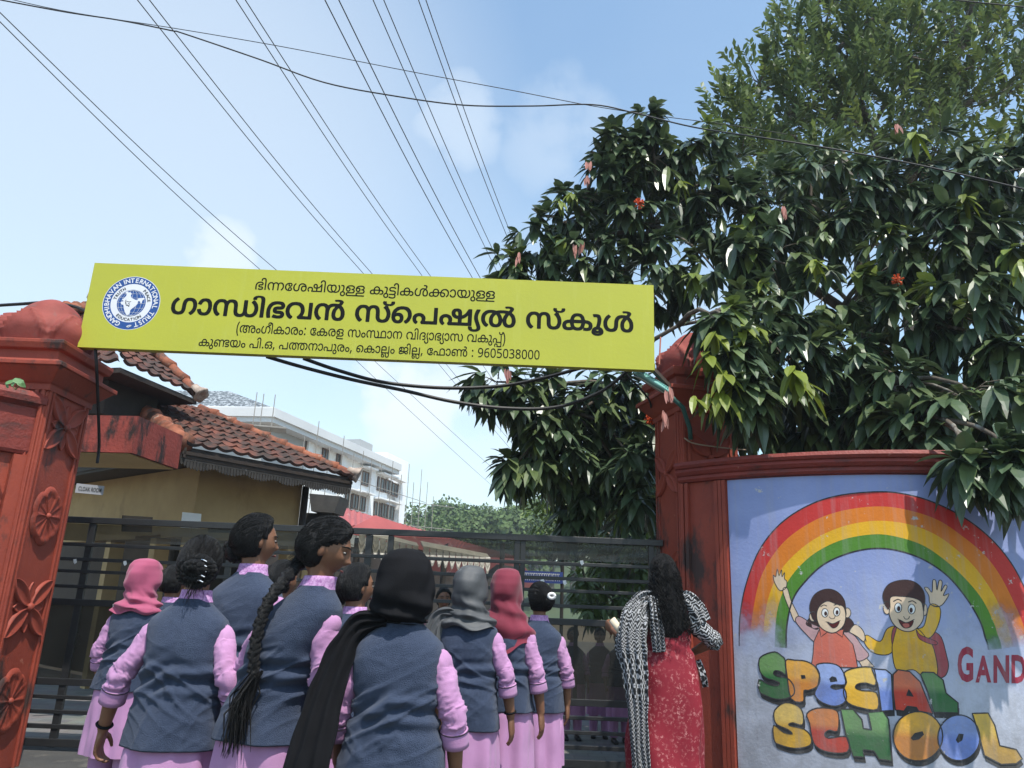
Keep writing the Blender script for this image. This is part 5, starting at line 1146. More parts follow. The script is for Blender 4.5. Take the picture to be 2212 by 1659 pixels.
def fill(b, pts, layer, holes=()):
    """Paint a closed outline (mural crop coordinates) on the curved wall."""
    loops = [to_wall(pts)] + [to_wall(h) for h in holes]
    sv, se = [], []
    for lp in loops:
        k = len(sv); n = len(lp)
        sv += [Vector((a * WR, z)) for a, z in lp]
        se += [(k + i, k + (i + 1) % n) for i in range(n)]
    xs = [v.x for v in sv]; zs = [v.y for v in sv]
    x0, x1, z0, z1 = min(xs), max(xs), min(zs), max(zs)
    st = 0.04
    for i in range(1, int((x1 - x0) / st) + 1):      # keep the sheet on the curve
        for j in range(0, int((z1 - z0) / 0.06) + 1):
            sv.append(Vector((x0 + i * st, z0 + j * 0.06 + .013)))
    r = delaunay_2d_cdt(sv, se, [], 0, 1e-7)
    outer = [(v.x, v.y) for v in sv[:len(loops[0])]]
    hs = []
    k = len(loops[0])
    for lp in loops[1:]:
        hs.append([(v.x, v.y) for v in sv[k:k + len(lp)]]); k += len(lp)

    def inside(x, y, poly):
        c = False; j = len(poly) - 1
        for i in range(len(poly)):
            xi, yi = poly[i]; xj, yj = poly[j]
            if (yi > y) != (yj > y) and x < (xj - xi) * (y - yi) / (yj - yi) + xi:
                c = not c
            j = i
        return c
    k = len(b.v); off = 0.0005 * layer
    for v in r[0]:
        b.vert(wpt(v.x / WR, v.y, off))
    for f in r[2]:
        cx = sum(r[0][i].x for i in f) / len(f); cy = sum(r[0][i].y for i in f) / len(f)
        if inside(cx, cy, outer) and not any(inside(cx, cy, h) for h in hs):
            q = [k + i for i in f]
            b.face(q)


def stroke(b, pts, wd, layer, closed=False):
    """A brush line of width wd (crop units)."""
    P = [Vector((a * WR, z)) for a, z in to_wall(pts, closed)]
    n = len(P); off = 0.0005 * layer; wm = wd * 0.4048 / FPX * 6.0 / 2
    k = len(b.v)
    for i in range(n):
        if closed:
            d = P[(i + 1) % n] - P[(i - 1) % n]
        else:
            d = P[min(i + 1, n - 1)] - P[max(i - 1, 0)]
        if d.length < 1e-9:
            d = Vector((1, 0))
        d.normalize(); nr = Vector((-d.y, d.x))
        taper = 1.0
        for s in (-1, 1):
            q = P[i] + nr * (s * wm * taper)
            b.vert(wpt(q.x / WR, q.y, off))
    for i in range(n if closed else n - 1):
        j = (i + 1) % n
        b.face((k + 2 * i, k + 2 * j, k + 2 * j + 1, k + 2 * i + 1))


OUT = paint('mural_black_line', (0.03, 0.028, 0.03), None, peel=True)
ARCH = paint('rainbow_line_paint', (0.03, 0.028, 0.03), None, fade=(1.05, 1.3))
BAND0 = [(84, 1010), (88, 850), (120, 680), (190, 500), (300, 360), (450, 260), (620, 205), (840, 186), (1000, 205), (1150, 255), (1300, 335), (1430, 440), (1530, 560), (1602, 690), (1650, 810), (1690, 1000)]
BAND1 = [(140, 1010), (156, 830), (200, 640), (290, 490), (400, 390), (540, 315), (700, 275), (860, 265), (1010, 290), (1150, 340), (1270, 420), (1390, 520), (1480, 640), (1560, 800), (1600, 900), (1625, 1010)]
BAND2 = [(208, 1010), (230, 790), (290, 630), (380, 520), (500, 430), (640, 370), (780, 343), (900, 345), (1020, 368), (1140, 420), (1250, 500), (1350, 600), (1440, 730), (1500, 860), (1525, 930), (1545, 1015)]
BAND3 = [(272, 1015), (285, 830), (330, 690), (400, 590), (500, 505), (640, 440), (800, 413), (920, 425), (1060, 470), (1180, 550), (1290, 650), (1380, 760), (1440, 880), (1460, 940), (1475, 980), (1485, 1025)]
BAND4 = [(335, 1020), (338, 900), (370, 760), (440, 660), (540, 570), (680, 510), (820, 488), (950, 505), (1080, 555), (1200, 640), (1300, 760), (1370, 880), (1395, 960), (1405, 990), (1410, 1010), (1413, 1030)]
SM = [catmull(a, 6, closed=False) for a in (BAND0, BAND1, BAND2, BAND3, BAND4)]
FZ = (1.12, 1.48)
colours = (('red', (0.58, 0.035, 0.030)), ('orange', (0.72, 0.20, 0.015)), ('yellow', (0.80, 0.43, 0.015)), ('green', (0.085, 0.235, 0.022)))
rb = None
for k, (nm, c) in enumerate(colours):
    b = MB(); fill(b, SM[k] + SM[k + 1][::-1], 1 + .0)
    mm = paint('rainbow_%s_paint' % nm, c, tuple(v * .85 for v in c), fade=FZ if nm != 'green' else (1.05, 1.35))
    o_ = b.build('rainbow_band', mm, field)
    o_['label'] = '%s band of the painted rainbow' % nm
b = MB(); stroke(b, SM[0], 7, 2); stroke(b, SM[4], 8, 2)
b.build('rainbow_outline', ARCH, field)

SKIN_G = paint('mural_pale_skin', (0.72, 0.55, 0.38), (0.66, 0.48, 0.33), peel=True)
SHIRT = paint('mural_orange_red_shirt', (0.62, 0.16, 0.10), (0.55, 0.13, 0.09))
SLEEVE = paint('mural_dusty_pink', (0.55, 0.33, 0.33), (0.50, 0.29, 0.30))
YSH = paint('mural_yellow_shirt', (0.78, 0.46, 0.03), (0.70, 0.36, 0.02))
HAIRP = paint('mural_dark_hair', (0.055, 0.022, 0.020), (0.04, 0.017, 0.016), peel=False)
BAGP = paint('mural_maroon_bag', (0.40, 0.075, 0.08), (0.33, 0.06, 0.07))
WHP = paint('mural_white', (0.80, 0.80, 0.78), None, peel=False)
MOUTH = paint('mural_mouth', (0.10, 0.012, 0.012), None, peel=False)
TONGUE = paint('mural_tongue', (0.5, 0.13, 0.10), None, peel=False)


def ell(cx, cy, rx, ry, n=28, a0=0.0):
    return [(cx + rx * math.cos(2 * PI * k / n), cy + ry * math.sin(2 * PI * k / n)) for k in range(n)]


class Art:
    """Collects painted areas by colour, so each colour of a figure is one painted part."""
    def __init__(self, name):
        self.name = name; self.parts = {}; self.order = []

    def area(self, part, m, pts, layer, line=4.0, smooth=True, lineonly=False):
        if smooth:
            pts = catmull(pts, 4)
        if part not in self.parts:
            self.parts[part] = (MB(), m)
        fill(self.parts[part][0], pts, layer)
        if line:
            self.line(pts, line, layer + 0.5, True)

    def line(self, pts, wd, layer, closed=False, smooth=False):
        if smooth:
            pts = catmull(pts, 4, closed)
        if 'outline' not in self.parts:
            self.parts['outline'] = (MB(), OUT)
        stroke(self.parts['outline'][0], pts, wd, layer, closed)

    def done(self):
        for nm, (b_, m) in self.parts.items():
            b_.build(self.name + '_' + nm, m, field)


# painted girl
g_ = Art('painted_girl')
g_.area('hair', HAIRP, [(470, 850), (440, 890), (470, 910), (500, 920), (520, 890), (500, 850)], 3)
g_.area('hair', HAIRP, [(650, 850), (690, 880), (690, 920), (650, 935), (630, 905)], 3)
g_.area('arm', SKIN_G, [(380, 880), (352, 815), (316, 715), (340, 700), (362, 770), (402, 855)], 2, 4)
g_.area('arm', SKIN_G, [(300, 712), (272, 668), (266, 630), (278, 640), (287, 598), (296, 635), (310, 602), (312, 640), (326, 616), (325, 650), (338, 665), (332, 700)], 2, 4)
g_.area('arm', SKIN_G, [(715, 1080), (760, 1070), (805, 1120), (740, 1120)], 2, 4, False)
g_.area('sleeve', SLEEVE, [(385, 878), (405, 850), (470, 890), (515, 915), (490, 985), (440, 945)], 3)
g_.area('sleeve', SLEEVE, [(640, 940), (690, 945), (740, 1010), (775, 1060), (720, 1090), (690, 1040)], 3)
g_.area('shirt', SHIRT, [(515, 912), (575, 940), (630, 932), (690, 1000), (705, 1060), (716, 1125), (468, 1118), (478, 1050), (482, 985)], 4, 4, False)
g_.area('shirt', SHIRT, [(510, 905), (520, 960), (560, 930)], 5, 3, False)
g_.area('shirt', SHIRT, [(590, 930), (635, 962), (640, 920)], 5, 3, False)
g_.area('face', SKIN_G, ell(478, 852, 20, 26), 5)
g_.area('face', SKIN_G, ell(660, 832, 19, 26), 5)
g_.area('hair', HAIRP, [(465, 835), (462, 780), (490, 730), (545, 705), (600, 715), (640, 755), (652, 810), (640, 860), (500, 880)], 5.5, 3)
g_.area('face', SKIN_G, [(497, 850), (510, 800), (552, 770), (600, 785), (640, 800), (652, 850), (640, 900), (600, 935), (560, 935), (515, 905)], 6.2)
g_.area('eye', WHP, ell(541, 832, 17, 23), 7, 3.5, False)
g_.area('eye', WHP, ell(604, 826, 17, 23), 7, 3.5, False)
g_.area('pupil', HAIRP, ell(545, 836, 8, 12, 14), 8, 0, False)
g_.area('pupil', HAIRP, ell(606, 830, 8, 12, 14), 8, 0, False)
g_.area('mouth', MOUTH, [(553, 880), (585, 890), (618, 875), (605, 905), (580, 912)], 7, 3)
g_.line([(545, 878), (580, 890), (624, 872)], 3, 7.6, smooth=True)
g_.line([(565, 852), (572, 862), (590, 862), (596, 848)], 3, 7, smooth=True)
g_.line([(518, 800), (535, 790), (552, 796)], 4, 7, smooth=True); g_.line([(588, 792), (606, 786), (622, 794)], 4, 7, smooth=True)
g_.done()

# painted boy
g_ = Art('painted_boy')
g_.area('bag', BAGP, [(1110, 940), (1160, 960), (1190, 1060), (1200, 1120), (1180, 1170), (1130, 1170), (1100, 1050)], 2)
g_.area('arm', SKIN_G, [(672, 930), (700, 895), (735, 915), (755, 955), (748, 985), (715, 960), (690, 945)], 5.5)
g_.area('arm', SKIN_G, [(1100, 780), (1095, 740), (1072, 700), (1090, 698), (1112, 722), (1116, 660), (1132, 662), (1138, 712), (1150, 660), (1166, 668), (1160, 718), (1180, 685), (1192, 694), (1172, 740), (1200, 730), (1196, 748), (1165, 790), (1130, 800)], 3)
g_.area('shirt', YSH, [(750, 985), (765, 950), (835, 985), (870, 920), (915, 905), (930, 960), (895, 1045), (830, 1055), (780, 1030)], 3)
g_.area('shirt', YSH, [(1030, 920), (1070, 900), (1100, 790), (1152, 802), (1155, 860), (1130, 930), (1100, 965), (1070, 960)], 3)
g_.area('shirt', YSH, [(912, 910), (960, 925), (1030, 915), (1080, 965), (1120, 1020), (1140, 1160), (1060, 1165), (1010, 1135), (925, 1140), (900, 1040), (905, 960)], 4)
g_.area('bag', BAGP, [(1028, 920), (1050, 950), (1135, 985), (1130, 1003), (1080, 990), (1040, 965)], 5, 3)
g_.area('bag', BAGP, [(905, 915), (922, 910), (910, 960), (900, 1000), (896, 960)], 5, 3)
g_.area('face', SKIN_G, ell(872, 805, 20, 34), 5)
g_.area('face', SKIN_G, ell(1072, 815, 14, 32), 5)
g_.area('hair', HAIRP, [(858, 780), (850, 730), (880, 680), (940, 658), (1000, 660), (1050, 690), (1074, 740), (1070, 800), (1050, 830), (890, 820)], 5.5, 3)
g_.area('face', SKIN_G, [(888, 800), (892, 748), (950, 745), (1010, 752), (1050, 770), (1062, 800), (1066, 860), (1040, 905), (1000, 930), (950, 925), (905, 890), (884, 840)], 6.2)
g_.area('eye', WHP, ell(931, 805, 19, 26), 7, 3.5, False)
g_.area('eye', WHP, ell(1003, 812, 19, 26), 7, 3.5, False)
g_.area('pupil', HAIRP, ell(934, 810, 9, 14, 14), 8, 0, False)
g_.area('pupil', HAIRP, ell(1000, 818, 9, 14, 14), 8, 0, False)
g_.area('mouth', MOUTH, [(935, 868), (975, 885), (1012, 872), (1000, 905), (970, 914), (948, 900)], 7, 3)
g_.area('tongue', TONGUE, [(955, 892), (985, 890), (990, 905), (968, 911)], 8, 0)
g_.line([(928, 864), (972, 884), (1018, 866)], 3, 7.6, smooth=True)
g_.line([(960, 850), (968, 864), (985, 864), (992, 850)], 3.5, 7, smooth=True)
g_.line([(905, 772), (930, 760), (950, 770)], 5, 7, smooth=True); g_.line([(985, 775), (1008, 768), (1028, 782)], 5, 7, smooth=True)
g_.line([(752, 950), (762, 985)], 3, 7); g_.line([(1098, 788), (1150, 800)], 3, 7)
g_.done()

# painted block letters
GRN, ORG, BLU, GOLDEN, REDL = (0.035, 0.165, 0.045), (0.80, 0.28, 0.03), (0.19, 0.28, 0.66), (0.86, 0.47, 0.04), (0.60, 0.055, 0.030)
WORDART = [
    ('S', GRN, (0.16, 0.30, 0.10), [(190, 1085), (215, 1057), (275, 1040), (312, 1062), (330, 1085), (333, 1160), (312, 1148), (280, 1140), (268, 1155), (290, 1170), (340, 1180), (372, 1215), (378, 1262), (340, 1288), (280, 1292), (225, 1272), (193, 1250), (190, 1188), (240, 1212), (285, 1220), (300, 1206), (270, 1192), (225, 1178), (196, 1145)], []),
    ('P', ORG, (0.78, 0.38, 0.06), [(333, 1085), (380, 1084), (440, 1090), (490, 1120), (515, 1178), (500, 1225), (455, 1245), (430, 1248), (426, 1305), (362, 1290), (340, 1165)], [[(414, 1165), (434, 1166), (438, 1180), (418, 1183)]]),
    ('e', BLU, (0.33, 0.42, 0.72), [(495, 1110), (560, 1100), (618, 1118), (648, 1170), (652, 1214), (590, 1216), (572, 1228), (600, 1240), (645, 1236), (653, 1300), (600, 1330), (530, 1312), (487, 1268), (505, 1215), (512, 1155)], [[(566, 1184), (580, 1172), (600, 1178), (606, 1196), (572, 1200)]]),
    ('C', GOLDEN, (0.82, 0.52, 0.10), [(645, 1150), (700, 1126), (775, 1120), (805, 1140), (811, 1216), (760, 1206), (716, 1212), (705, 1232), (740, 1246), (816, 1258), (822, 1345), (740, 1340), (664, 1312), (640, 1255), (652, 1200)], []),
    ('I', BLU, (0.36, 0.45, 0.74), [(790, 1130), (865, 1135), (895, 1160), (906, 1352), (842, 1356), (822, 1210)], []),
    ('A', REDL, (0.66, 0.17, 0.08), [(904, 1160), (930, 1135), (992, 1145), (1048, 1200), (1116, 1370), (1040, 1356), (1028, 1336), (980, 1330), (962, 1356), (916, 1350), (904, 1250)], [[(975, 1272), (988, 1240), (1012, 1278)]]),
    ('L', GRN, (0.13, 0.27, 0.09), [(1050, 1160), (1062, 1148), (1120, 1150), (1170, 1190), (1186, 1260), (1250, 1312), (1250, 1366), (1120, 1362), (1084, 1240)], []),
    ('S', GOLDEN, (0.82, 0.55, 0.14), [(275, 1350), (330, 1310), (400, 1330), (426, 1375), (421, 1430), (370, 1418), (350, 1432), (430, 1452), (468, 1495), (460, 1540), (380, 1555), (300, 1535), (272, 1512), (268, 1432), (320, 1468), (368, 1478), (345, 1455), (290, 1430), (272, 1400)], []),
    ('C', REDL, (0.70, 0.24, 0.07), [(445, 1370), (500, 1340), (585, 1345), (614, 1375), (610, 1462), (565, 1458), (540, 1478), (560, 1500), (640, 1490), (668, 1512), (660, 1575), (560, 1575), (492, 1542), (470, 1485), (460, 1422)], []),
    ('H', GRN, (0.17, 0.33, 0.12), [(625, 1345), (690, 1345), (738, 1400), (746, 1448), (790, 1456), (770, 1362), (850, 1355), (880, 1400), (898, 1622), (830, 1612), (802, 1568), (745, 1562), (752, 1602), (692, 1598), (652, 1480)], []),
    ('O', ORG, (0.80, 0.42, 0.05), ell(1036, 1490, 132, 132, 26), [[(1000, 1500), (1020, 1475), (1060, 1465), (1066, 1480), (1040, 1505), (1010, 1510)]]),
    ('O', BLU, (0.24, 0.32, 0.60), ell(1254, 1498, 112, 122, 26), [[(1240, 1510), (1255, 1478), (1278, 1480), (1270, 1510), (1248, 1524)]]),
    ('L', (0.62, 0.36, 0.07), (0.80, 0.50, 0.06), [(1326, 1368), (1410, 1366), (1445, 1430), (1472, 1540), (1560, 1560), (1592, 1610), (1560, 1636), (1480, 1640), (1390, 1592), (1360, 1480)], []),
]
ROUND = 'SPeC'
WORDART = [(q[0], q[1], q[2], catmull(q[3], 3) if q[0] in ROUND else q[3], q[4]) for q in WORDART]
bs = MB()
for k, (letter, c1, c2, pts, holes) in enumerate(WORDART):
    big = [(x + 8, y + 30) for x, y in pts]
    fill(bs, big, 4 + (k % 2) * .4)
bs.build('letter_shadow', OUT, field)
bo = MB()
for k, (letter, c1, c2, pts, holes) in enumerate(WORDART):
    ztop = px2wall(*c2v(min(pts, key=lambda p: p[1])))[1]; zbot = px2wall(*c2v(max(pts, key=lambda p: p[1])))[1]
    m_ = paint('block_letter_paint_%d' % k, c1, tuple(v * .8 for v in c1), grad=(zbot + (ztop - zbot) * .45, zbot + (ztop - zbot) * .62, c2), scale=7)
    b = MB(); fill(b, pts, 9 + (k % 3) * .7, holes)
    b.build('painted_letter', m_, field)
    stroke(bo, pts, 6, 11.6, True)
    for h in holes:
        stroke(bo, h, 4, 11.6, True)
    # top facet of the block letter
bo.build('letter_outline', OUT, field)

# red lettering that runs out of the picture
MARN = paint('maroon_lettering', (0.34, 0.02, 0.05), (0.28, 0.015, 0.04), peel=True)
b = MB()
x = 1248
for ch, wd, top, bot in (('G', 84, 1012, 1202), ('A', 84, 1060, 1204), ('N', 84, 1058, 1206), ('D', 78, 1056, 1208), ('H', 84, 1054, 1210)):
    me = text_mesh(ch, 1.0, 0.036)
    xs = [v.co.x for v in me.vertices]; ys = [v.co.y for v in me.vertices]
    x0, x1, y0, y1 = min(xs), max(xs), min(ys), max(ys)
    k = len(b.v)
    for v in me.vertices:
        a, z = px2wall(*c2v((x + (v.co.x - x0) / (x1 - x0) * wd, bot - (v.co.y - y0) / (y1 - y0) * (bot - top))))
        b.vert(wpt(a, z, 0.0012))
    for p in me.polygons:
        b.face([k + i for i in p.vertices])
    bpy.data.meshes.remove(me)
    x += wd + 12
b.build('red_lettering', MARN, field)
# ------------------------------------------------------------------ black steel gate
GY = 7.0
tG = thing('sliding_gate', 'wide black steel gate with horizontal bars and dark sheet panels between the red pillars', 'gate', (-1.3, GY, 0))
GX0, GX1 = -4.75, 1.405


def gz(py, px=1288):
    return at(px, py, GY).z


zt_ = gz(1168); rails = [(1221, .030), (1253, .030), (1279, .028), (1312, .030), (1346, .055), (1519, .055), (1552, .03), (1584, .03), (1616, .034), (1651, .06)]
b = MB(); b.box(((GX0 + GX1) / 2, GY, zt_), (GX1 - GX0, 0.05, 0.055)); b.build('top_rail', BLACK_STEEL, tG, bevel=.004)
for py, h in rails:
    b = MB(); b.box(((GX0 + GX1) / 2, GY, gz(py)), (GX1 - GX0, 0.04, h)); b.build('bar', BLACK_STEEL, tG, bevel=.003)
for px, w_ in ((170, .06), (482, .05), (786, .06), (834, .05), (1113, .05), (1126, .045), (1408, .05)):
    x = at(px, 1300, GY).x
    x = min(x, GX1 - .03)
    b = MB(); b.box((x, GY + 0.006, (0.03 + zt_) / 2 - .015), (w_, 0.036, zt_ - 0.06)); b.build('post', BLACK_STEEL, tG, bevel=.003)


def sheet_mat(name, c, opac):
    m = bpy.data.materials.new(name); m.use_nodes = True
    t = m.node_tree; p = t.nodes['Principled BSDF']; new, ln = t.nodes.new, t.links.new
    p.inputs['Base Color'].default_value = (*c, 1); p.inputs['Roughness'].default_value = 0.35
    tr = new('ShaderNodeBsdfTransparent'); tr.inputs['Color'].default_value = (0.72, 0.70, 0.60, 1)
    ms = new('ShaderNodeMixShader')
    co = new('ShaderNodeTexCoord'); n_ = new('ShaderNodeTexNoise'); n_.inputs['Scale'].default_value = 2.5; n_.inputs['Detail'].default_value = 6
    ln(co.outputs['Object'], n_.inputs['Vector'])
    mr = new('ShaderNodeMapRange'); mr.inputs[1].default_value = .3; mr.inputs[2].default_value = .7; mr.inputs[3].default_value = opac - .12; mr.inputs[4].default_value = opac + .08
    ln(n_.outputs['Fac'], mr.inputs[0]); ln(mr.outputs[0], ms.inputs[0])
    ln(tr.outputs[0], ms.inputs[1]); ln(p.outputs[0], ms.inputs[2]); ln(ms.outputs[0], t.nodes['Material Output'].inputs['Surface'])
    return m


SHEET = sheet_mat('dark_tinted_sheet', (0.022, 0.021, 0.018), 0.72)
for za, zb in ((gz(1213), zt_ - .03), (gz(1512), gz(1353))):
    b = MB(); b.grid(lambda u, v: (GX0 + .02 + u * (GX1 - GX0 - .04), GY + 0.012 + .004 * nz(u * 20, v * 3), za + v * (zb - za)), 60, 6)
    b.build('sheet_panel', SHEET, tG)
for px in (1243, 300, 640, 960):
    x = at(px, 1430, GY).x
    b = MB(); b.box((x, GY + .022, (gz(1512) + gz(1353)) / 2), (.035, .012, gz(1353) - gz(1512))); b.build('panel_stay', BLACK_STEEL, tG)

# small white petals/paper bits caught on the gate bars
for k, (px, py) in enumerate(((162, 1213), (270, 1217), (247, 1310), (1257, 1216), (1172, 1257), (1220, 1259))):
    c = at(px, py, GY - .035); b = MB()
    s_ = .018
    b.v = [tuple(c + Vector(q)) for q in ((-s_, 0, s_), (s_ * .5, -.004, s_ * 1.3), (s_, 0, -s_ * .3), (0, .003, -s_ * 1.2), (-s_ * .7, 0, -s_ * .4))]
    b.face(range(5))
    p_ = b.build('petal', WHITE_PAPER)
    tag(p_, ('white petal caught on the %s' % ('left end of the gate bars', 'gate bar just above the pink headscarf', 'gate bar left of the pink headscarf', 'gate bar below the blue banner, further right', 'gate bar next to the hair tie', 'gate bar between hair tie and shawl')[k]), 'petal', 'white petals caught on the gate')

# ------------------------------------------------------------------ tiled gatehouse behind the left pillar
OCHRE = mat('ochre_plaster', (0.43, 0.305, 0.15), (0.35, 0.24, 0.115), 2.5, 0.8, 0.15, 40, 0.3, stain=(1.6, .58, .75, (0.20, 0.13, 0.07), (1, 1, .5)))
TILE = mat('terracotta_roof_tile', (0.215, 0.080, 0.048), (0.115, 0.046, 0.032), 7, 0.8, 0.35, 60, 0.3,
           stain=[(3.2, .36, .58, (0.045, 0.032, 0.027)), (16, .66, .78, (0.50, 0.24, 0.14))], attr='tint')
RIDGE = mat('ridge_tile', (0.34, 0.13, 0.075), (0.22, 0.075, 0.045), 5, 0.85, .3, 40, .2, stain=[(4, .46, .62, (0.075, 0.052, 0.044)), (8, .60, .72, (0.42, 0.33, 0.27))])
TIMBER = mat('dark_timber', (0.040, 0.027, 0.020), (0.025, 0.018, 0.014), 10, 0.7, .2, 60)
LACE = mat('grey_valance', (0.045, 0.040, 0.036), (0.024, 0.022, 0.02), 9, 0.8, stain=(4, .62, .68, (0.6, 0.58, 0.55)))
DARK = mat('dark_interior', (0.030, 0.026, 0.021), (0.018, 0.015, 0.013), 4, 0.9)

H0 = Vector((-3.9, 9.0, 0))
tH = thing('gatehouse', 'ochre gatehouse with a two tiered terracotta tile roof behind the gate', 'building', (-4.6, 10.2, 0))
L1 = at(397, 960, 9.0); L2 = at(763, 1030, Z=L1.z)
dv = (L2 - L1).normalized(); pv = Vector((-dv.y, dv.x, 0))      # along the eave, and into the building
L0 = L1 + pv * 5.4
T1 = at(250, 845, Z=L1.z + 0.88); T2 = at(428, 884, Z=L1.z + 0.84)
T0 = T1 + pv * 2.6


def tile_slope(b, cols, e0, e1, r1, r0, nc, course=0.24, wave=0.21):
    """Tiles over the quad eave e0-e1, upper edge r0-r1, with stepped courses and rolls."""
    wid = (e1 - e0).length
    up_len = ((r0 - e0).length + (r1 - e1).length) / 2
    ncs = max(int(up_len / course), 3)
    nu = max(int(wid / 0.035), 12)
    nrm = (e1 - e0).cross(r0 - e0).normalized()
    if nrm.z < 0:
        nrm = -nrm
    for c in range(ncs):
        for part in (0, 1):
            pass
        f0, f1 = c / ncs, (c + 1.12) / ncs
        rows = []
        for s, lift in ((0.0, -0.004), (0.0, 0.034), (0.5, 0.020), (1.0, 0.004)):
            f = f0 + (f1 - f0) * s
            row = []
            for j in range(nu + 1):
                u = j / nu
                p = (e0 * (1 - u) + e1 * u) * (1 - min(f, 1)) + (r0 * (1 - u) + r1 * u) * min(f, 1)
                x = u * wid / wave + (0.5 if c % 2 else 0.0) * 0
                ti = math.floor(x)
                fr = x - ti
                roll = abs(math.sin(PI * fr)) ** 0.8
                wobble = 0.012 * nz(ti * 3.7, c * 5.1, nc)
                p = p + nrm * (lift + (0.036 * (1 - roll) if lift > 0 else 0.036 * (1 - roll) * .9) + wobble)
                if s == 0.0:
                    p = p - (r0 - e0).normalized() * (0.012 * nz(ti * 1.3, c * 2.2, 9) + 0.02 * roll)
                row.append(p)
            rows.append(row)
        k0 = len(b.v)
        b.rings(rows, closed=False, cap=False)
        for ri in range(4):
            for j in range(nu + 1):
                ti = math.floor(j / nu * wid / wave)
                v = 0.75 + 0.5 * (nz(ti * 7.3 + 1, c * 3.9 + nc, 2.2) + .4)
                cols.append((v, v * (0.93 + .12 * nz(ti * 2.2, c, 5)), v * .95))


def ridge_line(b, p, q, r, n, cap=0.0):
    """A run of lapped half-round ridge tiles."""
    for k in range(n):
        a = p + (q - p) * (k / n); e = p + (q - p) * ((k + 1.08) / n)
        m_ = (a + e) / 2 + Vector((0, 0, .01))
        b.tube([a + Vector((0, 0, .015)), m_, e + Vector((0, 0, .03))], [r * 0.92, r * 0.98, r * 1.12], 10)


b = MB(); cols = []
tile_slope(b, cols, L1, L2, T2, T1, 1.0)
lo = b.build('lower_roof', TILE, tH, colors=cols)
b = MB(); cols = []
tile_slope(b, cols, L0, L1, T1, T0, 2.0)
b.build('lower_roof', TILE, tH, colors=cols)
b = MB(); ridge_line(b, T1, L1, 0.115, 7); b.build('hip_ridge', RIDGE, tH, smooth=True)
b = MB(); ridge_line(b, T2, L2, 0.075, 9); b.build('hip_ridge', RIDGE, tH, smooth=True)
def end_cap(p, q, r):
    """Fluted flaring end piece of a hip ridge that runs from p down to q."""
    d = (q - p).normalized(); sx = d.cross(Vector((0, 0, 1))).normalized(); sy = sx.cross(d)
    b = MB(); rows = []
    for t_, k in ((-.10, .85), (-.03, .95), (.03, 1.25), (.07, 1.5), (.085, 1.42), (.08, .7), (.06, .1)):
        rows.append([q + d * t_ + Vector((0, 0, .05)) + (sx * math.cos(a) + sy * math.sin(a)) * (r * k * (1 + (.10 * math.sin(a * 5) if k > 1 else 0))) for a in (2 * PI * n_ / 30 for n_ in range(30))])
    b.rings(rows)
    return b


PALE = mat('pale_terracotta', (0.42, 0.34, 0.28), (0.28, 0.21, 0.17), 12, .85, stain=(9, .5, .65, (.13, .10, .085)))
end_cap(T2, L2, .075).build('ridge_end_cap', PALE, tH, smooth=True)
# soffit, fascia and lace valance under the eave
dn = Vector((0, 0, -1))
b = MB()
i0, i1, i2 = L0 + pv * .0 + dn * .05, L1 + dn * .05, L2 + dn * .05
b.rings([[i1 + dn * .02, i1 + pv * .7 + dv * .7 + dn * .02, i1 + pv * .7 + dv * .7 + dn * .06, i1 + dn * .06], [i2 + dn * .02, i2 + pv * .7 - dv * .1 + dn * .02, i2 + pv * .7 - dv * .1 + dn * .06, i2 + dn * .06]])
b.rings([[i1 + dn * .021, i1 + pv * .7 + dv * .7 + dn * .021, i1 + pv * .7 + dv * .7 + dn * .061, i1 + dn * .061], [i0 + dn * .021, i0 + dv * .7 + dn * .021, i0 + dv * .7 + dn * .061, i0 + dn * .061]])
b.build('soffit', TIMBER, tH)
b = MB()
b.bar(L1 + dn * .085 + pv * .03, L2 + dn * .085 + pv * .03, .03, .13)
b.bar(L0 + dn * .085 + dv * .03, L1 + dn * .085 + dv * .03, .03, .13)
b.build('fascia', TIMBER, tH)
b = MB()
n_ = 62
ln_ = (L2 - L1).length
for k in range(n_):
    p = L1 + dv * (ln_ * (k + .5) / n_) + dn * .15 + pv * .022
    h = .085 + .045 * abs(math.sin(k * PI / 10.3)) + .01 * nz(k * 1.7)
    a, c = p - dv * (ln_ / n_ * .40), p + dv * (ln_ / n_ * .40)
    t_ = .012
    b.rings([[a, c, c + dn * (h - .02), p + dn * h, a + dn * (h - .02)], [q + pv * t_ for q in (a, c, c + dn * (h - .02), p + dn * h, a + dn * (h - .02))]])
b.bar(L1 + dn * .155 + pv * .028, L2 + dn * .155 + pv * .028, .014, .05)
b.build('eave_valance', LACE, tH)

# upper roof tier
E1 = at(427, 855, 9.9); E0 = at(262, 783, Z=E1.z); AP_ = at(203, 668, 10.4)
EX = (E1 - E0).normalized(); EN = Vector((-EX.y, EX.x, 0))
Em = E0 + EN * 3.4
b = MB(); cols = []
mid = (AP_ - E1) * 0.985 + E1
tile_slope(b, cols, E0, E1, AP_, AP_ + (E0 - E1) * .02, 3.0)
b.build('upper_roof', TILE, tH, colors=cols)
b = MB(); cols = []
tile_slope(b, cols, Em, E0, AP_, AP_ + EN * .02, 4.0)
b.build('upper_roof', TILE, tH, colors=cols)
b = MB()
hp = [E1 + (AP_ - E1) * (k / 8) + Vector((0, 0, .10 * math.sin(PI * k / 8))) for k in range(9)]
for p, q in zip(hp, hp[1:]):
    ridge_line(b, q, p, .07, 1)
b.build('hip_ridge', RIDGE, tH, smooth=True)
b = MB(); ridge_line(b, AP_, at(120, 668, 9.6), .08, 4); b.build('hip_ridge', RIDGE, tH, smooth=True)
end_cap(hp[1], E1, .075).build('ridge_end_cap', PALE, tH, smooth=True)
b = MB()
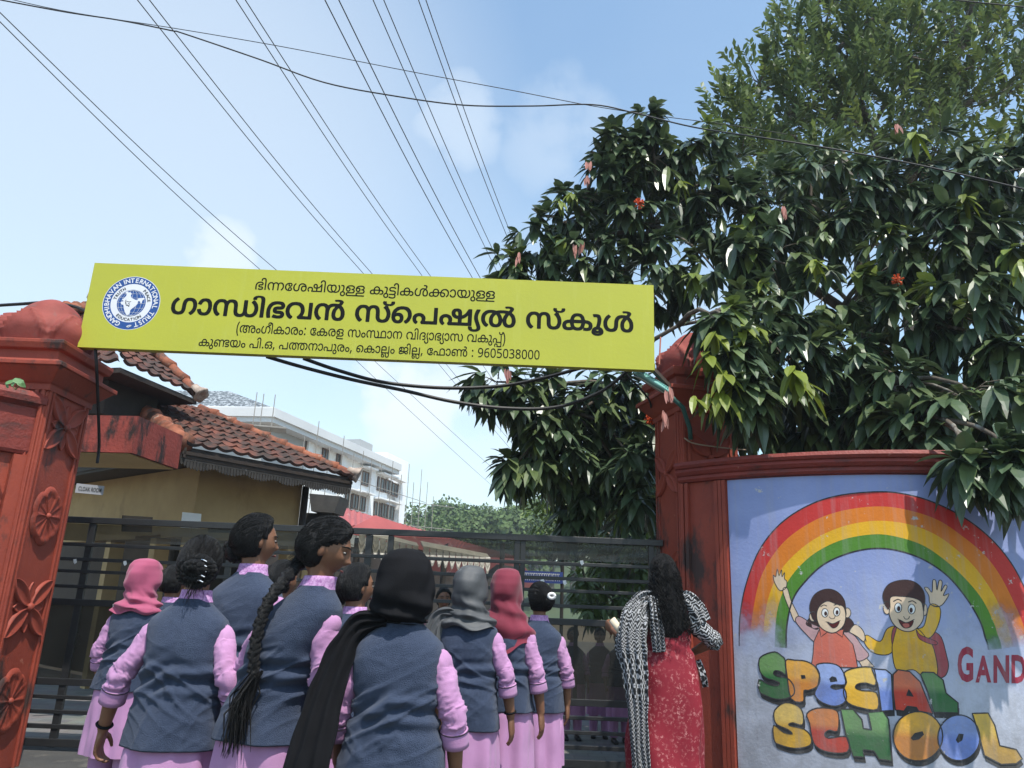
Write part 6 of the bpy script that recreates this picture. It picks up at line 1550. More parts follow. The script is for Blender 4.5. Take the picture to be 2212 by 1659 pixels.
b.lathe([(.05, -.05), (.20, 0), (.16, .06), (.10, .10), (.13, .16), (.12, .22), (.07, .26), (.10, .31), (.11, .36), (.07, .42), (.045, .50), (.03, .62), (.005, .70)], at(204, 668, 10.4), 16)
b.build('roof_finial', MATS['pale_terracotta'], tH, smooth=True)
b = MB()          # dark soffit and clerestory under the upper tier
b.rings([[E0 + dn * .06, E1 + dn * .06, E1 + EN * 2.2 + dn * .06, E0 + EN * 2.2 + dn * .06], [E0 + dn * .12, E1 + dn * .12, E1 + EN * 2.2 + dn * .12, E0 + EN * 2.2 + dn * .12]])
b.build('soffit', TIMBER, tH)
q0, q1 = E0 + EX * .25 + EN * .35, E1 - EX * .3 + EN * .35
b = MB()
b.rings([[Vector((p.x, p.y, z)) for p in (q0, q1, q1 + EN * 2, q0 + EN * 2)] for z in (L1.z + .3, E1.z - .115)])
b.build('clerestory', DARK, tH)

# walls
W1 = L1 + pv * .55 + dv * .55; W2 = L2 + pv * .55 - dv * .45; W0 = L0 + dv * .55
zt2 = L1.z - .12


def wall_quad(b, p, q, z0, z1, th):
    n_ = Vector((-(q - p).y, (q - p).x, 0)).normalized()
    b.rings([[Vector((a.x, a.y, z)) for a in (p, q, q + n_ * th, p + n_ * th)] for z in (z0, z1)])


b = MB()
wall_quad(b, W1, W2, 1.98, zt2, .2)
wall_quad(b, W1, W1 + dv * .16, 0, 1.978, .2)
for s0, s1 in ((.92, 1.12), (1.72, 1.92)):
    wall_quad(b, W1 + dv * s0, W1 + dv * s1, 0, 1.978, .2)
wall_quad(b, W2 - dv * .12, W2, 0, 1.978, .2)
wall_quad(b, W0, W1 + pv * 1.45, 1.98, zt2, .2)
wall_quad(b, W1 + pv * .75, W1 + dv * .003, 1.98, zt2, .2)
wall_quad(b, W1 + pv * 1.0, W1 + pv * .85, 0, 1.978, .2)
wall_quad(b, W1 + pv * 2.3, W1 + pv * 2.15, 0, 1.978, .2)
wall_quad(b, W1 + pv * 1.45, W1 + pv * .75, 2.02, zt2, .2)
b.build('wall', OCHRE, tH)
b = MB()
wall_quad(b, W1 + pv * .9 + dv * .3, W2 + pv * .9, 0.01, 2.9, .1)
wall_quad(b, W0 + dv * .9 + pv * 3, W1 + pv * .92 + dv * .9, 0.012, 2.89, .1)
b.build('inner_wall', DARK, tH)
b = MB()
c = W2 + Vector((.0, -.0, 0)); b.tube([Vector((c.x + .06, c.y - .03, 0)), Vector((c.x + .06, c.y - .03, zt2 - .05))], .05, 10)
b.build('down_pipe', TIMBER, tH, smooth=True)

# red concrete canopy in front of the gatehouse door
K1 = at(285, 978, 7.75); K2 = at(384, 1013, Z=K1.z); kd = (K2 - K1).normalized(); kp = Vector((-kd.y, kd.x, 0))
K0 = at(150, 975, Z=K1.z)
hK = at(285, 898, 7.75).z - K1.z
b = MB()
fz = [K0, K1, K2, K2 + kp * 1.5, K0 + kp * 1.2 + Vector((0, .6, 0))]
b.rings([[Vector((p.x, p.y, z)) for p in fz] for z in (K1.z, K1.z + hK)])
b.build('door_canopy', mat('stained_red_concrete', (0.30, 0.055, 0.04), (0.20, 0.04, 0.03), 3, .7, .3, 30, .3, stain=[(3, .50, .60, (0.030, 0.018, 0.016), (1.5, 1.5, .5)), (9, .6, .75, (0.36, .11, .08))]), tH)
b = MB()
cc = sum(fz, Vector()) / len(fz)
b.rings([[Vector((p.x + (cc.x - p.x) * .05, p.y + (cc.y - p.y) * .05, z)) for p in fz] for z in (K1.z - .012, K1.z - .003)])
b.build('canopy_soffit', mat('ochre_soffit', (0.50, 0.36, 0.17), (0.42, 0.30, 0.14), 4, .8), tH)

# cloak room sign
tC = thing('room_sign', 'small grey sign reading CLOAK ROOM under the red canopy', 'sign', at(196, 1052, 7.8))
ca, cb = at(166, 1044, 7.8), at(226, 1050, 7.95)
cc_, cd = at(163, 1064, 7.8), at(223, 1072, 7.95)
xd = (cb - ca).normalized(); zn = xd.cross(Vector((0, 0, 1))).normalized()
hS = abs(ca.z - cc_.z)
b = MB(); b.rings([[ca, cb, cb - Vector((0, 0, hS)), ca - Vector((0, 0, hS))], [p - zn * .02 for p in (ca, cb, cb - Vector((0, 0, hS)), ca - Vector((0, 0, hS)))]])
b.build('sign_plate', mat('grey_sign_plate', (0.34, 0.34, 0.36), (0.27, 0.27, 0.29), 6, .6), tC)
me = text_mesh('CLOAK ROOM', 1.0, .012)
xs = [v.co.x for v in me.vertices]; wd = max(xs) - min(xs); lw = (cb - ca).length
b = MB()
for v in me.vertices:
    b.vert(ca + xd * (lw * .5 + (v.co.x - (max(xs) + min(xs)) / 2) / wd * lw * .82) + Vector((0, 0, -hS * .72 + v.co.y * hS * .62)) + zn * .004)
for p in me.polygons:
    b.face(p.vertices)
b.build('lettering', DARKINK, tC); bpy.data.meshes.remove(me)

# notices on the ochre wall
wn = -pv


def on_wall(px, py, off):
    d = ray(px, py); t = ((W1 + wn * off) - CAMLOC).dot(pv) / d.dot(pv)
    return CAMLOC + d * t


def notice(name, label, quad, m_):
    f_ = [on_wall(x, y, .006) for x, y in quad]; r_ = [on_wall(x, y, .002) for x, y in quad]
    b = MB(); b.rings([f_, r_]); o = b.build(name, m_); tag(o, label, 'notice', 'notices on the gatehouse wall'); return o


notice('notice', 'white paper notice stuck on the ochre wall above the gate', ((394, 1106), (435, 1110), (433, 1141), (390, 1140)), WHITE_PAPER)
notice('notice', 'black notice board on the ochre wall above the left part of the gate', ((264, 1113), (330, 1117), (328, 1150), (262, 1148)), DARK)
notice('notice', 'low black notice board on the ochre wall beside the girl with a hair bun', ((450, 1130), (545, 1134), (545, 1152), (450, 1150)), DARK)

# dark flared hood at the beyond end of the gatehouse
tD = thing('metal_hood', 'dark flared metal hood beyond the beyond end of the ochre wall', 'hood', at(700, 1100, 11.6))
b = MB()
r0 = [at(x, y, 11.6) for x, y in ((668, 1066), (735, 1072), (722, 1108), (672, 1104))]
rows = [[p + Vector((.05 * k, .45 * k, .0)) for p in r0] for k in (0, 1)]
b.rings(rows)
b.build('hood', mat('dark_grey_metal', (0.085, 0.082, 0.078), (0.05, 0.05, 0.05), 6, .6, .1, 30), tD)
b = MB(); c = at(690, 1108, 11.8); b.box((c.x, c.y + .3, c.z / 2), (.42, .5, c.z)); b.build('stand', DARK, tD)

# ------------------------------------------------------------------ long red-roofed shed, awnings, banner behind the gate
tR2 = thing('shed', 'long open shed with a faded red metal roof behind the gate', 'building', (0.2, 20, 0))
RROOF = mat('faded_red_metal_roof', (0.40, 0.095, 0.085), (0.31, 0.07, 0.065), 1.5, .5, .1, 20, .4, stain=[(2.5, .6, .7, (0.62, 0.42, 0.38)), (6, .62, .72, (0.3, .08, .07))], aniso=(1, 1, 1))
R1 = at(733, 1094, 14.5); R2 = at(1112, 1201, Z=R1.z - .25); R3 = at(733, 1190, 13.0); 
rd = (R2 - R1).normalized(); 
R1b = at(733, 1128, 13.2); R2b = at(1085, 1212, Z=R1b.z)
b = MB()
n_ = 90
rows = []
for i in range(2):
    rows.append([(R1.lerp(R2, j / n_) if i == 0 else R1b.lerp(R2b, j / n_)) + Vector((0, 0, .02 * math.sin(j * PI * .9))) for j in range(n_ + 1)])
rows.append([p + Vector((0, 0, -.05)) for p in rows[1]]); rows.append([p + Vector((0, 0, -.06)) for p in rows[0]])
b.rings(rows, closed=False, cap=False)
back = [[p, p + Vector((1.2, 4.0, -.9))] for p in (R1, R2)]
b.rings([back[0], back[1]], closed=False, cap=False)
b.build('roof', RROOF, tR2)
b = MB()
S1, S2 = at(740, 1150, 12.6), at(930, 1192, 14.5)
b.rings([[S1, S2], [S1 + Vector((.3, 1.2, .42)), S2 + Vector((.3, 1.2, .3))]], closed=False, cap=False)
b.build('lower_roof', RROOF, tR2)
b = MB()
for px, Y in ((770, 13.8), (960, 16.0), (1085, 18.6)):
    p = at(px, 1200, Y)
    b = MB(); b.tube([(p.x, p.y, 0), (p.x, p.y, p.z + .3)], .06, 8); b.build('post', DARK, tR2)
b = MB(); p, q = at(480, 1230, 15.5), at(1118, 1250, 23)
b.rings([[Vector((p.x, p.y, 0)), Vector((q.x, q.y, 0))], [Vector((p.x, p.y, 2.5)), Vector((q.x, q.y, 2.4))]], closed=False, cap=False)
b.build('back_wall', mat('dark_shed_wall', (0.06, 0.05, 0.042), (0.03, 0.027, 0.025), 3, .9), tR2)  # dark wall colour along the back of the open shed


def awning(label, pts_top, pts_low, Y0, Y1, n, drop):
    t = thing('awning', label, 'awning', at(*pts_top[0], Y0), 'scalloped awnings behind the gate')
    A_, B2 = at(*pts_top[0], Y0), at(*pts_top[1], Y1); C2, D2 = at(*pts_low[0], Y0 - .35), at(*pts_low[1], Y1 - .35)
    m_ = mat('cream_canvas', (0.58, 0.54, 0.46), (0.46, 0.42, 0.36), 8, .8, .1, 60, stain=(5, .6, .75, (0.3, .26, .2)))
    b = MB()
    b.rings([[A_, B2], [C2, D2]], closed=False, cap=False); b.rings([[A_ - Vector((0, 0, .03)), B2 - Vector((0, 0, .03))], [C2 - Vector((0, 0, .02)), D2 - Vector((0, 0, .02))]], closed=False, cap=False)
    b.build('canvas', m_, t)
    b = MB()
    for k in range(n):
        a = C2.lerp(D2, (k + .06) / n); c = C2.lerp(D2, (k + .94) / n)
        rows = []
        for s in range(7):
            z = drop * s / 6
            row = []
            for j in range(9):
                u = j / 8
                bot = .55 + .45 * math.sin(PI * u)
                swag = .012 * math.sin(s * PI * .95) 
                row.append(a.lerp(c, u) + Vector((0, -.02 - swag - .02 * math.sin(PI * u), -z * bot)))
            rows.append(row)
        b.rings(rows, closed=False, cap=False)
    b.build('scalloped_valance', m_, t)
    return t


awning('cream scalloped awning right of the black headscarf below the red roof', ((908, 1168), (1052, 1196)), ((914, 1180), (1060, 1206)), 13.2, 15.0, 11, .30)
awning('shaded scalloped awning seen through the gate between the girl in profile and the black headscarf', ((772, 1140), (900, 1172)), ((776, 1152), (905, 1180)), 12.4, 13.4, 9, .34)

tB = thing('banner', 'blue banner with pale unreadable lettering seen through the right gate leaf', 'banner', at(1180, 1245, 11))
p0, p1 = at(1120, 1232, 11.0), at(1216, 1236, 11.3)
dz = Vector((0, 0, -.16))
b = MB(); b.rings([[p0, p1, p1 + dz, p0 + dz], [q + Vector((0, .02, 0)) for q in (p0, p1, p1 + dz, p0 + dz)]]); b.build('banner_cloth', mat('deep_blue_banner', (0.02, 0.04, 0.17), (.016, .03, .13), 6, .5), tB)
b = MB(); xd2 = (p1 - p0)
for row, zz, hh in ((0, -.045, .036), (1, -.115, .03)):
    x = .06
    while x < .93:
        w_ = .02 + .03 * rng.random()
        a = p0 + xd2 * x + Vector((0, -.006, zz)); c = p0 + xd2 * (x + w_) + Vector((0, -.006, zz))
        b.rings([[a + Vector((0, 0, hh / 2)), c + Vector((0, 0, hh / 2))], [a + Vector((0, 0, hh * .2)), c + Vector((0, 0, hh * .2))]], closed=False, cap=False)
        b.rings([[a + Vector((0, 0, hh / 2)), a + (c - a) * .3 + Vector((0, 0, hh / 2))], [a - Vector((0, 0, hh / 2)), a + (c - a) * .3 - Vector((0, 0, hh / 2))]], closed=False, cap=False)
        x += w_ + .012
b.build('lettering', mat('pale_banner_lettering', (0.55, 0.56, 0.55), None, 4, .6), tB)
for k, (px, Y) in enumerate(((1122, 11.0), (1215, 11.3))):
    p = at(px, 1240, Y); b = MB(); b.tube([(p.x, p.y + .03, 0), (p.x, p.y + .03, p.z + .12)], .025, 8); b.build('banner_post', DARK, tB)

# ------------------------------------------------------------------ white three-storey building
BW = mat('white_building_paint', (0.86, 0.87, 0.87), (0.80, 0.81, 0.82), .5, .75, .05, 8, .3)
BG = mat('bare_grey_plaster', (0.40, 0.41, 0.41), (0.33, 0.34, 0.345), .6, .85, .1, 8, .3)
BROWN = mat('brown_shutter', (0.20, 0.14, 0.11), (0.15, 0.10, 0.08), 2, .6)
GLASS = mat('dark_window_glass', (0.09, 0.095, 0.10), None, 3, .2, spec=.5)
tWB = thing('white_building', 'white three storey building under construction with scaffolding behind the tiled gatehouse', 'building', (-10.1, 32, 0))
BC = at(595, 880, 32.0); BZ = BC.z
BE = at(868, 1003, Z=BZ); BL = at(300, 876, Z=BZ)
bd = (BE - BC); bl_ = bd.length; bd.normalize(); bp = Vector((-bd.y, bd.x, 0))
ld = -Vector((bd.y, -bd.x, 0)); ld = bp                         # left facade runs into the block
fd = (BL - BC).normalized()
wl = bd * 0 + Vector((bd.y, -bd.x, 0))                          # outward normal of the long facade
insl = .75                                                      # eave overhang
c0 = BC - wl * insl + bd * .55
b = MB()
beyond = c0 + bd * (bl_ - .6)
b.rings([[Vector((p.x, p.y, z)) for p in (c0, beyond, beyond - wl * 10, c0 - wl * 14)] for z in (-1, BZ - .62)])
b.build('wall', BW, tWB)
b = MB()
g0 = BC + fd * .6 - Vector((0, 0, 0)) + bd * .5
b.rings([[Vector((p.x, p.y, z)) for p in (c0 + wl * .015 + bd * 3.6, c0 + wl * .015 - bd * .03, c0 + fd * 12 - bd * .03, c0 + fd * 12 + bd * .2, c0 + bd * .2 - wl * .3, c0 - wl * .3 + bd * 3.6)] for z in (-1, BZ - .63)])
b.build('unpainted_wall', BG, tWB)
b = MB()         # roof slab with stepped edge
for z0, z1, o in ((BZ - .62, BZ - .40, -.12), (BZ - .40, BZ - .02, 0.0), (BZ - .02, BZ + .06, -.18)):
    p0_, p1_ = BC - wl * (-o) - bd * o * 0, BE - wl * (-o)
    b.rings([[Vector((p.x, p.y, z)) for p in (BC + wl * o - bd * o * .6, BE + wl * o, BE - wl * 9, BC + fd * 14 + wl * o * 0 - bd * o * .6)] for z in (z0, z1)])
b.build('roof_slab', mat('dull_white_slab', (0.66, 0.67, 0.67), (0.58, 0.59, 0.6), .4, .8), tWB)
# dark hipped sheet roof with netting-like patches
hr = [BC + fd * .3 + bd * .4, BC + fd * 15 + bd * .4]
apx = at(495, 845, 35.0)
SHR = mat('patchy_dark_roof', (0.10, 0.115, 0.125), (0.07, 0.08, 0.09), 1.2, .6, stain=(7.0, .50, .56, (0.34, 0.37, 0.39)), spec=.3)
b = MB()
zz = Vector((0, 0, .07))
b.v = [tuple(p) for p in (hr[0] + zz, hr[1] + zz, apx + fd * 7, apx, BE - wl * .9 + bd * -9 + zz, apx + bd * 7 + Vector((0, 0, -.4)))]
b.face((0, 3, 2, 1)); b.face((0, 4, 5, 3))
b.build('hip_roof', SHR, tWB)
# columns on the long facade
for s in (3.4, 6.8, 10.3, 14.2):
    p = c0 + bd * s
    if s > 3.5 or True:
        b = MB(); b.rings([[Vector((q.x, q.y, z)) for q in (p + wl * .18, p + bd * .45 + wl * .18, p + bd * .45 - wl * .1, p - wl * .1)] for z in (-1, BZ - .625)])
        b.build('column', BW, tWB)
p = c0 + fd * 3.1
b = MB(); b.rings([[Vector((q.x, q.y, z)) for q in (p - bd * .25, p + fd * .9 - bd * .25, p + fd * .9 + bd * .05, p + bd * .05)] for z in (-1, BZ - .625)])
b.build('column', BW, tWB)


def bwin(s, z, w_, h):
    p = c0 + bd * s
    o_ = MB()
    q0, q1 = p + wl * .02, p + bd * w_ + wl * .02
    for a, c, zz0, zz1 in ((q0, q0 + bd * .07, z, z + h), (q1 - bd * .07, q1, z, z + h), (q0, q1, z, z + .07), (q0, q1, z + h - .07, z + h), (p + bd * (w_ / 2 - .03) + wl * .02, p + bd * (w_ / 2 + .03) + wl * .02, z, z + h)):
        o_.rings([[Vector((k.x, k.y, zz_)) for k in (a, c, c + wl * .06, a + wl * .06)] for zz_ in (zz0, zz1)])
    f = o_.build('window', BROWN, tWB)
    g2 = MB(); g2.rings([[Vector((k.x, k.y, zz_)) for k in (q0, q1, q1 + wl * .03, q0 + wl * .03)] for zz_ in (z + .02, z + h - .02)])
    g2.build('pane', GLASS, f)
    s2 = MB(); s2.rings([[Vector((k.x, k.y, zz_)) for k in (q0 - bd * .2, q1 + bd * .2, q1 + bd * .2 + wl * .5, q0 - bd * .2 + wl * .5)] for zz_ in (z + h + .12, z + h + .2)])
    s2.build('sunshade', BW, f)


def s_of(px, py):
    """Distance along the long facade and height for a measured point."""
    d = ray(px, py); t = (c0 - CAMLOC).dot(wl) / d.dot(wl); p = CAMLOC + d * t
    return (p - c0).dot(bd), p.z


for x, y0, y1 in ((664, 972, 985), (700, 984, 1006), (731, 996, 1016), (787, 1021, 1052), (821, 1032, 1064), (838, 1039, 1069), (851, 1044, 1075), (750, 1082, 1100), (765, 1085, 1102), (780, 1088, 1106), (812, 1102, 1117), (828, 1107, 1120), (842, 1110, 1124)):
    s0, z1 = s_of(x - 6, y0); s1, z0 = s_of(x + 6, y1)
    bwin(s0, z0, max(s1 - s0, .5), max(z1 - z0, .8))
# low roof structures and the tall end block
b = MB(); p = BE - wl * 1.0
b.rings([[Vector((q.x, q.y, z)) for q in (p, p + bd * 3.2, p + bd * 3.2 - wl * 4, p - wl * 4)] for z in (-1, BZ + .75)])
b.build('end_block', BW, tWB)
b = MB(); p = at(818, 978, Z=BZ + .1) - wl * 1.2
b.rings([[Vector((q.x, q.y, z)) for q in (p, p + bd * 1.6, p + bd * 1.6 - wl * 1.2, p - wl * 1.2)] for z in (BZ + .062, BZ + .9)])
b.build('roof_tank', BG, tWB)
# scaffolding
tSc = thing('scaffolding', 'thin pole scaffolding standing along the long side of the white building', 'scaffolding', c0 + wl * 1.2)
PM = mat('weathered_scaffold_pole', (0.30, 0.28, 0.25), (0.22, 0.2, 0.18), 2, .7)
for k in range(13):
    p = c0 + bd * (1.2 + k * 1.16) + wl * (1.25 + .1 * math.sin(k * 5.1))
    b = MB(); b.tube([(p.x, p.y, -1), (p.x + .05 * math.sin(k), p.y, BZ - .9 + 1.0 * abs(math.sin(k * 1.7)) ** 3)], .020, 5); b.build('upright_pole', PM, tSc)
for z in (BZ - 2.0, BZ - 3.6, BZ - 5.2, BZ - 6.8):
    p, q = c0 + bd * 1.0 + wl * 1.3, c0 + bd * 15.6 + wl * 1.3
    b = MB(); b.tube([(p.x, p.y, z + .1), ((p.x + q.x) / 2, (p.y + q.y) / 2, z), (q.x, q.y, z + .12)], .020, 5); b.build('level_pole', PM, tSc)
for k in range(3):
    p = BE + bd * (2.6 + .5 * k) + wl * (.2 + .25 * k)
    b = MB(); b.tube([(p.x, p.y, -1), (p.x, p.y, BZ - 1.0 + .5 * math.sin(k * 2))], .020, 5); b.build('upright_pole', PM, tSc)
for z in (BZ - 2.0, BZ - 3.4, BZ - 5.0):
    p = BE + bd * 1.6; q = p + bd * 3.4 + wl * 1.6
    b = MB(); b.tube([(p.x, p.y, z), (q.x, q.y, z + .1)], .020, 5); b.build('level_pole', PM, tSc)
p = at(566, 925, 30.6)
b = MB(); b.box((p.x, p.y, p.z), (1.9, 1.0, .06), rot=.25); b.build('work_platform', PM, tSc)
for px, py in ((545, 925), (560, 928), (585, 930)):
    q = at(px, py, 30.4); b = MB(); b.tube([q, q + Vector((0, 0, 1.5))], .018, 5); b.build('hanger_pole', PM, tSc)
# ------------------------------------------------------------------ foliage
BARK = mat('grey_brown_bark', (0.15, 0.125, 0.10), (0.075, 0.062, 0.05), 9, .9, .5, 30, .2, stain=(6, .55, .65, (0.26, 0.25, 0.22)), aniso=(1, 1, .35))


def leaf_material(name, c1, c2, rough, trans, spec=.5):
    m = mat(name, c1, c2, 5, rough, 0, 60, spec, attr='tint', trans=trans)
    return m


LEAF_BIG = leaf_material('glossy_dark_leaf', (0.080, 0.118, 0.056), (0.046, 0.080, 0.041), .36, .17, .6)
LEAF_FINE = leaf_material('small_green_leaf', (0.115, 0.165, 0.058), (0.08, 0.125, 0.046), .5, .32)
LEAF_BRIGHT = leaf_material('bright_green_leaf', (0.13, 0.19, 0.045), (0.085, 0.14, 0.035), .5, .30)
LEAF_WOOD = leaf_material('woodland_leaf', (0.105, 0.155, 0.05), (0.07, 0.115, 0.042), .7, .2, .3)


def leaflet(b, cols, p, d, n, L_, W_, tint, fold=.25, droop=.35, k=4):
    """A pointed leaf from p along d with upward side n: folded on its midrib and drooping."""
    d = d.normalized(); s = d.cross(n)
    if s.length < 1e-4:
        s = d.orthogonal()
    s.normalize(); n = s.cross(d).normalized()
    base = len(b.v)
    for i in range(k + 1):
        t = i / k
        w_ = W_ * .5 * (math.sin(PI * min(t * .92 + .06, 1)) ** .8) if i < k else .0015
        c = p + d * (L_ * t) + Vector((0, 0, -1)) * (droop * L_ * t * t)
        b.v.append(tuple(c - s * w_ + n * (w_ * fold))); b.v.append(tuple(c)); b.v.append(tuple(c + s * w_ + n * (w_ * fold)))
        for q in (1.0, .92, 1.0):
            cols.append((tint[0] * q, tint[1] * q, tint[2] * q))
    for i in range(k):
        a = base + i * 3
        b.f.append((a, a + 1, a + 4, a + 3)); b.f.append((a + 1, a + 2, a + 5, a + 4)); b.mi += [0, 0]


def rnd_dir(r):
    while True:
        v = Vector((r.uniform(-1, 1), r.uniform(-1, 1), r.uniform(-1, 1)))
        if .05 < v.length < 1:
            return v.normalized()


def blob_list(lst):
    out_ = []
    for px, py, rp, Y in lst:
        c = at(px, py, Y)
        out_.append((c, rp / FPX * Y * .97))
    return out_


def limb(b, p, q, r0, r1, r, n=6, sag=.12):
    pts = []; L_ = (q - p).length
    o = rnd_dir(r) * L_ * .10
    for i in range(6):
        t = i / 5
        pts.append(p.lerp(q, t) + o * math.sin(PI * t) + Vector((0, 0, L_ * sag * math.sin(PI * t))))
    b.tube(pts, [r0 + (r1 - r0) * i / 5 for i in range(6)], n)
    return pts


def palmate(b, cols, c, ax, L_, r, tint, n=7):
    """Drooping cluster of long leaves round a short stalk."""
    ax = ax.normalized()
    u = ax.orthogonal().normalized(); v = ax.cross(u)
    for k in range(n):
        a = 2 * PI * (k + r.uniform(-.25, .25)) / n
        sp = r.uniform(.55, 1.05)
        d = ax * math.cos(sp) + (u * math.cos(a) + v * math.sin(a)) * math.sin(sp)
        d.z -= .25
        q = r.uniform(.85, 1.15)
        tt = (tint[0] * q, tint[1] * q, tint[2] * q * r.uniform(.9, 1.05))
        leaflet(b, cols, c + ax * (L_ * .25 * (k / n)), d, Vector((0, 0, 1)) + ax * .2, L_ * r.uniform(.75, 1.15), L_ * r.uniform(.31, .42), tt, .22, r.uniform(.15, .6))


def spray(b, cols, c, ax, L_, r, tint, n=12, ll=.11):
    """A twig with small leaves on both sides."""
    ax = ax.normalized(); sdir = ax.cross(rnd_dir(r)).normalized()
    for k in range(n):
        t = (k + .5) / n
        sgn = 1 if k % 2 else -1
        d = ax * .75 + sdir * (sgn * .8) + rnd_dir(r) * .25
        q = r.uniform(.8, 1.2)
        leaflet(b, cols, c + ax * (L_ * t), d, Vector((0, 0, 1)) + rnd_dir(r) * .4, ll * r.uniform(.7, 1.15), ll * .40, (tint[0] * q, tint[1] * q, tint[2] * q), .1, .1, 2)


# ---- the big-leaved tree that hangs over the wall
r = random.Random(11)
main_blobs = blob_list([
    (1105, 585, 48, 7.9), (1165, 520, 62, 8.0), (1225, 468, 58, 8.0), (1310, 385, 62, 7.9), (1330, 320, 42, 7.9), (1400, 340, 68, 7.9), (1398, 262, 26, 7.9),
    (1490, 330, 70, 8.1), (1500, 420, 80, 8.1), (1160, 630, 80, 7.9), (1265, 560, 95, 8.0), (1360, 470, 95, 8.0), (1270, 660, 80, 8.2), (1400, 600, 105, 8.1),
    (1075, 825, 48, 7.7), (1130, 855, 62, 7.8), (1200, 870, 70, 7.9), (1290, 850, 80, 8.1), (1375, 850, 70, 8.3), (1190, 930, 60, 7.8), (1145, 985, 45, 7.7), (1110, 1010, 28, 7.7), (1225, 990, 62, 7.9),
    (1300, 950, 80, 8.1), (1375, 950, 60, 8.2), (1370, 1010, 62, 7.7), (1250, 1050, 48, 8.2), (1360, 1085, 55, 7.9), (1240, 1105, 30, 8.2),
    (1570, 480, 95, 8.0), (1590, 380, 60, 8.2), (1670, 440, 90, 7.9), (1760, 370, 80, 8.0), (1550, 590, 90, 7.7), (1660, 560, 95, 7.6), (1780, 480, 90, 7.7), (1890, 430, 100, 7.6), (1990, 370, 110, 7.4), (2110, 400, 120, 7.2), (2200, 330, 90, 7.2),
    (1610, 690, 45, 6.9), (1585, 765, 38, 6.25), (1610, 850, 40, 6.2), (1560, 690, 32, 6.4), (1650, 690, 90, 7.2), (1700, 780, 80, 6.7), (1780, 640, 80, 7.4), (1940, 560, 90, 7.2), (2060, 520, 100, 7.0), (2170, 560, 110, 6.8),
    (1650, 880, 80, 7.2), (1760, 900, 80, 7.2), (1840, 780, 90, 7.0), (1960, 700, 90, 6.9), (2080, 680, 100, 6.6), (2180, 760, 90, 6.3), (1880, 900, 80, 6.8), (1960, 830, 70, 6.4), (2000, 930, 60, 6.2), (2080, 860, 80, 6.1), (2170, 900, 80, 5.9), (2150, 985, 36, 5.35), (2200, 1000, 36, 5.3), (2075, 1000, 14, 5.4)])
tT = thing('big_leaved_tree', 'large tree with drooping dark palmate leaves hanging over the painted wall', 'tree', (3.4, 8.2, 0))
tb = at(1888, 985, 8.2)
trunk_pts = [Vector((tb.x + .08, 8.2, 0)), Vector((tb.x + .03, 8.2, 1.2)), tb, at(1880, 850, 8.2), at(1868, 700, 8.25), at(1862, 560, 8.3), at(1850, 430, 8.35), at(1820, 330, 8.4)]
b = MB(); b.tube(trunk_pts, [.17, .15, .125, .11, .10, .088, .06, .03], 12)
limb_src = trunk_pts[2:]
for c, rr in main_blobs:
    src = min(limb_src, key=lambda q: (q - c).length + abs(q.z - c.z + .6) * .8)
    L_ = (c - src).length
    pts = limb(b, src, c, .016 + .011 * L_, .010, r)
    limb_src = limb_src + [pts[3]] if L_ > 1.2 else limb_src
bb = MB(); cols = []
for c, rr in main_blobs:
    vol = rr * rr
    n_ = int(12 + 108 * vol)
    for k in range(n_):
        d = rnd_dir(r); f = r.random() ** .45
        p = c + Vector((d.x * rr, d.y * rr * 1.25, d.z * rr)) * f
        ax = d * .8 + Vector((r.uniform(-.3, .3), r.uniform(-.5, .1), -.55))
        tq = r.random()
        g_ = r.uniform(.75, 1.25)
        tint = (g_, g_, g_)
        if tq < .045:
            tint = (2.3 * g_, 2.0 * g_, .95 * g_)
        elif tq < .30:
            tint = (1.5 * g_, 1.35 * g_, 1.05 * g_)
        palmate(bb, cols, p, ax, r.uniform(.20, .30) * (1.1 if p.y < 7.3 else 1.0), r, tint, r.choice((6, 7, 7, 8)))
        if k % 3 == 0:
            b.tube([c + (p - c) * .15, c.lerp(p, .6) + Vector((0, 0, .04)), p], [.007, .005, .003], 4)
b.build('trunk', BARK, tT, smooth=True)
crown = bb.build('crown', LEAF_BIG, tT, colors=cols)
# limp pink new leaves and orange flower heads
b = MB(); cols = []
PINKL = leaf_material('limp_pink_new_leaf', (0.50, 0.22, 0.19), (0.42, 0.20, 0.15), .5, .25)
for px, py, Y in ((1272, 362, 7.4), (1123, 560, 7.4), (1242, 545, 7.3), (1937, 285, 6.6), (1692, 462, 6.9), (1097, 812, 7.3), (1258, 540, 7.4), (1445, 850, 5.95), (1430, 905, 5.95), (1268, 395, 7.4)):
    p = at(px, py - 12, Y)
    for k in range(5):
        d = Vector((r.uniform(-.25, .25), r.uniform(-.25, .1), -1))
        g_ = r.uniform(.8, 1.3)
        leaflet(b, cols, p + Vector((r.uniform(-.03, .03), 0, r.uniform(-.03, .03))), d, Vector((0, -1, .2)), r.uniform(.08, .13), .028, (g_, g_, g_), .5, .1)
b.build('young_leaves', PINKL, tT, colors=cols)
b = MB(); cols = []                          # bright yellow-green new leaves
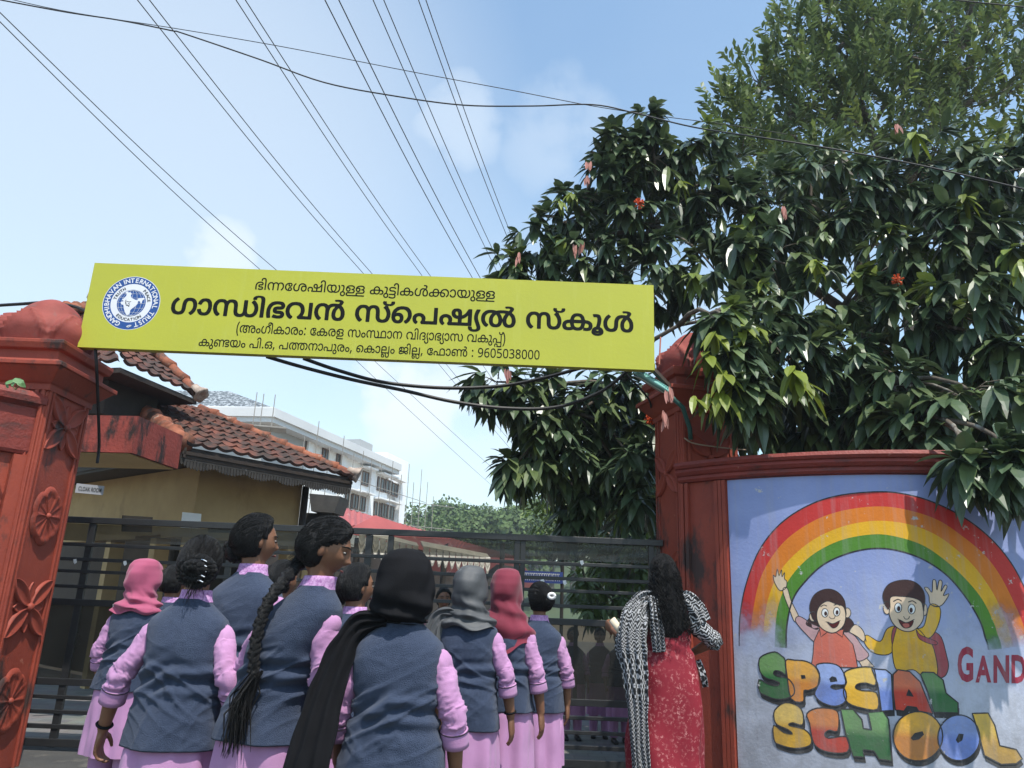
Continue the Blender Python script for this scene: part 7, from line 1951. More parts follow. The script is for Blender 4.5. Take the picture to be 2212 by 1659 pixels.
for px, py, Y, sz in ((1545, 715, 6.1, .22), (1530, 760, 6.05, .22), (1565, 800, 6.0, .22), (1560, 840, 6.0, .24), (1600, 700, 6.1, .2), (1640, 705, 6.5, .16), (1712, 790, 6.0, .26), (1730, 815, 6.0, .24), (1530, 850, 6.05, .20), (1500, 855, 6.0, .16), (1975, 285, 6.5, .22), (1760, 560, 6.9, .2), (2205, 560, 6.0, .2), (1470, 390, 7.4, .18), (1210, 430, 7.5, .16), (1235, 415, 7.5, .16), (1800, 1000, 6.2, .14), (1650, 600, 7.0, .18), (1920, 480, 6.8, .2), (2080, 420, 6.6, .2)):
    g_ = r.uniform(.85, 1.2)
    palmate(b, cols, at(px, py, Y), Vector((r.uniform(-.3, .3), -.4, -.8)), sz, r, (g_, g_, g_ * .9), 7)
b.build('new_leaves', leaf_material('yellow_green_new_leaf', (0.21, 0.25, 0.035), (0.15, 0.20, 0.03), .42, .35), tT, colors=cols)
for px, py, Y in ((1938, 605, 6.6), (1380, 440, 7.3), (1405, 905, 7.4)):
    b = MB(); p = at(px, py, Y)
    for k in range(26):
        d = rnd_dir(r); b.tube([p, p + d * .06], [.004, .010], 5)
    b.build('flower_head', mat('orange_red_flower', (0.60, 0.10, 0.02), (0.5, 0.06, 0.015), 20, .6), tT)

# ---- fine-leaved tree behind it, upper right
r = random.Random(23)
fine_blobs = blob_list([(1575, 250, 52, 10.6), (1640, 180, 70, 10.8), (1720, 100, 70, 11), (1790, 30, 70, 11), (1700, 250, 80, 10.8), (1830, 130, 95, 11), (1920, 40, 100, 11), (2040, 90, 110, 11), (2160, 40, 110, 11), (1800, 260, 85, 10.8), (1930, 210, 100, 10.8), (2060, 230, 100, 10.8), (2180, 200, 100, 10.8), (1960, -60, 110, 11.2), (2120, -80, 110, 11.2), (1850, -60, 70, 11), (1650, 330, 70, 10.6), (2020, 330, 90, 10.5), (1880, 320, 90, 10.5), (1600, 330, 60, 10.4), (1760, 380, 90, 10.4), (2150, 350, 110, 10.4), (1680, 400, 70, 10.3), (1950, 120, 120, 10.6), (2110, 140, 120, 10.6), (1860, 210, 90, 10.6), (1740, 180, 80, 10.7)])
tF = thing('fine_leaved_tree', 'tall airy tree with small narrow leaves rising above the big leaved tree', 'tree', (5.2, 11.0, 0))
b = MB()
fb = at(1960, 600, 11.0)
tp_ = [Vector((fb.x, 11, 0)), Vector((fb.x, 11, 2)), fb, at(1930, 400, 11), at(1880, 280, 11), at(1800, 120, 11), at(1760, 20, 11)]
b.tube(tp_, [.2, .17, .12, .09, .065, .04, .015], 10)
b.tube([at(1940, 460, 11), at(2020, 260, 11), at(2080, 100, 11.1), at(2100, -40, 11.2)], [.08, .06, .04, .02], 8)
src_ = tp_[2:] + [at(2020, 260, 11), at(2080, 100, 11.1)]
bb = MB(); cols = []
for c, rr in fine_blobs:
    s0 = min(src_, key=lambda q: (q - c).length + (.8 if q.z > c.z else 0))
    limb(b, s0, c, .048, .016, r)
    n_ = int(24 + 82 * rr * rr)
    for k in range(n_):
        d = rnd_dir(r); f = r.random() ** .5
        p = c + Vector((d.x * rr, d.y * rr * 1.5, d.z * rr)) * f
        ax = d * .6 + Vector((r.uniform(-.4, .2), 0, .75))
        g_ = r.uniform(.75, 1.3); tint = (g_, g_, g_)
        if r.random() < .25: tint = (1.5 * g_, 1.35 * g_, g_)
        spray(bb, cols, p, ax, r.uniform(.3, .5), r, tint, 11, .17)
        if k % 4 == 0:
            b.tube([c.lerp(p, .1), c.lerp(p, .7), p + ax.normalized() * .35], [.010, .007, .003], 4)
b.build('trunk', BARK, tF, smooth=True)
bb.build('crown', LEAF_FINE, tF, colors=cols)


def bush(name, label, cat, blobs, lf, m, seed, dens, size, base, group=None, stem_r=.05, tints=(.75, 1.3)):
    r = random.Random(seed)
    t = thing(name, label, cat, base, group)
    b = MB(); bb = MB(); cols = []
    base = Vector(base)
    cen = sum((c for c, _ in blobs), Vector()) / len(blobs)
    fork = Vector((base.x, base.y, max(.3, (min(c.z - q for c, q in blobs)))))
    b.tube([base, base.lerp(fork, .5) + Vector((.03, 0, 0)), fork], [stem_r * 1.2, stem_r, stem_r * .8], 8)
    for c, rr in blobs:
        limb(b, fork, c, stem_r * .6, stem_r * .2, r)
        for k in range(int(8 + dens * rr * rr)):
            d = rnd_dir(r); f = r.random() ** .4
            p = c + d * rr * f
            g_ = r.uniform(*tints)
            if lf == 'palm':
                palmate(bb, cols, p, d + Vector((0, -.2, -.4)), size, r, (g_, g_, g_), 6)
            else:
                spray(bb, cols, p, d + Vector((0, 0, .2)), size * 2.6, r, (g_, g_, g_), 8, size)
    b.build('trunk', BARK, t, smooth=True)
    bb.build('crown', m, t, colors=cols)
    return t


bush('bright_tree', 'bright yellow green tree behind the right half of the gate', 'tree',
     blob_list([(1200, 1070, 34, 15), (1260, 1110, 48, 15), (1330, 1130, 52, 15), (1395, 1150, 50, 15), (1215, 1130, 40, 15.5), (1290, 1060, 50, 16), (1380, 1070, 60, 16)]), 'spray', LEAF_BRIGHT, 31, 200, .20, (2.5, 15, 0), stem_r=.09)
bush('shrub', 'green shrub with long leaves seen through the bars of the right gate leaf', 'shrub',
     blob_list([(1260, 1260, 30, 9.5), (1310, 1240, 36, 9.8), (1370, 1230, 38, 9.8), (1275, 1310, 28, 9.2), (1340, 1300, 32, 9.5), (1395, 1290, 30, 9.7), (1300, 1200, 34, 10), (1380, 1190, 34, 10)]), 'palm', LEAF_BRIGHT, 37, 260, .15, (1.45, 9.6, 0), stem_r=.03, tints=(.6, 1.2))
# dark garden trees that close the view behind the wall
for k, (x, y, blobs_, lab) in enumerate((
        (3.0, 13.5, [(2.3, 13.2, 2.2, 1.3), (3.4, 13.5, 3.0, 1.5), (2.8, 13.8, 4.2, 1.2), (4.2, 13.6, 2.0, 1.2)], 'dark dense tree behind the right gate pillar, nearest the gate'),
        (6.2, 13.0, [(5.3, 12.8, 2.4, 1.4), (6.6, 13, 3.2, 1.5), (6.1, 13.3, 4.4, 1.2), (7.3, 12.8, 2.2, 1.2)], 'dark dense tree standing behind the middle of the painted wall'),
        (9.6, 12.5, [(8.6, 12.4, 2.4, 1.4), (10, 12.6, 3.4, 1.6), (9.4, 12.8, 4.8, 1.3), (11, 12.4, 3.4, 1.4)], 'dark dense tree at the extreme right beyond the painted wall'))):
    bush('garden_tree', lab, 'tree', [(Vector(q[:3]), q[3]) for q in blobs_], 'palm', LEAF_BIG, 41 + k, 95, .30, (x, y, 0), 'dark garden trees behind the wall', .12, (.6, 1.2))

# ------------------------------------------------------------------ wooded hill in the distance
b = MB()


def hill_z(x, y):
    return max(-.2, 6.5 * math.exp(-((x - 6) / 26) ** 2 - ((y - 118) / 30) ** 2) + 5 * math.exp(-((x - 45) / 40) ** 2 - ((y - 130) / 34) ** 2) - .2)


b.grid(lambda u, v: (-70 + u * 190, 70 + v * 130, hill_z(-70 + u * 190, 70 + v * 130)), 40, 26)
h_ = b.build('hill', mat('wooded_slope', (0.06, 0.085, 0.035), (0.04, 0.06, 0.025), .15, .95), smooth=True)
tag(h_, 'low wooded hill in the distance behind the gate', 'hill', kind='structure')


def distant_tree(seed, R, H):
    r = random.Random(seed); b = MB(); cols = []
    lobes = [(Vector((r.uniform(-.5, .5) * R, r.uniform(-.5, .5) * R, H * r.uniform(.5, .85))), R * r.uniform(.45, .7)) for _ in range(7)] + [(Vector((0, 0, H * .62)), R * .75)]
    for c, rr in lobes:
        for k in range(420):
            d = rnd_dir(r)
            if d.z < -.55: continue
            p = c + d * rr * r.uniform(.82, 1.05)
            g_ = r.uniform(.7, 1.35)
            leaflet(b, cols, p, rnd_dir(r), d, R * .105, R * .085, (g_, g_, g_ * .95), .1, .1, 2)
    t = thing('distant_tree', 'x', 'tree', (0, 0, 0), 'trees on the distant hill')
    bt = MB(); bt.tube([(0, 0, -1), (0, 0, H * .3), (0, 0, H * .6)], [R * .09, R * .07, R * .04], 6)
    bt.build('trunk', BARK, t); b.build('crown', LEAF_WOOD, t, colors=cols)
    return t


protos = [distant_tree(5, 4.2, 9.0), distant_tree(6, 3.6, 8.0)]
used = [False, False]
spots = []
r = random.Random(77)
for i, (px, Y, top) in enumerate(((925, 92, 1128), (955, 88, 1112), (985, 90, 1107), (1015, 95, 1112), (1045, 98, 1122), (1075, 100, 1120), (1100, 102, 1116), (1130, 104, 1108), (1165, 106, 1098), (1200, 106, 1092), (1240, 108, 1085), (1290, 108, 1080),
                                  (940, 75, 1150), (975, 74, 1145), (1010, 76, 1142), (1050, 78, 1145), (1085, 77, 1140), (1120, 80, 1132), (1155, 80, 1126), (1195, 80, 1125), (1240, 82, 1120), (1300, 84, 1115), (905, 80, 1160), (880, 84, 1165), (1350, 90, 1095), (1400, 90, 1090))):
    ztop = at(px, top, Y).z; x = at(px, top, Y).x
    k = i % 2
    H_ = (9.0 * .85 + 4.2 * .5, 8.0 * .85 + 3.6 * .5)[k]
    if not used[k]:
        o = protos[k]; used[k] = True
    else:
        o = copy_tree(protos[k])
    sc_ = r.uniform(.85, 1.15)
    o.scale = (sc_, sc_, sc_); o.rotation_euler = (0, 0, r.uniform(0, 6.28))
    o.location = (x, Y, ztop - H_ * .82 * sc_)
    row = 'upper' if i < 12 or i >= 24 else 'lower'
    o['label'] = 'round tree in the %s row of the distant wooded hill' % row

# ------------------------------------------------------------------ thin air between here and the hill
b = MB(); b.box((10, 95, 6.0), (420, 240, 22.0))
air = bpy.data.materials.new('thin_haze'); air.use_nodes = True
t_ = air.node_tree; t_.nodes.clear()
vol = t_.nodes.new('ShaderNodeVolumePrincipled'); vol.inputs['Color'].default_value = (0.80, 0.88, 0.97, 1); vol.inputs['Density'].default_value = 0.0012; vol.inputs['Anisotropy'].default_value = 0.3
mo = t_.nodes.new('ShaderNodeOutputMaterial'); t_.links.new(vol.outputs[0], mo.inputs['Volume'])
hz = b.build('haze', air); tag(hz, 'thin pale haze over the school grounds', 'haze', kind='stuff')
# ------------------------------------------------------------------ people
SKIN = mat('brown_skin', (0.215, 0.100, 0.055), (0.165, 0.075, 0.042), 9, .48, .06, 160, .45)
VEST = mat('navy_vest_fabric', (0.047, 0.063, 0.105), (0.036, 0.049, 0.084), 70, .92, .5, 330, .1, sheen=.12)
PINK = mat('lilac_pink_cotton', (0.46, 0.245, 0.42), (0.40, 0.20, 0.365), 6, .85, .16, 300, .2, sheen=.1)
CHECK = mat('lilac_check_collar', (0.55, 0.33, 0.55), (0.33, 0.15, 0.34), 95, .85, .1, 300, .2, detail=1)
PIPE = mat('dark_piping', (0.03, 0.018, 0.035), None, 5, .8)
HAIR = mat('black_hair', (0.008, 0.007, 0.007), (0.004, 0.0035, 0.0035), 30, .44, .6, 90, .28, aniso=(6, 6, .6))
SHOE = mat('black_shoe', (0.012, 0.012, 0.013), None, 6, .4)
EYEW = mat('eye_white', (0.24, 0.21, 0.19), None, 6, .5)
SILVER = mat('silver_clip', (0.75, 0.74, 0.72), None, 6, .25, metal=1.0)
H_PINK = mat('rose_headscarf', (0.36, 0.080, 0.145), (0.29, 0.06, 0.115), 5, .85, .12, 260, .2, sheen=.2)
H_BLACK = mat('black_headscarf', (0.012, 0.012, 0.014), (0.008, 0.008, 0.009), 5, .9, .15, 260, .08)
H_GREY = mat('charcoal_headscarf', (0.085, 0.088, 0.092), (0.05, 0.052, 0.056), 4, .6, .12, 260, .35, stain=(7, .60, .7, (0.20, 0.20, 0.21)))
H_MAROON = mat('maroon_headscarf', (0.185, 0.022, 0.042), (0.13, 0.015, 0.03), 5, .8, .12, 260, .25, sheen=.2)
WHITE_TIE = mat('white_hair_tie', (0.78, 0.76, 0.74), None, 9, .8)


def patterned(name, kind):
    m = bpy.data.materials.new(name); m.use_nodes = True
    t = m.node_tree; p = t.nodes['Principled BSDF']; new, ln = t.nodes.new, t.links.new
    p.inputs['Roughness'].default_value = .8
    co = new('ShaderNodeTexCoord')
    if kind == 'zigzag':
        sx = new('ShaderNodeSeparateXYZ'); ln(co.outputs['Object'], sx.inputs[0])
        nn = new('ShaderNodeTexNoise'); nn.inputs['Scale'].default_value = 9; nn.inputs['Detail'].default_value = 3
        ln(co.outputs['Object'], nn.inputs['Vector'])

        def mth(op, a, b_=None, c=None):
            q = new('ShaderNodeMath'); q.operation = op
            for i, s in enumerate((a, b_, c)):
                if s is None: continue
                if isinstance(s, (int, float)): q.inputs[i].default_value = s
                else: ln(s, q.inputs[i])
            return q.outputs[0]
        wob = mth('MULTIPLY_ADD', nn.outputs['Fac'], .05, -.025)
        x = mth('ADD', mth('ADD', sx.outputs['X'], sx.outputs['Y']), wob); z = mth('ADD', sx.outputs['Z'], wob)
        tri = mth('ABSOLUTE', mth('SUBTRACT', mth('FRACT', mth('MULTIPLY', x, 24.0)), .5))
        band = mth('FRACT', mth('ADD', mth('MULTIPLY', z, 40.0), mth('MULTIPLY', tri, 2.0)))
        a1 = mth('LESS_THAN', band, .34)
        dia = mth('FRACT', mth('MULTIPLY', mth('ADD', x, mth('MULTIPLY', z, .62)), 26.0)); dib = mth('FRACT', mth('MULTIPLY', mth('SUBTRACT', x, mth('MULTIPLY', z, .62)), 26.0))
        a2 = mth('MAXIMUM', mth('LESS_THAN', dia, .20), mth('LESS_THAN', dib, .20))
        sel = mth('GREATER_THAN', mth('SINE', mth('MULTIPLY', z, 9.0)), .35)
        msk = mth('ADD', mth('MULTIPLY', a2, sel), mth('MULTIPLY', a1, mth('SUBTRACT', 1.0, sel)))
        mx = new('ShaderNodeMixRGB'); mx.inputs[1].default_value = (.012, .012, .013, 1); mx.inputs[2].default_value = (.44, .44, .45, 1)
        ln(msk, mx.inputs[0]); ln(mx.outputs[0], p.inputs['Base Color'])
    else:
        v = new('ShaderNodeTexVoronoi'); v.feature = 'DISTANCE_TO_EDGE'; v.inputs['Scale'].default_value = 60; ln(co.outputs['Object'], v.inputs['Vector'])
        n_ = new('ShaderNodeTexNoise'); n_.inputs['Scale'].default_value = 45; n_.inputs['Detail'].default_value = 6; n_.inputs['Roughness'].default_value = .7; ln(co.outputs['Object'], n_.inputs['Vector'])
        r1_ = new('ShaderNodeMapRange'); r1_.inputs[1].default_value = .525; r1_.inputs[2].default_value = .58; ln(n_.outputs['Fac'], r1_.inputs[0])
        n2_ = new('ShaderNodeTexNoise'); n2_.inputs['Scale'].default_value = 12; n2_.inputs['Detail'].default_value = 3; ln(co.outputs['Object'], n2_.inputs['Vector'])
        r2_ = new('ShaderNodeMapRange'); r2_.inputs[1].default_value = .40; r2_.inputs[2].default_value = .72; ln(n2_.outputs['Fac'], r2_.inputs[0])
        mq = new('ShaderNodeMath'); mq.operation = 'MULTIPLY'; ln(r1_.outputs[0], mq.inputs[0]); ln(r2_.outputs[0], mq.inputs[1])
        mx = new('ShaderNodeMixRGB'); mx.inputs[1].default_value = (.21, .004, .016, 1); mx.inputs[2].default_value = (.56, .24, .23, 1)
        ln(mq.outputs[0], mx.inputs[0]); ln(mx.outputs[0], p.inputs['Base Color'])
    return m


ZIG = patterned('black_white_block_print', 'zigzag')
REDP = patterned('red_speckled_print', 'speckle')


def head_point(d):
    """Surface of a head for a unit direction; face towards +y, z from chin to crown about -1..1."""
    x, y, z = d
    p = Vector((.072 * x, .092 * y, .108 * z))
    if z < 0:
        p.x *= 1 - .24 * (-z) ** 1.4
        p.y *= 1 - (.10 if y > 0 else .34) * (-z) ** 1.5
    if y < 0 and z > -.3:
        p.y *= 1.06
    if y > 0:
        g = lambda cx, cz, sx, sz: math.exp(-((p.x - cx) / sx) ** 2 - ((p.z - cz) / sz) ** 2) * smoothstep(.1, .5, y)
        f = 0
        f += .021 * g(0, -.024, .011, .011) + .013 * g(0, -.006, .008, .022)          # nose tip and bridge
        f += .006 * g(-.011, -.027, .007, .007) + .006 * g(.011, -.027, .007, .007)
        f += .008 * g(0, -.052, .020, .0065) + .007 * g(0, -.065, .017, .006)         # lips
        f -= .004 * g(0, -.0585, .022, .003)
        f += .009 * g(0, -.092, .02, .014)                                            # chin
        f += .005 * g(-.030, .026, .024, .008) + .005 * g(.030, .026, .024, .008)     # brows
        f -= .009 * g(-.031, .007, .015, .011) + .009 * g(.031, .007, .015, .011)     # eye sockets
        f += .005 * g(-.040, -.022, .02, .018) + .005 * g(.040, -.022, .02, .018)     # cheeks
        p.y += f
    return p


class Fig:
    def __init__(self, x, y, h, yaw=0, hyaw=0, hpitch=0, lean=0.0):
        self.s = h / 1.6; self.o = Vector((x, y, 0)); self.yaw = rad(yaw); self.hy = rad(hyaw); self.hp = rad(hpitch)
        self.lean = lean
        self.hc = Vector((0, .018, 1.492))

    def w(self, p):
        p = Vector(p)
        k = smoothstep(.85, 1.5, p.z)
        p = Vector((p.x + self.lean * k, p.y, p.z)) * self.s
        c, s = math.cos(self.yaw), math.sin(self.yaw)      # positive yaw turns to the right of the picture
        return self.o + Vector((p.x * c + p.y * s, -p.x * s + p.y * c, p.z))

    def hd(self, p):
        """head-local -> body-local"""
        p = Vector(p)
        c, s = math.cos(self.hp), math.sin(self.hp)
        p = Vector((p.x, p.y * c + p.z * s, -p.y * s + p.z * c))
        c, s = math.cos(self.hy), math.sin(self.hy)
        p = Vector((p.x * c + p.y * s, -p.x * s + p.y * c, p.z))
        return self.hc + p

    def wh(self, p):
        return self.w(self.hd(p))


def ell_ring(f, cx, cy, hx, hy, z, n=28, e=2.3, fn=None):
    ring = []
    for k in range(n):
        t = 2 * PI * k / n
        c, s = math.cos(t), math.sin(t)
        q = 2 / e
        x, y = hx * math.copysign(abs(c) ** q, c), hy * math.copysign(abs(s) ** q, s)
        d = fn(t, x, y, z) if fn else 0
        l_ = math.hypot(x, y) or 1
        ring.append(f.w((cx + x * (1 + d / l_), cy + y * (1 + d / l_), z)))
    return ring


def lerp_prof(prof, z):
    for a, b_ in zip(prof, prof[1:]):
        if a[0] <= z <= b_[0]:
            t = (z - a[0]) / (b_[0] - a[0]); t = t * t * (3 - 2 * t) if False else t
            return tuple(u + (v - u) * t for u, v in zip(a, b_))
    return prof[0] if z < prof[0][0] else prof[-1]


def hand(b, f, wrist, d, pn, side, curl, scale=1.0):
    """Palm, four fingers and thumb. d: pointing direction, pn: palm-facing normal, side: +1 thumb towards d x pn."""
    d = Vector(d).normalized(); pn = Vector(pn); pn = (pn - d * pn.dot(d)).normalized(); s = d.cross(pn).normalized() * side
    W = Vector(wrist); k = scale
    rows = []
    for t, hw, th in ((-.02, .023, .019), (0, .024, .018), (.025, .034, .017), (.055, .040, .0155), (.082, .040, .0135), (.094, .036, .011)):
        ring = []
        for j in range(14):
            a = 2 * PI * j / 14
            ring.append(f.w(W + d * (t * k) + s * (hw * k * math.cos(a)) + pn * (th * k * math.sin(a))))
        rows.append(ring)
    b.rings(rows)
    for i, (off, ln_) in enumerate(((.029, .068), (.010, .077), (-.010, .072), (-.028, .056))):
        p = W + d * (.082 * k) + s * (off * k); a = curl * (.55 + .08 * i); pts = [p - d * .015 * k]; dirv = d + s * (off * 1.2)
        dirv.normalize()
        pts.append(p)
        for q, fr in enumerate((.46, .30, .24)):
            ax = a if q == 0 else a * 1.15
            dirv = (dirv * math.cos(ax) + pn * math.sin(ax)).normalized()
            pn_ = pn
            p = p + dirv * (ln_ * fr * k); pts.append(p)
            # rotate the bending plane along
            pn = (pn - dirv * pn.dot(dirv)).normalized()
        pn = pn_ if False else (Vector(pn))
        b.tube([f.w(q) for q in pts], [.0088 * k * f.s, .0088 * k * f.s, .0082 * k * f.s, .0075 * k * f.s, .0062 * k * f.s], 8)
        pn = (Vector(pn)); 
        pn = rows and pn
        # restore the palm normal for the next finger
        pn = (s.cross(d) * side).normalized()
    th0 = W + d * (.022 * k) + s * (.026 * k)
    t1 = th0 + (d * .6 + s * .75 + pn * .35).normalized() * (.036 * k)
    t2 = t1 + (d * .85 + s * .25 + pn * .4).normalized() * (.030 * k)
    t3 = t2 + (d * .95 + pn * .35).normalized() * (.022 * k)
    b.tube([f.w(q) for q in (th0 - s * .01 * k, th0, t1, t2, t3)], [.012 * k, .012 * k, .0105 * k, .009 * k, .0068 * k], 8)


def remesh(o, vox, it=4):
    md = o.modifiers.new('remesh', 'REMESH'); md.mode = 'VOXEL'; md.voxel_size = vox; md.use_smooth_shade = True
    ms = o.modifiers.new('smooth', 'SMOOTH'); ms.factor = .5; ms.iterations = it
    dg = bpy.context.evaluated_depsgraph_get(); dg.update()
    me = bpy.data.meshes.new_from_object(o.evaluated_get(dg))
    o.modifiers.clear(); old = o.data; o.data = me; bpy.data.meshes.remove(old)


TORSO = [(.74, .150, .108), (.84, .160, .112), (.92, .150, .105), (1.02, .118, .088), (1.12, .130, .098), (1.20, .140, .100), (1.25, .135, .084), (1.285, .105, .068), (1.325, .066, .058), (1.355, .052, .054), (1.40, .048, .052), (1.43, .050, .055)]


def make_person(label, x, y, h, yaw=0, hyaw=0, hpitch=0, arms=None, hair='cap', scarf=None, vox=.006, seed=1, group='students in lilac and navy uniform', outfit='uniform', hands=('down', 'down'), lean=0.0, vest_hem=.80, kurta_hem=.42, wide=1.0, curls=(.35, .35)):
    f = Fig(x, y, h, yaw, hyaw, hpitch, lean)
    t = thing('person', label, 'person', (x, y, 0), group)
    arms = arms or {}
    # joints: shoulder, elbow, wrist for left (-1) and right (+1)
    J = {}
    for sd in (-1, 1):
        e, w_ = arms.get(sd, ((sd * .215, -.03, 1.02), (sd * .235, .06, .80)))
        J[sd] = (Vector((sd * .150 * wide, -.005, 1.205)), Vector(e), Vector(w_))
    # ---- one continuous body
    b = MB()
    zs = [.74 + .0345 * k for k in range(21)]
    b.rings([ell_ring(f, 0, .018 * smoothstep(1.2, 1.4, z), lerp_prof(TORSO, z)[1] * wide, lerp_prof(TORSO, z)[2], z) for z in zs])
    rows = []
    for i in range(45):
        ph = -PI / 2 + PI * min(max(i / 44, .01), .99)
        rows.append([f.wh(head_point((math.cos(ph) * math.cos(2 * PI * j / 56), math.cos(ph) * math.sin(2 * PI * j / 56), math.sin(ph)))) for j in range(56)])
    b.rings(rows)
    for sd in (-1, 1):                                       # ears
        ring = []
        k0 = MB()
        for i in range(9):
            ph = -PI / 2 + PI * min(max(i / 8, .03), .97)
            ring.append([f.wh((sd * (.074 + .007 * math.sin(ph) + .006 * math.cos(a)), -.008 + .017 * math.cos(ph) * math.sin(a), -.006 + .031 * math.sin(ph))) if False else
                         f.wh(Vector((sd * .075, -.010, -.004)) + Vector((sd * .012 * math.cos(ph) * math.cos(a), .019 * math.cos(ph) * math.sin(a) - .004 * math.sin(ph), .031 * math.sin(ph)))) for a in (2 * PI * j / 12 for j in range(12))])
        b.rings(ring)
    for sd in (-1, 1):
        S_, E_, W_ = J[sd]
        pts = [Vector((sd * .09, 0, 1.228)), S_, S_.lerp(E_, .35), S_.lerp(E_, .7), E_, E_.lerp(W_, .25), E_.lerp(W_, .6), W_]
        b.tube([f.w(p) for p in pts], [q * f.s for q in (.040, .042, .040, .037, .035, .037, .031, .0235)], 14)
        d = (W_ - E_).normalized()
        side_in = Vector((-sd, .15, 0))
        fwd = d.cross(side_in)
        sgn = 1 if (d.cross(side_in)).y > 0 else -1
        hd_ = d
        if hands[0 if sd < 0 else 1] == 'down':
            hd_ = (d + Vector((0, .05, -.5))).normalized()
        hand(b, f, W_, hd_, side_in, sgn, curls[0 if sd < 0 else 1], 1.0)
    for sd in (-1, 1):                                       # legs and feet
        b.tube([f.w((sd * .085, 0, .86)), f.w((sd * .088, .005, .62)), f.w((sd * .085, .012, .44)), f.w((sd * .085, -.005, .30)), f.w((sd * .085, -.01, .09)), f.w((sd * .085, -.01, .03))], [q * f.s for q in (.085, .074, .054, .050, .034, .036)], 12)
        b.tube([f.w((sd * .085, -.045, .035)), f.w((sd * .088, .05, .034)), f.w((sd * .095, .15, .024))], [q * f.s for q in (.032, .036, .026)], 10)
    body = b.build('body', SKIN, t)
    remesh(body, vox)
    # shoes
    for sd in (-1, 1):
        b = MB(); b.tube([f.w((sd * .085, -.055, .036)), f.w((sd * .086, -.02, .045)), f.w((sd * .088, .06, .040)), f.w((sd * .095, .155, .030)), f.w((sd * .096, .175, .024))], [q * f.s for q in (.028, .041, .043, .036, .02)], 12)
        b.build('shoe', SHOE, t, smooth=True)
    # eyes, when the face can be seen
    if hair != 'covered':
        for sd in (-1, 1):
            b = MB(); c = Vector((sd * .031, .076, .007))
            b.ellipsoid((0, 0, 0), (.0105, .0075, .0055), 12, 8); b.v = [tuple(f.wh(Vector(v) + c)) for v in b.v]
            ey = b.build('eye', EYEW, t, smooth=True)
            b = MB(); b.ellipsoid((0, 0, 0), (.0055, .004, .0060), 10, 6); b.v = [tuple(f.wh(Vector(v) + c + Vector((0, .0058, -.0005)))) for v in b.v]
            b.build('iris', HAIR, ey, smooth=True)
            b = MB(); b.tube([f.wh((sd * (.012 + .011 * k), .093 - .0035 * k - .0012 * k * k, .028 + .003 * math.sin(k))) for k in range(5)], [.0022, .003, .003, .0026, .0012], 6); b.build('eyebrow', HAIR, t)
        b = MB(); b.tube([f.wh((-.019 + .0095 * k, .098 - .0022 * abs(k - 2) ** 2, -.0585 + .0012 * abs(k - 2))) for k in range(5)], [.002, .0045, .0052, .0045, .002], 8)
        b.build('lips', mat('dark_rose_lips', (0.22, 0.07, 0.055), None, 9, .4), t, smooth=True)

    dress_m = PINK
    # ---- kurta skirt
    def drape(seed_, amp, k1):
        return lambda th, xx, yy, z: amp * smoothstep(1.0, .45, z) * (math.sin(th * k1 + 2.2 * nz(z * 3, seed_, 0)) + .6 * math.sin(th * (k1 * 1.7) + seed_)) + .006 * smoothstep(.95, .7, z) * nz(xx * 9, z * 7, seed_)
    if outfit == 'uniform':
        kp_ = [(kurta_hem, .200, .150), (.60, .198, .142), (vest_hem - .01, .192, .132), (vest_hem + .06, .165, .108), (1.10, .13, .095)]
        b = MB(); zs = [kurta_hem + (1.10 - kurta_hem) * k / 26 for k in range(27)]
        b.rings([ell_ring(f, 0, 0, lerp_prof(kp_, z)[1] * wide, lerp_prof(kp_, z)[2], z, 72, 2.2, drape(seed, .013, 7)) for z in zs], cap=False)
        b.build('kurta', PINK, t, smooth=True)
        for sd in (-1, 1):
            b = MB(); b.tube([f.w((sd * .088, 0, .72)), f.w((sd * .09, .01, .44)), f.w((sd * .09, 0, .12)), f.w((sd * .09, 0, .09))], [q * f.s for q in (.088, .078, .06, .06)], 16)
            b.build('trouser_leg', PINK, t, smooth=True)
        # ---- vest
        vp = [(vest_hem, .208, .146), (.88, .190, .134), (.95, .176, .126), (1.02, .160, .118), (1.10, .157, .120), (1.16, .164, .122), (1.205, .172, .114), (1.24, .174, .104), (1.268, .162, .094), (1.29, .138, .086), (1.31, .112, .080), (1.33, .086, .072), (1.352, .067, .064)]

        def vfold(th, xx, yy, z):
            back = smoothstep(-.2, .6, -math.sin(th))
            wst = math.exp(-((z - 1.03 - .02 * nz(seed * 1.3)) / .065) ** 2)
            a = .0105 * wst * math.sin((z * 1.0 + .30 * xx * (1 if nz(seed) > 0 else -1) + .35 * abs(xx)) * 92 + seed) * (.6 + .4 * back)
            a += .014 * wst * nz(xx * 5 + seed, z * 26, 2.1)
            dg_ = math.sin((xx * (22 if xx > 0 else -22) + z * 16) + seed * 1.7)
            a += .0050 * dg_ * smoothstep(.80, .98, z) * smoothstep(1.30, 1.12, z)
            a += .010 * nz(xx * 6 + seed * 3.1, yy * 6, z * 5)
            # sharp drag creases: ridges of slanted noise, strongest at the small of the back
            sl_ = .55 if math.sin(seed * 2.3) > 0 else -.55
            q_ = nz(xx * 4.2 + seed, (z + sl_ * xx) * 15, seed * .7); a += .016 * max(0, 1 - abs(q_) * 3.6) ** 2 * (.12 + .88 * math.exp(-((z - 1.02) / .10) ** 2))
            q_ = nz(xx * 5 + seed * 2, (z - sl_ * 1.3 * xx) * 11, seed * 1.9); a += .006 * max(0, 1 - abs(q_) * 4) ** 2 * smoothstep(1.30, 1.15, z) * smoothstep(-.1, .35, nz(xx * 5, z * 6, seed * 5))
            q_ = nz((xx - .25 * z) * 13 + seed, z * 2.5, seed * 3.3); a += .005 * max(0, 1 - abs(q_) * 4) ** 2 * smoothstep(1.0, .86, z)
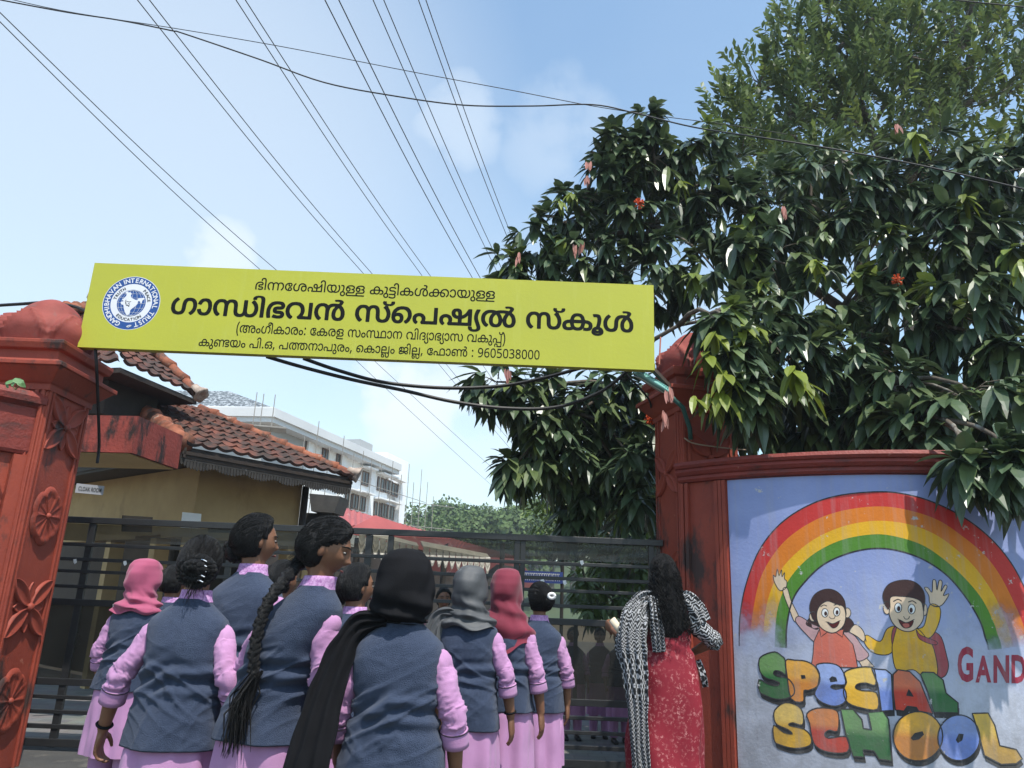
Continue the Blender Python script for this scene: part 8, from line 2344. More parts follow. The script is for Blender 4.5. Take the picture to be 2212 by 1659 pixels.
            a += .007 * smoothstep(.95, vest_hem, z) * math.sin(th * 5 + seed)
            return a
        b = MB(); zs = [vest_hem + (1.352 - vest_hem) * (k / 96) for k in range(97)]
        rr_ = [ell_ring(f, 0, .012 * smoothstep(1.25, 1.36, z), lerp_prof(vp, z)[1] * wide, lerp_prof(vp, z)[2], z, 140, 2.35, vfold) for z in zs]
        rr_ = [ell_ring(f, 0, 0, lerp_prof(vp, vest_hem)[1] * wide - .008, lerp_prof(vp, vest_hem)[2] - .008, vest_hem + .012, 140, 2.35, vfold)] + rr_
        b.rings(rr_, cap=False)
        vest = b.build('vest', VEST, t, smooth=True)
        # collar
        b = MB()
        rr_ = []
        for z, o_ in ((1.340, .010), (1.352, .007), (1.372, .004), (1.388, .003), (1.390, .000), (1.37, -.002)):
            rr_.append(ell_ring(f, 0, .018 + .01 * (z - 1.34) * 10, .058 + o_ * 1.6, .060 + o_ * 1.2, z, 36, 2.0))
        b.rings(rr_, cap=False); b.build('collar', CHECK, t, smooth=True)
    # ---- sleeves
    slm = PINK if outfit == 'uniform' else ZIG
    for sd in (-1, 1):
        S_, E_, W_ = J[sd]
        end = .42 if outfit == 'uniform' else .02
        path = [S_ + Vector((-sd * .035, 0, .010)), S_ + Vector((sd * .006, 0, .004))] + [S_.lerp(E_, k) for k in (.15, .3, .45, .6, .75, .88, 1.0)]
        fe = [E_.lerp(W_, end * k) for k in (.25, .5, .75, 1.0)]
        path = path + fe
        path = [tuple(p) for p in path]
        path = catmull(path, 6, closed=False)
        n_ = len(path)
        b = MB(); rows = []
        P = [Vector(p) for p in path]
        for i, p in enumerate(P):
            u = i / (n_ - 1)
            d = (P[min(i + 1, n_ - 1)] - P[max(i - 1, 0)]).normalized()
            sx = d.cross(Vector((0, 1, 0))).normalized(); sy = sx.cross(d).normalized()
            r0 = (.054 - .006 * u) * (smoothstep(-.05, .22, u) * .22 + .78)
            if outfit != 'uniform': r0 *= 1.22
            ring = []
            for j in range(36):
                a = 2 * PI * j / 36
                fold = .0042 * math.sin(u * 44 + a * 1.6 + seed + sd + 3 * nz(u * 5, a)) * math.exp(-((u - .74) / .14) ** 2) + .0036 * math.sin(a * 2 + u * 17 + seed + 2 * nz(u * 3, seed)) * smoothstep(0, .2, u) + .003 * nz(math.cos(a) * 2.2 + seed, math.sin(a) * 2.2 + sd * 3, u * 5)
                q_ = nz(math.cos(a) * 1.3 + seed, math.sin(a) * 1.3 + sd * 4, u * 15 + .9 * math.sin(a + sd)); fold += .0085 * max(0, 1 - abs(q_) * 4.5) ** 2 * (.35 + .65 * math.exp(-((u - .70) / .2) ** 2))
                q_ = nz(math.cos(a) * 3 + seed * 2, math.sin(a) * 3 + sd, u * 4); fold += .006 * max(0, 1 - abs(q_) * 4.5) ** 2 * smoothstep(.6, .1, u)
                ring.append(f.w(p + (sx * math.cos(a) + sy * math.sin(a)) * (r0 + fold - .004)))
            rows.append(ring)
        b.rings(rows, cap=False)
        sl = b.build('sleeve', slm, t, smooth=True)
        if outfit == 'uniform':
            c0_, c1_ = E_.lerp(W_, end - .20), E_.lerp(W_, end + .05)
            d = (c1_ - c0_).normalized(); sx = d.cross(Vector((0, 1, 0))).normalized(); sy = sx.cross(d).normalized()
            b = MB(); rows = []
            for u, r_ in ((0, .046), (.02, .0525), (.3, .0535), (.7, .055), (1.0, .056), (1.0, .051), (.6, .049)):
                rows.append([f.w(c0_.lerp(c1_, u) + (sx * math.cos(a) + sy * math.sin(a)) * (r_ + .004 * math.sin(a * 2 + seed) * u + .002 * nz(a, u * 4, seed))) for a in (2 * PI * j / 26 for j in range(26))])
            b.rings(rows, cap=False); cf = b.build('cuff', PINK, sl, smooth=True)
            b = MB(); b.tube([f.w(c0_ + d * .004 + (sx * math.cos(a) + sy * math.sin(a)) * (.0530 + .001 * math.sin(a * 2 + seed))) for a in (2 * PI * j / 26 for j in range(27))], .0026, 6, cap=False)
            b.build('piping', PIPE, sl)
    # ---- hair
    if hair != 'covered':
        def hmask(d):
            if hair == 'long_braid' and d[2] > .25:
                return .34 + .80 * d[2] - d[1] + .10 * d[0]
            return .10 + .80 * max(d[2], -.05) - d[1] if d[2] > -.1 else min(.06 - d[1], (d[2] + .74) * 1.2)
        b = MB(); rows = []
        nv_, nu_ = 40, 64
        pts = {}
        for i in range(nv_ + 1):
            ph = -PI / 2 + PI * min(max(i / nv_, .012), .988)
            for j in range(nu_):
                a = 2 * PI * j / nu_
                d = (math.cos(ph) * math.cos(a), math.cos(ph) * math.sin(a), math.sin(ph))
                m_ = hmask(d)
                off = .001 + .021 * smoothstep(0, .34, m_)
                off += .0022 * math.sin(a * 26 + 5 * nz(d[0] * 3, d[1] * 3, d[2] * 3 + seed)) * smoothstep(.02, .2, m_)
                off += .004 * nz(d[0] * 5 + seed, d[1] * 5, d[2] * 5) * smoothstep(.02, .2, m_)
                p = head_point(d); nrm = Vector((d[0] / .072, d[1] / .092, d[2] / .108)).normalized()
                pts[i, j] = (b.vert(f.wh(p + nrm * off)), m_)
        for i in range(nv_):
            for j in range(nu_):
                q = [pts[i, j], pts[i, (j + 1) % nu_], pts[i + 1, (j + 1) % nu_], pts[i + 1, j]]
                if sum(x_[1] for x_ in q) / 4 > 0:
                    b.face([x_[0] for x_ in q])
        hr_ = b.build('hair', HAIR, t, smooth=True)
        rr = random.Random(seed * 13 + 5)
        if vox < .0075:                                      # combed strands lying over the scalp
            b = MB(); goal = Vector((0, -.80, -.55)).normalized()
            if hair == 'low_bun': goal = Vector((-.35, -.75, -.45)).normalized()
            if hair == 'bun_tie': goal = Vector((.3, -.95, 0)).normalized()
            for k in range(800):
                d0 = rnd_dir(rr)
                if hmask(d0) < .015 or d0.dot(goal) > .93: continue
                pts_ = []
                wv = rnd_dir(rr) * .06
                for q in range(8):
                    u = q / 7 * rr.uniform(.85, 1.0)
                    d = (d0 * (1 - u) + goal * u + wv * math.sin(u * 6)).normalized()
                    m_ = hmask(tuple(d))
                    hp_ = head_point(tuple(d)); nrm = Vector((d.x / .072, d.y / .092, d.z / .108)).normalized()
                    if m_ < .02: pts_ = None; break
                    pts_.append(f.wh(hp_ + nrm * (.0025 + .0215 * smoothstep(0, .34, m_) + rr.uniform(-.0005, .0012))))
                if pts_: b.tube(pts_, [.0004, .0009, .0010, .0010, .0010, .0010, .0009, .0004], 3)
            b.build('hair_strands', HAIR, hr_)

        def braid_along(b, path, rad_, turns, amp):
            P = [Vector(p) for p in catmull([tuple(p) for p in path], 8, closed=False)]
            n_ = len(P)
            for k in range(3):
                q = []
                rd_ = []
                for i, p in enumerate(P):
                    u = i / (n_ - 1); d = (P[min(i + 1, n_ - 1)] - P[max(i - 1, 0)]).normalized()
                    sx = d.cross(Vector((0, 1, .01))).normalized(); sy = sx.cross(d)
                    ph = 2 * PI * (turns * u + k / 3)
                    q.append(p + sx * (amp * math.sin(ph)) + sy * (amp * .55 * math.sin(2 * ph)))
                    rd_.append(rad_ * (1 - .35 * u))
                b.tube([f.w(v) for v in q], [v * f.s for v in rd_], 8)

        def wisps(b, c, n_, spread, ln_, d, rad_=.0011):
            for k in range(n_):
                p = c + rnd_dir(rr) * spread * rr.random()
                q = p + (d + rnd_dir(rr) * .35).normalized() * ln_ * rr.uniform(.6, 1.1)
                m_ = p.lerp(q, .5) + rnd_dir(rr) * ln_ * .08
                b.tube([f.w(p), f.w(m_), f.w(q)], [rad_, rad_, rad_ * .4], 4)
        if hair == 'braid_bun':
            b = MB(); c = f.hd((.012, -.094, -.035))
            for R_, tn, off in ((.060, 8, 0), (.030, 4, -.022)):
                braid_along(b, [c + Vector((R_ * 1.12 * math.cos(a), off - .010 * math.sin(a), R_ * .85 * math.sin(a))) for a in (2 * PI * k / 10 for k in range(11))], .0155, tn, .012)
            b.ellipsoid((0, 0, 0), (.05, .03, .045), 14, 8); 
            k0 = len(b.v) - 14 * 9
            for i in range(k0, len(b.v)): b.v[i] = tuple(f.w(Vector(b.v[i]) + c))
            wisps(b, c + Vector((0, 0, -.05)), 26, .05, .06, Vector((0, -.2, -1)))
            bn = b.build('hair_bun', HAIR, hr_, smooth=True)
            for k in range(5):
                p = c + Vector((.040 + .004 * math.sin(k), -.022, .045 - .021 * k)); b = MB()
                b.tube([f.w(p + Vector((-.012, -.006, .003))), f.w(p + Vector((.0, -.011, .002))), f.w(p + Vector((.012, -.006, -.004)))], .0028, 6); b.build('hair_clip', SILVER, hr_)
        elif hair == 'low_bun':
            b = MB(); c = f.hd((-.045, -.082, -.052))
            braid_along(b, [c + Vector((.034 * math.cos(a), -.012 * math.sin(a), .032 * math.sin(a))) for a in (2 * PI * k / 8 for k in range(9))], .015, 4, .010)
            k0 = len(b.v); b.ellipsoid((0, 0, 0), (.040, .034, .04), 14, 8)
            for i in range(k0, len(b.v)): b.v[i] = tuple(f.w(Vector(b.v[i]) + c))
            wisps(b, c, 30, .045, .04, Vector((-.4, -.4, -.3)))
            b.build('hair_bun', HAIR, hr_, smooth=True)
            b = MB(); rows = []
            for k in range(25):
                a = PI * (k / 24)
                q = [Vector((math.cos(a) * .088, .012 + w_, math.sin(a) * .118 + .006)) for w_ in (-.008, .008)]
                rows.append([f.wh(q[0]), f.wh(q[1]), f.wh(q[1] * 1.03), f.wh(q[0] * 1.03)])
            b.rings(rows); b.build('hair_band', H_BLACK, hr_, smooth=True)
        elif hair == 'bun_tie':
            b = MB(); c = f.hd((.035, -.095, .0)); k0 = len(b.v); b.ellipsoid((0, 0, 0), (.045, .042, .042), 16, 10, lambda d, p: p * (1 + .10 * nz(d.x * 3, d.y * 3, d.z * 3)))
            for i in range(k0, len(b.v)): b.v[i] = tuple(f.w(Vector(b.v[i]) + c))
            wisps(b, c, 26, .04, .04, Vector((.2, -.4, -.2))); b.build('hair_bun', HAIR, hr_, smooth=True)
            b = MB(); b.tube([f.w(c + Vector((.02 + .022 * math.cos(a), -.036, .030 + .016 * math.sin(a)))) for a in (2 * PI * k / 12 for k in range(13))], .010, 8, cap=False); b.build('hair_tie', WHITE_TIE, hr_, smooth=True)
        elif hair == 'long_braid':
            b = MB(); n0 = f.hd((-.045, -.075, -.07))
            path = [n0, Vector((-.085, -.10, 1.34)), Vector((-.075, -.135, 1.25)), Vector((-.035, -.150, 1.13)), Vector((.02, -.150, 1.02))]
            braid_along(b, path, .0185, 7.5, .0145)
            br_ = b.build('braid', HAIR, hr_, smooth=True)
            b = MB(); c = path[-1]
            for k in range(150):
                p = c + Vector((rr.gauss(0, .010), rr.gauss(0, .008), rr.uniform(-.01, .03)))
                e_ = Vector((c.x - .012 + rr.gauss(0, .030), c.y - .01 + rr.gauss(0, .02), c.z - rr.uniform(.12, .27)))
                m_ = p.lerp(e_, .5) + Vector((rr.gauss(0, .014) - .015, rr.gauss(0, .01), .01))
                b.tube([f.w(p), f.w(m_), f.w(e_)], [.0030, .0030, .0008], 4)
            b.build('braid_tail', HAIR, br_)
            b = MB()                                         # loose hair at the nape
            wisps(b, f.hd((-.02, -.08, -.06)), 50, .045, .06, Vector((-.5, -.5, -.6)))
            b.build('loose_hair', HAIR, hr_, smooth=True)
        elif hair == 'long_curly':
            b = MB(); rows = []
            prof = [(.06, .062, .055, -.055), (0.0, .086, .070, -.060), (-.06, .090, .075, -.062), (-.12, .098, .075, -.075), (-.20, .118, .072, -.095), (-.28, .130, .066, -.110), (-.36, .120, .052, -.120), (-.42, .08, .03, -.122)]
            for i in range(40):
                z = .06 - .48 * i / 39
                _, hx, hy, cy = lerp_prof([(-q[0], q[1], q[2], q[3]) for q in prof], -z)
                rows.append([f.w(f.hc + Vector((.008 + (hx + .020 * nz(math.cos(a) * 3, z * 16, a) + .010 * math.sin(a * 9 + z * 70 + 4 * nz(z * 9, a))) * math.cos(a), cy + (hy + .012 * nz(a * 2, z * 18)) * math.sin(a), z))) for a in (2 * PI * j / 48 for j in range(48))])
            b.rings(rows); ms_ = b.build('long_hair', HAIR, hr_, smooth=True)
            b = MB()
            for k in range(520):
                a = rr.uniform(0, 2 * PI); z0_ = rr.uniform(-.30, .09)
                _, hx, hy, cy = lerp_prof([(-q[0], q[1], q[2], q[3]) for q in prof], -z0_)
                c = f.hc + Vector((.008 + hx * math.cos(a), cy + hy * math.sin(a), z0_))
                L_ = rr.uniform(.08, .18); ph = rr.uniform(0, 6); pts_ = []
                for q in range(9):
                    u = q / 8
                    rr2 = .008 + .008 * u
                    pts_.append(f.w(c + Vector((math.cos(a) * .012 * (1 + u) + rr2 * math.cos(ph + u * 15), math.sin(a) * .012 * (1 + u) - .02 * u + rr2 * math.sin(ph + u * 15), -L_ * u))))
                b.tube(pts_, [.0019] * 8 + [.0006], 3)
            b.build('curls', HAIR, ms_)
            b = MB(); c = f.hd((.0, -.085, .055)); k0 = len(b.v); b.ellipsoid((0, 0, 0), (.045, .03, .03), 14, 8, lambda d, p: p * (1 + .15 * nz(d.x * 4, d.y * 4, d.z * 4)))
            for i in range(k0, len(b.v)): b.v[i] = tuple(f.w(Vector(b.v[i]) + c))
            b.build('hair_knot', HAIR, hr_, smooth=True)
    # ---- headscarf
    if scarf:
        m_, style = scarf
        b = MB(); rows = []
        nu_ = 72

        def sfold(a, u):
            # sweeping folds round the head and deeper folds near the neck
            k = math.sin(a * 3 + u * 17 + 2.6 * nz(math.cos(a) * 1.5 + seed, math.sin(a) * 1.5, u * 2))
            g_ = smoothstep(.25, .8, u)
            return .0050 * k + g_ * (.0120 * math.sin(a * 2.0 - u * 26 + seed) + .011 * nz(math.cos(a) * 3, math.sin(a) * 3 + seed, u * 7)) + .006 * nz(math.cos(a) * 2 + seed, math.sin(a) * 2, u * 3)
        prof = {
            'tucked': [(.0, 0.0040, 0.0042, .128, 0), (.03, 0.0350, 0.0437, .124, 0), (.08, 0.0620, 0.0790, .112, 0), (.16, 0.0963, 0.1082, .080, -.002), (.26, 0.1120, 0.1269, .030, -.006), (.38, 0.1187, 0.1321, -.03, -.010), (.52, 0.1187, 0.1248, -.085, -.018), (.64, 0.1075, 0.1102, -.122, -.022), (.74, 0.0860, 0.0957, -.142, -.014), (.84, 0.0780, 0.0811, -.153, -.004), (1.0, 0.0660, 0.0686, -.160, 0)],
            'short': [(.0, .004, .004, .128, 0), (.03, .035, .042, .124, 0), (.08, .062, .076, .112, 0), (.16, .084, .102, .080, -.002), (.26, .096, .116, .030, -.006), (.36, .098, .114, -.03, -.008), (.48, .094, .104, -.08, -.010), (.60, .100, .102, -.120, -.012), (.74, .128, .112, -.155, -.016), (.88, .158, .118, -.188, -.018), (1.0, .172, .122, -.222, -.018)],
            'long': [(.0, .004, .004, .128, 0), (.03, .035, .042, .124, 0), (.08, .062, .076, .112, 0), (.16, .084, .102, .080, -.002), (.26, .096, .116, .030, -.006), (.36, .096, .112, -.03, -.008), (.48, .092, .104, -.08, -.010), (.58, .104, .106, -.125, -.014), (.70, .138, .116, -.17, -.018), (.84, .166, .126, -.23, -.018), (1.0, .176, .134, -.30, -.016)],
        }[style]
        nv_ = 60
        for i in range(nv_ + 1):
            u = i / nv_
            _, hx, hy, z, cy = lerp_prof(prof, u)
            ring = []
            follow = 1 - smoothstep(.40, .66, u)
            for j in range(nu_):
                a = 2 * PI * j / nu_
                o_ = sfold(a, u)
                back = -math.sin(a)
                zz_ = z
                if style == 'long' and u > .6:
                    zz_ -= .07 * smoothstep(.6, 1, u) * max(back, 0) ** 3 * (1 if u > .9 else 1)
                if u > .9 and style != 'tucked':
                    zz_ += .012 * math.sin(a * 5 + seed)
                p = Vector(((hx + o_) * math.cos(a), cy + (hy + o_) * math.sin(a), zz_))
                q1 = f.hd(p); q2 = f.hc + p
                ring.append((f.w(q1.lerp(q2, 1 - follow)), math.sin(a), z, math.cos(a), u))
            rows.append(ring)
        ids = [[b.vert(q[0]) for q in r_] for r_ in rows]
        for i in range(nv_):
            for j in range(nu_):
                q = rows[i][j]
                if q[1] > .66 and -.085 < q[2] < .062 and abs(q[3]) < .62:
                    continue                                # face opening
                k2 = (j + 1) % nu_
                b.face((ids[i][j], ids[i][k2], ids[i + 1][k2], ids[i + 1][j]))
        sc_ = b.build('headscarf', m_, t, smooth=True)
    return f, t


def sheet_along(f, path, wids, name, m_, parent, thick=.5, folds=5, seed=0.0, nrm=(0, -1, 0), uv_fold=.012, n=40):
    """A hanging length of cloth: a flattened folded tube along a path in body coordinates."""
    P = [Vector(p) for p in catmull([tuple(p) + (w_,) for p, w_ in zip(path, wids)], 7, closed=False) for p in [p]] if False else None
    full = catmull([tuple(p) + (w_,) for p, w_ in zip(path, wids)], 8, closed=False)
    b = MB(); rows = []
    N_ = Vector(nrm)
    for i, q in enumerate(full):
        p = Vector(q[:3]); wd = q[3]
        a_, c_ = Vector(full[max(i - 1, 0)][:3]), Vector(full[min(i + 1, len(full) - 1)][:3])
        d = (c_ - a_).normalized(); s = d.cross(N_).normalized(); u_ = s.cross(d).normalized()
        if u_.dot(N_) < 0: u_ = -u_
        ring = []
        for j in range(n):
            a = 2 * PI * j / n
            x = math.cos(a); y = math.sin(a)
            fo = uv_fold * math.sin(folds * x * 2.4 + seed + 1.5 * nz(i * .06, seed)) * (1 if y > 0 else .6)
            hem = .010 * nz(x * 3, i * .2, seed)
            ring.append(f.w(p + s * (wd * x + hem) + u_ * (wd * thick * .5 * y * (1 - .35 * x * x) + fo)))
        rows.append(ring)
    b.rings(rows)
    return b.build(name, m_, parent, smooth=True)


def wristband(f, t, E_, W_, k, m_, name='wristband', r_=.030):
    c = Vector(E_).lerp(Vector(W_), k); d = (Vector(W_) - Vector(E_)).normalized(); sx = d.orthogonal().normalized(); sy = sx.cross(d)
    b = MB(); b.tube([f.w(c + (sx * math.cos(a) + sy * math.sin(a)) * r_) for a in (2 * PI * j / 18 for j in range(19))], .0055, 6, cap=False)
    b.build(name, m_, t, smooth=True)


def px_person(px, top, Y):
    p = at(px, top, Y)
    return p.x, Y, p.z


# ---- the students, from the left
x, y, h = px_person(316, 1207, 4.9)
f, t = make_person('student in a rose pink headscarf standing by the gate bars at the left', x, y, h - .015, yaw=14, hyaw=28, scarf=(H_PINK, 'short'), hair='covered', seed=2, vox=.008)
x, y, h = px_person(378, 1225, 5.3)
f, t = make_person('student showing only dark hair between the rose headscarf and the hair bun', x, y, h, yaw=10, hyaw=10, hair='cap', seed=3, vox=.009)

x, y, h = px_person(438, 1160, 3.25)
aL = ((-.252, -.03, 1.035), (-.318, .03, .815)); aR = ((.225, -.06, 1.035), (.262, .08, .83))
f, t = make_person('student with a braided hair bun and silver clips, nearest the left pillar', x, y, h - .012, yaw=4, hyaw=-10, hpitch=4, arms={-1: aL, 1: aR}, hair='braid_bun', seed=4, vox=.005, wide=.97, vest_hem=.775, curls=(.75, .35))
wristband(f, t, aL[0], aL[1], .90, H_BLACK, 'hair_tie')

x, y, h = px_person(556, 1112, 3.75)
f, t = make_person('tall student with a black hair band and low bun, behind the silver clips', x, y, h - .012, yaw=16, hyaw=38, hpitch=2, arms={1: ((.21, .02, 1.03), (.20, .16, .86)), -1: ((-.21, .02, 1.03), (-.20, .14, .84))}, hair='low_bun', seed=5, vox=.006)

x, y, h = px_person(612, 1216, 4.6)
f, t = make_person('student showing only dark hair beside the tall girl with the hair band', x, y, h, yaw=15, hyaw=20, hair='cap', seed=6, vox=.009)

x, y, h = px_person(712, 1122, 3.1)
f, t = make_person('student with a long black braid turning her face to the right in profile', x - .16, y, h - .012, yaw=24, hyaw=60, hpitch=16, arms={1: ((.222, -.02, 1.04), (.19, .14, .84)), -1: ((-.21, .05, 1.03), (-.17, .20, .87))}, hair='long_braid', seed=7, vox=.0045, lean=.18, vest_hem=.80, wide=.90)

x, y, h = px_person(772, 1215, 3.95)
f, t = make_person('student partly hidden behind the girl with the long braid, lilac right sleeve showing', x, y, h - .02, yaw=20, hyaw=32, hair='low_bun', seed=8, vox=.008)
x, y, h = px_person(905, 1245, 4.15)
f, t = make_person('student almost hidden behind the black headscarf, both lilac shoulders showing', x - .06, y, h, yaw=5, hair='cap', seed=9, vox=.009, wide=.95)

x, y, h = px_person(880, 1183, 2.85)
aR = ((.222, -.02, 1.02), (.235, .05, .80))
f, t = make_person('student in black headscarf with a long black shawl over her left shoulder', x, y, h - .02, yaw=3, hyaw=6, hpitch=3, scarf=(H_BLACK, 'tucked'), hair='covered', arms={1: aR, -1: ((-.215, .0, 1.02), (-.22, .10, .82))}, seed=10, vox=.006, wide=1.0, vest_hem=.70, kurta_hem=.36)
sheet_along(f, [(-.05, -.05, 1.345), (-.155, -.045, 1.325), (-.215, -.055, 1.22), (-.255, -.075, 1.05), (-.285, -.10, .86), (-.31, -.11, .66), (-.32, -.11, .5)], [.03, .048, .062, .078, .092, .105, .11], 'shawl', H_BLACK, t, .75, 4, 1.0, nrm=(-.35, -1, 0))

x, y, h = px_person(1018, 1222, 4.3)
aR = ((.232, -.02, 1.03), (.262, .03, .80))
f, t = make_person('student in a charcoal grey headscarf with one end over her left shoulder', x, y, h - .015, yaw=8, hyaw=24, hpitch=3, scarf=(H_GREY, 'short'), hair='covered', arms={1: aR, -1: ((-.215, -.02, 1.03), (-.22, .08, .82))}, seed=11, vox=.006, vest_hem=.74)
wristband(f, t, aR[0], aR[1], .86, H_BLACK)
sheet_along(f, [(-.07, -.06, 1.345), (-.15, -.05, 1.33), (-.19, -.06, 1.26), (-.20, -.075, 1.14), (-.20, -.08, 1.05)], [.03, .05, .058, .055, .045], 'scarf_end', H_GREY, t, .6, 4, 2.0, nrm=(-.3, -1, 0))

x, y, h = px_person(1096, 1228, 4.6)
aR = ((.205, -.02, 1.02), (.232, .02, .79))
f, t = make_person('student in a maroon headscarf hanging to a point on her back', x, y, h - .015, yaw=12, hyaw=14, scarf=(H_MAROON, 'long'), hair='covered', arms={1: aR}, seed=12, vox=.006, vest_hem=.80, wide=.93)

x, y, h = px_person(1150, 1262, 5.15)
f, t = make_person('student with a hair bun and white hair tie close to the gate', x + .05, y, h + .0, yaw=5, hyaw=-22, hair='bun_tie', seed=13, vox=.007, arms={1: ((.20, .0, 1.03), (.21, .05, .80)), -1: ((-.225, .03, 1.03), (-.19, -.10, .99))}, wide=.92, vest_hem=.76)

# ---- the teacher at the right pillar
x, y, h = px_person(1432, 1199, 5.75)
aL = ((-.235, .02, 1.03), (-.33, .19, 1.10)); aR = ((.325, -.02, 1.06), (.20, .12, .97))
f, t = make_person('woman in red dress and black and white shawl with long curly hair', x, y, h - .012, yaw=4, hyaw=-8, arms={-1: aL, 1: aR}, hair='long_curly', seed=14, vox=.006, group='people waiting at the gate', outfit='dress', hands=('hold', 'hip'), curls=(1.1, .6))
dp = [(.10, .27, .21), (.35, .245, .19), (.62, .235, .172), (.82, .225, .155), (.94, .205, .145), (1.03, .172, .128), (1.10, .175, .13), (1.18, .185, .132), (1.25, .182, .118), (1.295, .160, .10), (1.325, .115, .082), (1.35, .075, .066)]
b = MB()


def dfold(th, xx, yy, z):
    w_ = math.exp(-((z - 1.02) / .06) ** 2)
    return .010 * w_ * math.sin((z + .4 * xx) * 80) + .016 * smoothstep(1.0, .4, z) * math.sin(th * 6 + 2 * nz(z * 2, 4)) + .012 * smoothstep(1.05, .6, z) * math.sin((xx * 10 + z * 9)) + .006 * nz(xx * 7, yy * 7, z * 6)


b.rings([ell_ring(f, 0, .01 * smoothstep(1.25, 1.36, z), lerp_prof(dp, z)[1], lerp_prof(dp, z)[2], z, 84, 2.2, dfold) for z in [.10 + 1.25 * k / 60 for k in range(61)]], cap=False)
b.build('dress', REDP, t, smooth=True)
sheet_along(f, [(-.07, -.07, 1.335), (-.15, -.075, 1.30), (-.205, -.105, 1.20), (-.225, -.130, 1.05), (-.215, -.150, .90), (-.20, -.175, .70), (-.19, -.20, .48), (-.175, -.215, .24)], [.042, .068, .090, .096, .088, .072, .06, .055], 'shawl', ZIG, t, .55, 5, .5, nrm=(-.25, -1, 0), uv_fold=.016)
sheet_along(f, [(-.08, -.11, 1.33), (-.075, -.15, 1.22), (-.065, -.165, 1.10), (-.055, -.160, .98)], [.03, .035, .042, .040], 'shawl_edge', ZIG, t, .5, 4, 2.5, nrm=(0, -1, 0))
sheet_along(f, [(-.26, .02, 1.16), (-.275, -.06, 1.06), (-.265, -.08, .95), (-.235, -.10, .82)], [.04, .07, .075, .03], 'shawl_fold', ZIG, t, .4, 3, 4.5, nrm=(-.6, -1, 0))
sheet_along(f, [(.08, -.07, 1.335), (.15, -.05, 1.315), (.205, -.045, 1.25), (.245, -.04, 1.17)], [.035, .065, .080, .075], 'shawl_shoulder', ZIG, t, .9, 4, 3.5, nrm=(.3, -1, .3))
sheet_along(f, [(.225, .02, .93), (.245, -.03, .85), (.262, -.04, .77)], [.018, .024, .018], 'shawl_end', ZIG, t, .5, 3, 5.5, nrm=(.4, -1, 0))
p = f.w((-.375, .215, 1.16)); q = f.w((-.315, .19, 1.075))
b = MB(); b.tube([at(1322, 1338, 5.78), at(1353, 1380, 5.74)], .027, 16)
for k in (.018, .010):
    b.tube([at(1321.3, 1337.2, 5.78), at(1326, 1343, 5.78)], k, 12)
o = b.build('paper_roll', mat('cream_paper', (0.70, 0.60, 0.44), (0.62, 0.52, 0.38), 6, .7), smooth=True)
tag(o, 'cream paper roll held up in the hand of the woman in red', 'paper roll')

# ---- people inside the yard, seen through the bars
for k, (px, Y, yw, lab) in enumerate(((1238, 8.6, 175, 'student behind the gate bars, nearest the girl with white hair tie'), (1296, 8.8, 185, 'middle one of the three students behind the gate bars'), (1338, 8.5, 170, 'student behind the gate bars, nearest the woman in red'))):
    p = at(px, 1330, Y)
    make_person(lab, p.x, Y, 1.10, yaw=yw, hair='cap', seed=20 + k, vox=.012, kurta_hem=.34, group='students behind the gate')
p = at(958, 1300, 8.2)
make_person('student behind the gate whose face shows left of the grey headscarf', p.x, 8.2, 1.44, yaw=170, hair='cap', seed=25, vox=.010, group='students behind the gate')
# ------------------------------------------------------------------ overhead lines
WIRE = mat('dull_power_line', (0.055, 0.05, 0.052), (0.04, 0.038, 0.04), 5, .5)


def power_line(pa, pb, height, label, rad_=.0085):
    """A level sagging line whose two measured points fix where it hangs."""
    A_ = at(*pa, Z=height)
    n_ = 26
    pts = []
    B2 = at(*pb, Z=height - .30)
    d = (B2 - A_).normalized()
    L_ = (B2 - A_).length
    for k in range(-6, 44):
        s = k / 20.0 if k < 20 else 1.0 + (k - 20) * .16
        p = A_ + d * (L_ * s)
        p.z = A_.z + (B2.z - A_.z) * s - (.10 * math.sin(PI * min(max(s, 0), 1)) if s < 1 else -.010 * (s - 1) ** 2 * L_ * .25)
        pts.append(p)
    b = MB(); b.tube(pts, rad_, 5)
    o = b.build('power_line', WIRE); tag(o, label, 'power line', 'parallel overhead power lines'); return o


ordn = ('first', 'second', 'third', 'fourth', 'fifth', 'sixth')
PAIRS = (((0, 47), (565, 585), (0, 27), (600, 586), 9.6), ((297, 0), (788, 594), (323, 0), (808, 596), 9.8), ((510, 0), (915, 600), (530, 0), (934, 602), 10.0), ((702, 0), (1022, 603), (732, 0), (1040, 605), 9.0), ((806, 0), (1068, 575), (829, 0), (1080, 572), 10.4), ((904, 0), (1101, 525), (920, 0), (1110, 522), 10.8))
for k, (a0, a1, b0, b1, hh) in enumerate(PAIRS):
    power_line(a0, a1, hh, 'left wire of the %s pair of overhead power lines from the left' % ordn[k])
    power_line(b0, b1, hh, 'right wire of the %s pair of overhead power lines from the left' % ordn[k])


def cable(pts, rad_, label, name='cable', sm=True, m_=CABLE):
    P = [tuple(at(x, y, Y)) for x, y, Y in pts]
    P = catmull(P, 6, closed=False)
    b = MB(); b.tube(P, rad_, 6); o = b.build(name, m_); tag(o, label, 'cable', 'cables strung over the gateway'); return o


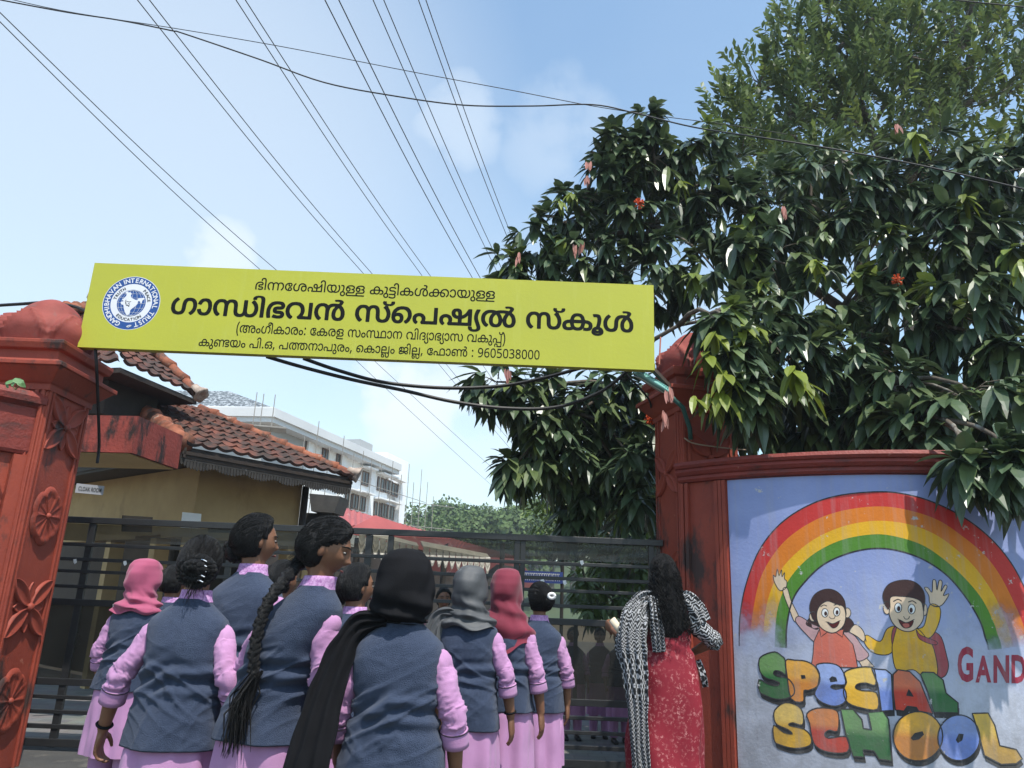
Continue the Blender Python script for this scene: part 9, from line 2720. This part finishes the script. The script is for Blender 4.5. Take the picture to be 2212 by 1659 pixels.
cable([(-60, -12, 7.5), (130, 24, 7.5), (260, 44, 7.5), (370, 66, 7.5), (395, 72, 7.5), (560, 128, 7.5), (700, 178, 7.5), (850, 207, 7.5), (1000, 227, 7.5), (1150, 229, 7.5), (1280, 226, 7.5), (1375, 245, 7.4), (1500, 275, 7.1), (1650, 298, 6.6), (1800, 322, 6.4), (2010, 362, 6.2), (2260, 420, 6.0)], .008, 'dark cable sagging across the sky and into the big leaved tree')
cable([(-60, -22, 7.7), (130, 22, 7.7), (370, 60, 7.6), (560, 92, 7.6), (700, 118, 7.6), (900, 157, 7.6), (1100, 194, 7.6), (1275, 228, 7.6), (1420, 250, 7.7), (1560, 268, 7.8), (1700, 290, 7.9)], .0045, 'thin straight wire crossing the sky above the sagging dark cable')
cable([(2000, -6, 6.6), (2100, 4, 6.5), (2230, 17, 6.4)], .007, 'short piece of cable in the top right corner')
cable([(655, 774, 6.1), (730, 800, 6.25), (830, 826, 6.4), (960, 838, 6.5), (1080, 834, 6.55), (1180, 815, 6.5), (1300, 782, 6.35)], .016, 'upper thick black cable hanging in a loop under the yellow sign')
cable([(575, 770, 6.1), (650, 792, 6.2), (760, 820, 6.3), (870, 843, 6.4), (980, 868, 6.5), (1090, 882, 6.55), (1200, 880, 6.55), (1290, 850, 6.5), (1340, 815, 6.4), (1360, 795, 6.35)], .016, 'lower thick black cable hanging in a loop under the yellow sign')
cable([(1352, 808, 6.45), (1400, 860, 6.8), (1412, 900, 7.2), (1450, 960, 7.4)], .010, 'black cable running down behind the right pillar')
cable([(-40, 662, 6.3), (40, 657, 6.3), (100, 654, 6.32), (160, 662, 6.3), (200, 680, 6.2)], .014, 'black cable lying over the left pillar top')
cable([(206, 752, 6.02), (209, 800, 6.05), (212, 880, 6.35), (214, 960, 6.6), (210, 1000, 6.6)], .014, 'black conduit hanging down beside the left pillar from the sign', name='conduit')

# ------------------------------------------------------------------ street lamp head on the right pillar
tLm = thing('lamp', 'turquoise ribbed street lamp head beneath the right end of the yellow sign', 'lamp', at(1410, 830, 6.3))
TURQ = mat('turquoise_lamp_housing', (0.26, 0.52, 0.48), (0.20, 0.43, 0.40), 6, .45)
a_, c_ = at(1372, 806, 6.15), at(1446, 852, 6.35)
d = (c_ - a_).normalized(); s_ = d.cross(Vector((0, -.5, 1))).normalized(); u_ = s_.cross(d).normalized()
if u_.z < 0: u_ = -u_
L_ = (c_ - a_).length
b = MB(); rows = []
for k in range(15):
    t_ = k / 14
    w_ = .075 * (math.sin(PI * (.12 + .80 * t_)) ** .6)
    rows.append([a_ + d * (L_ * t_) + s_ * (w_ * math.cos(q)) + u_ * (w_ * .38 * math.sin(q) + .01) for q in (2 * PI * j / 16 for j in range(16))])
b.rings(rows); b.build('housing', TURQ, tLm, smooth=True)
b = MB()
for k in range(16):
    t_ = .06 + .86 * k / 15
    p = a_ + d * (L_ * t_) + u_ * .035
    b.bar(p - s_ * .05, p + s_ * .05, .006, .022, u_)
b.build('cooling_fins', TURQ, tLm)
b = MB(); p = a_ + d * (L_ * .45) - u_ * .021
b.rings([[p + d * (q * L_ * .36) + s_ * (w_ * .052) for q, w_ in ((-1, -1), (1, -1), (1, 1), (-1, 1))], [p + u_ * .006 + d * (q * L_ * .36) + s_ * (w_ * .052) for q, w_ in ((-1, -1), (1, -1), (1, 1), (-1, 1))]])
b.build('lens', mat('grey_lamp_lens', (0.42, 0.42, 0.38), None, 4, .35), tLm)
b = MB(); b.tube([c_ - d * .03, at(1475, 880, 6.42), at(1490, 925, 6.5), at(1492, 950, 6.52)], .020, 8)
b.build('lamp_arm', mat('green_lamp_arm', (0.03, 0.10, 0.085), None, 5, .5), tLm, smooth=True)
# thin twine tied round the pillar below the leaves
cable([(1478, 946, 6.55), (1500, 958, 6.55), (1560, 967, 6.6), (1612, 972, 6.68)], .006, 'pale twine tied across the face of the right pillar', name='twine', m_=mat('pale_twine', (0.42, 0.33, 0.24), None, 5, .9))
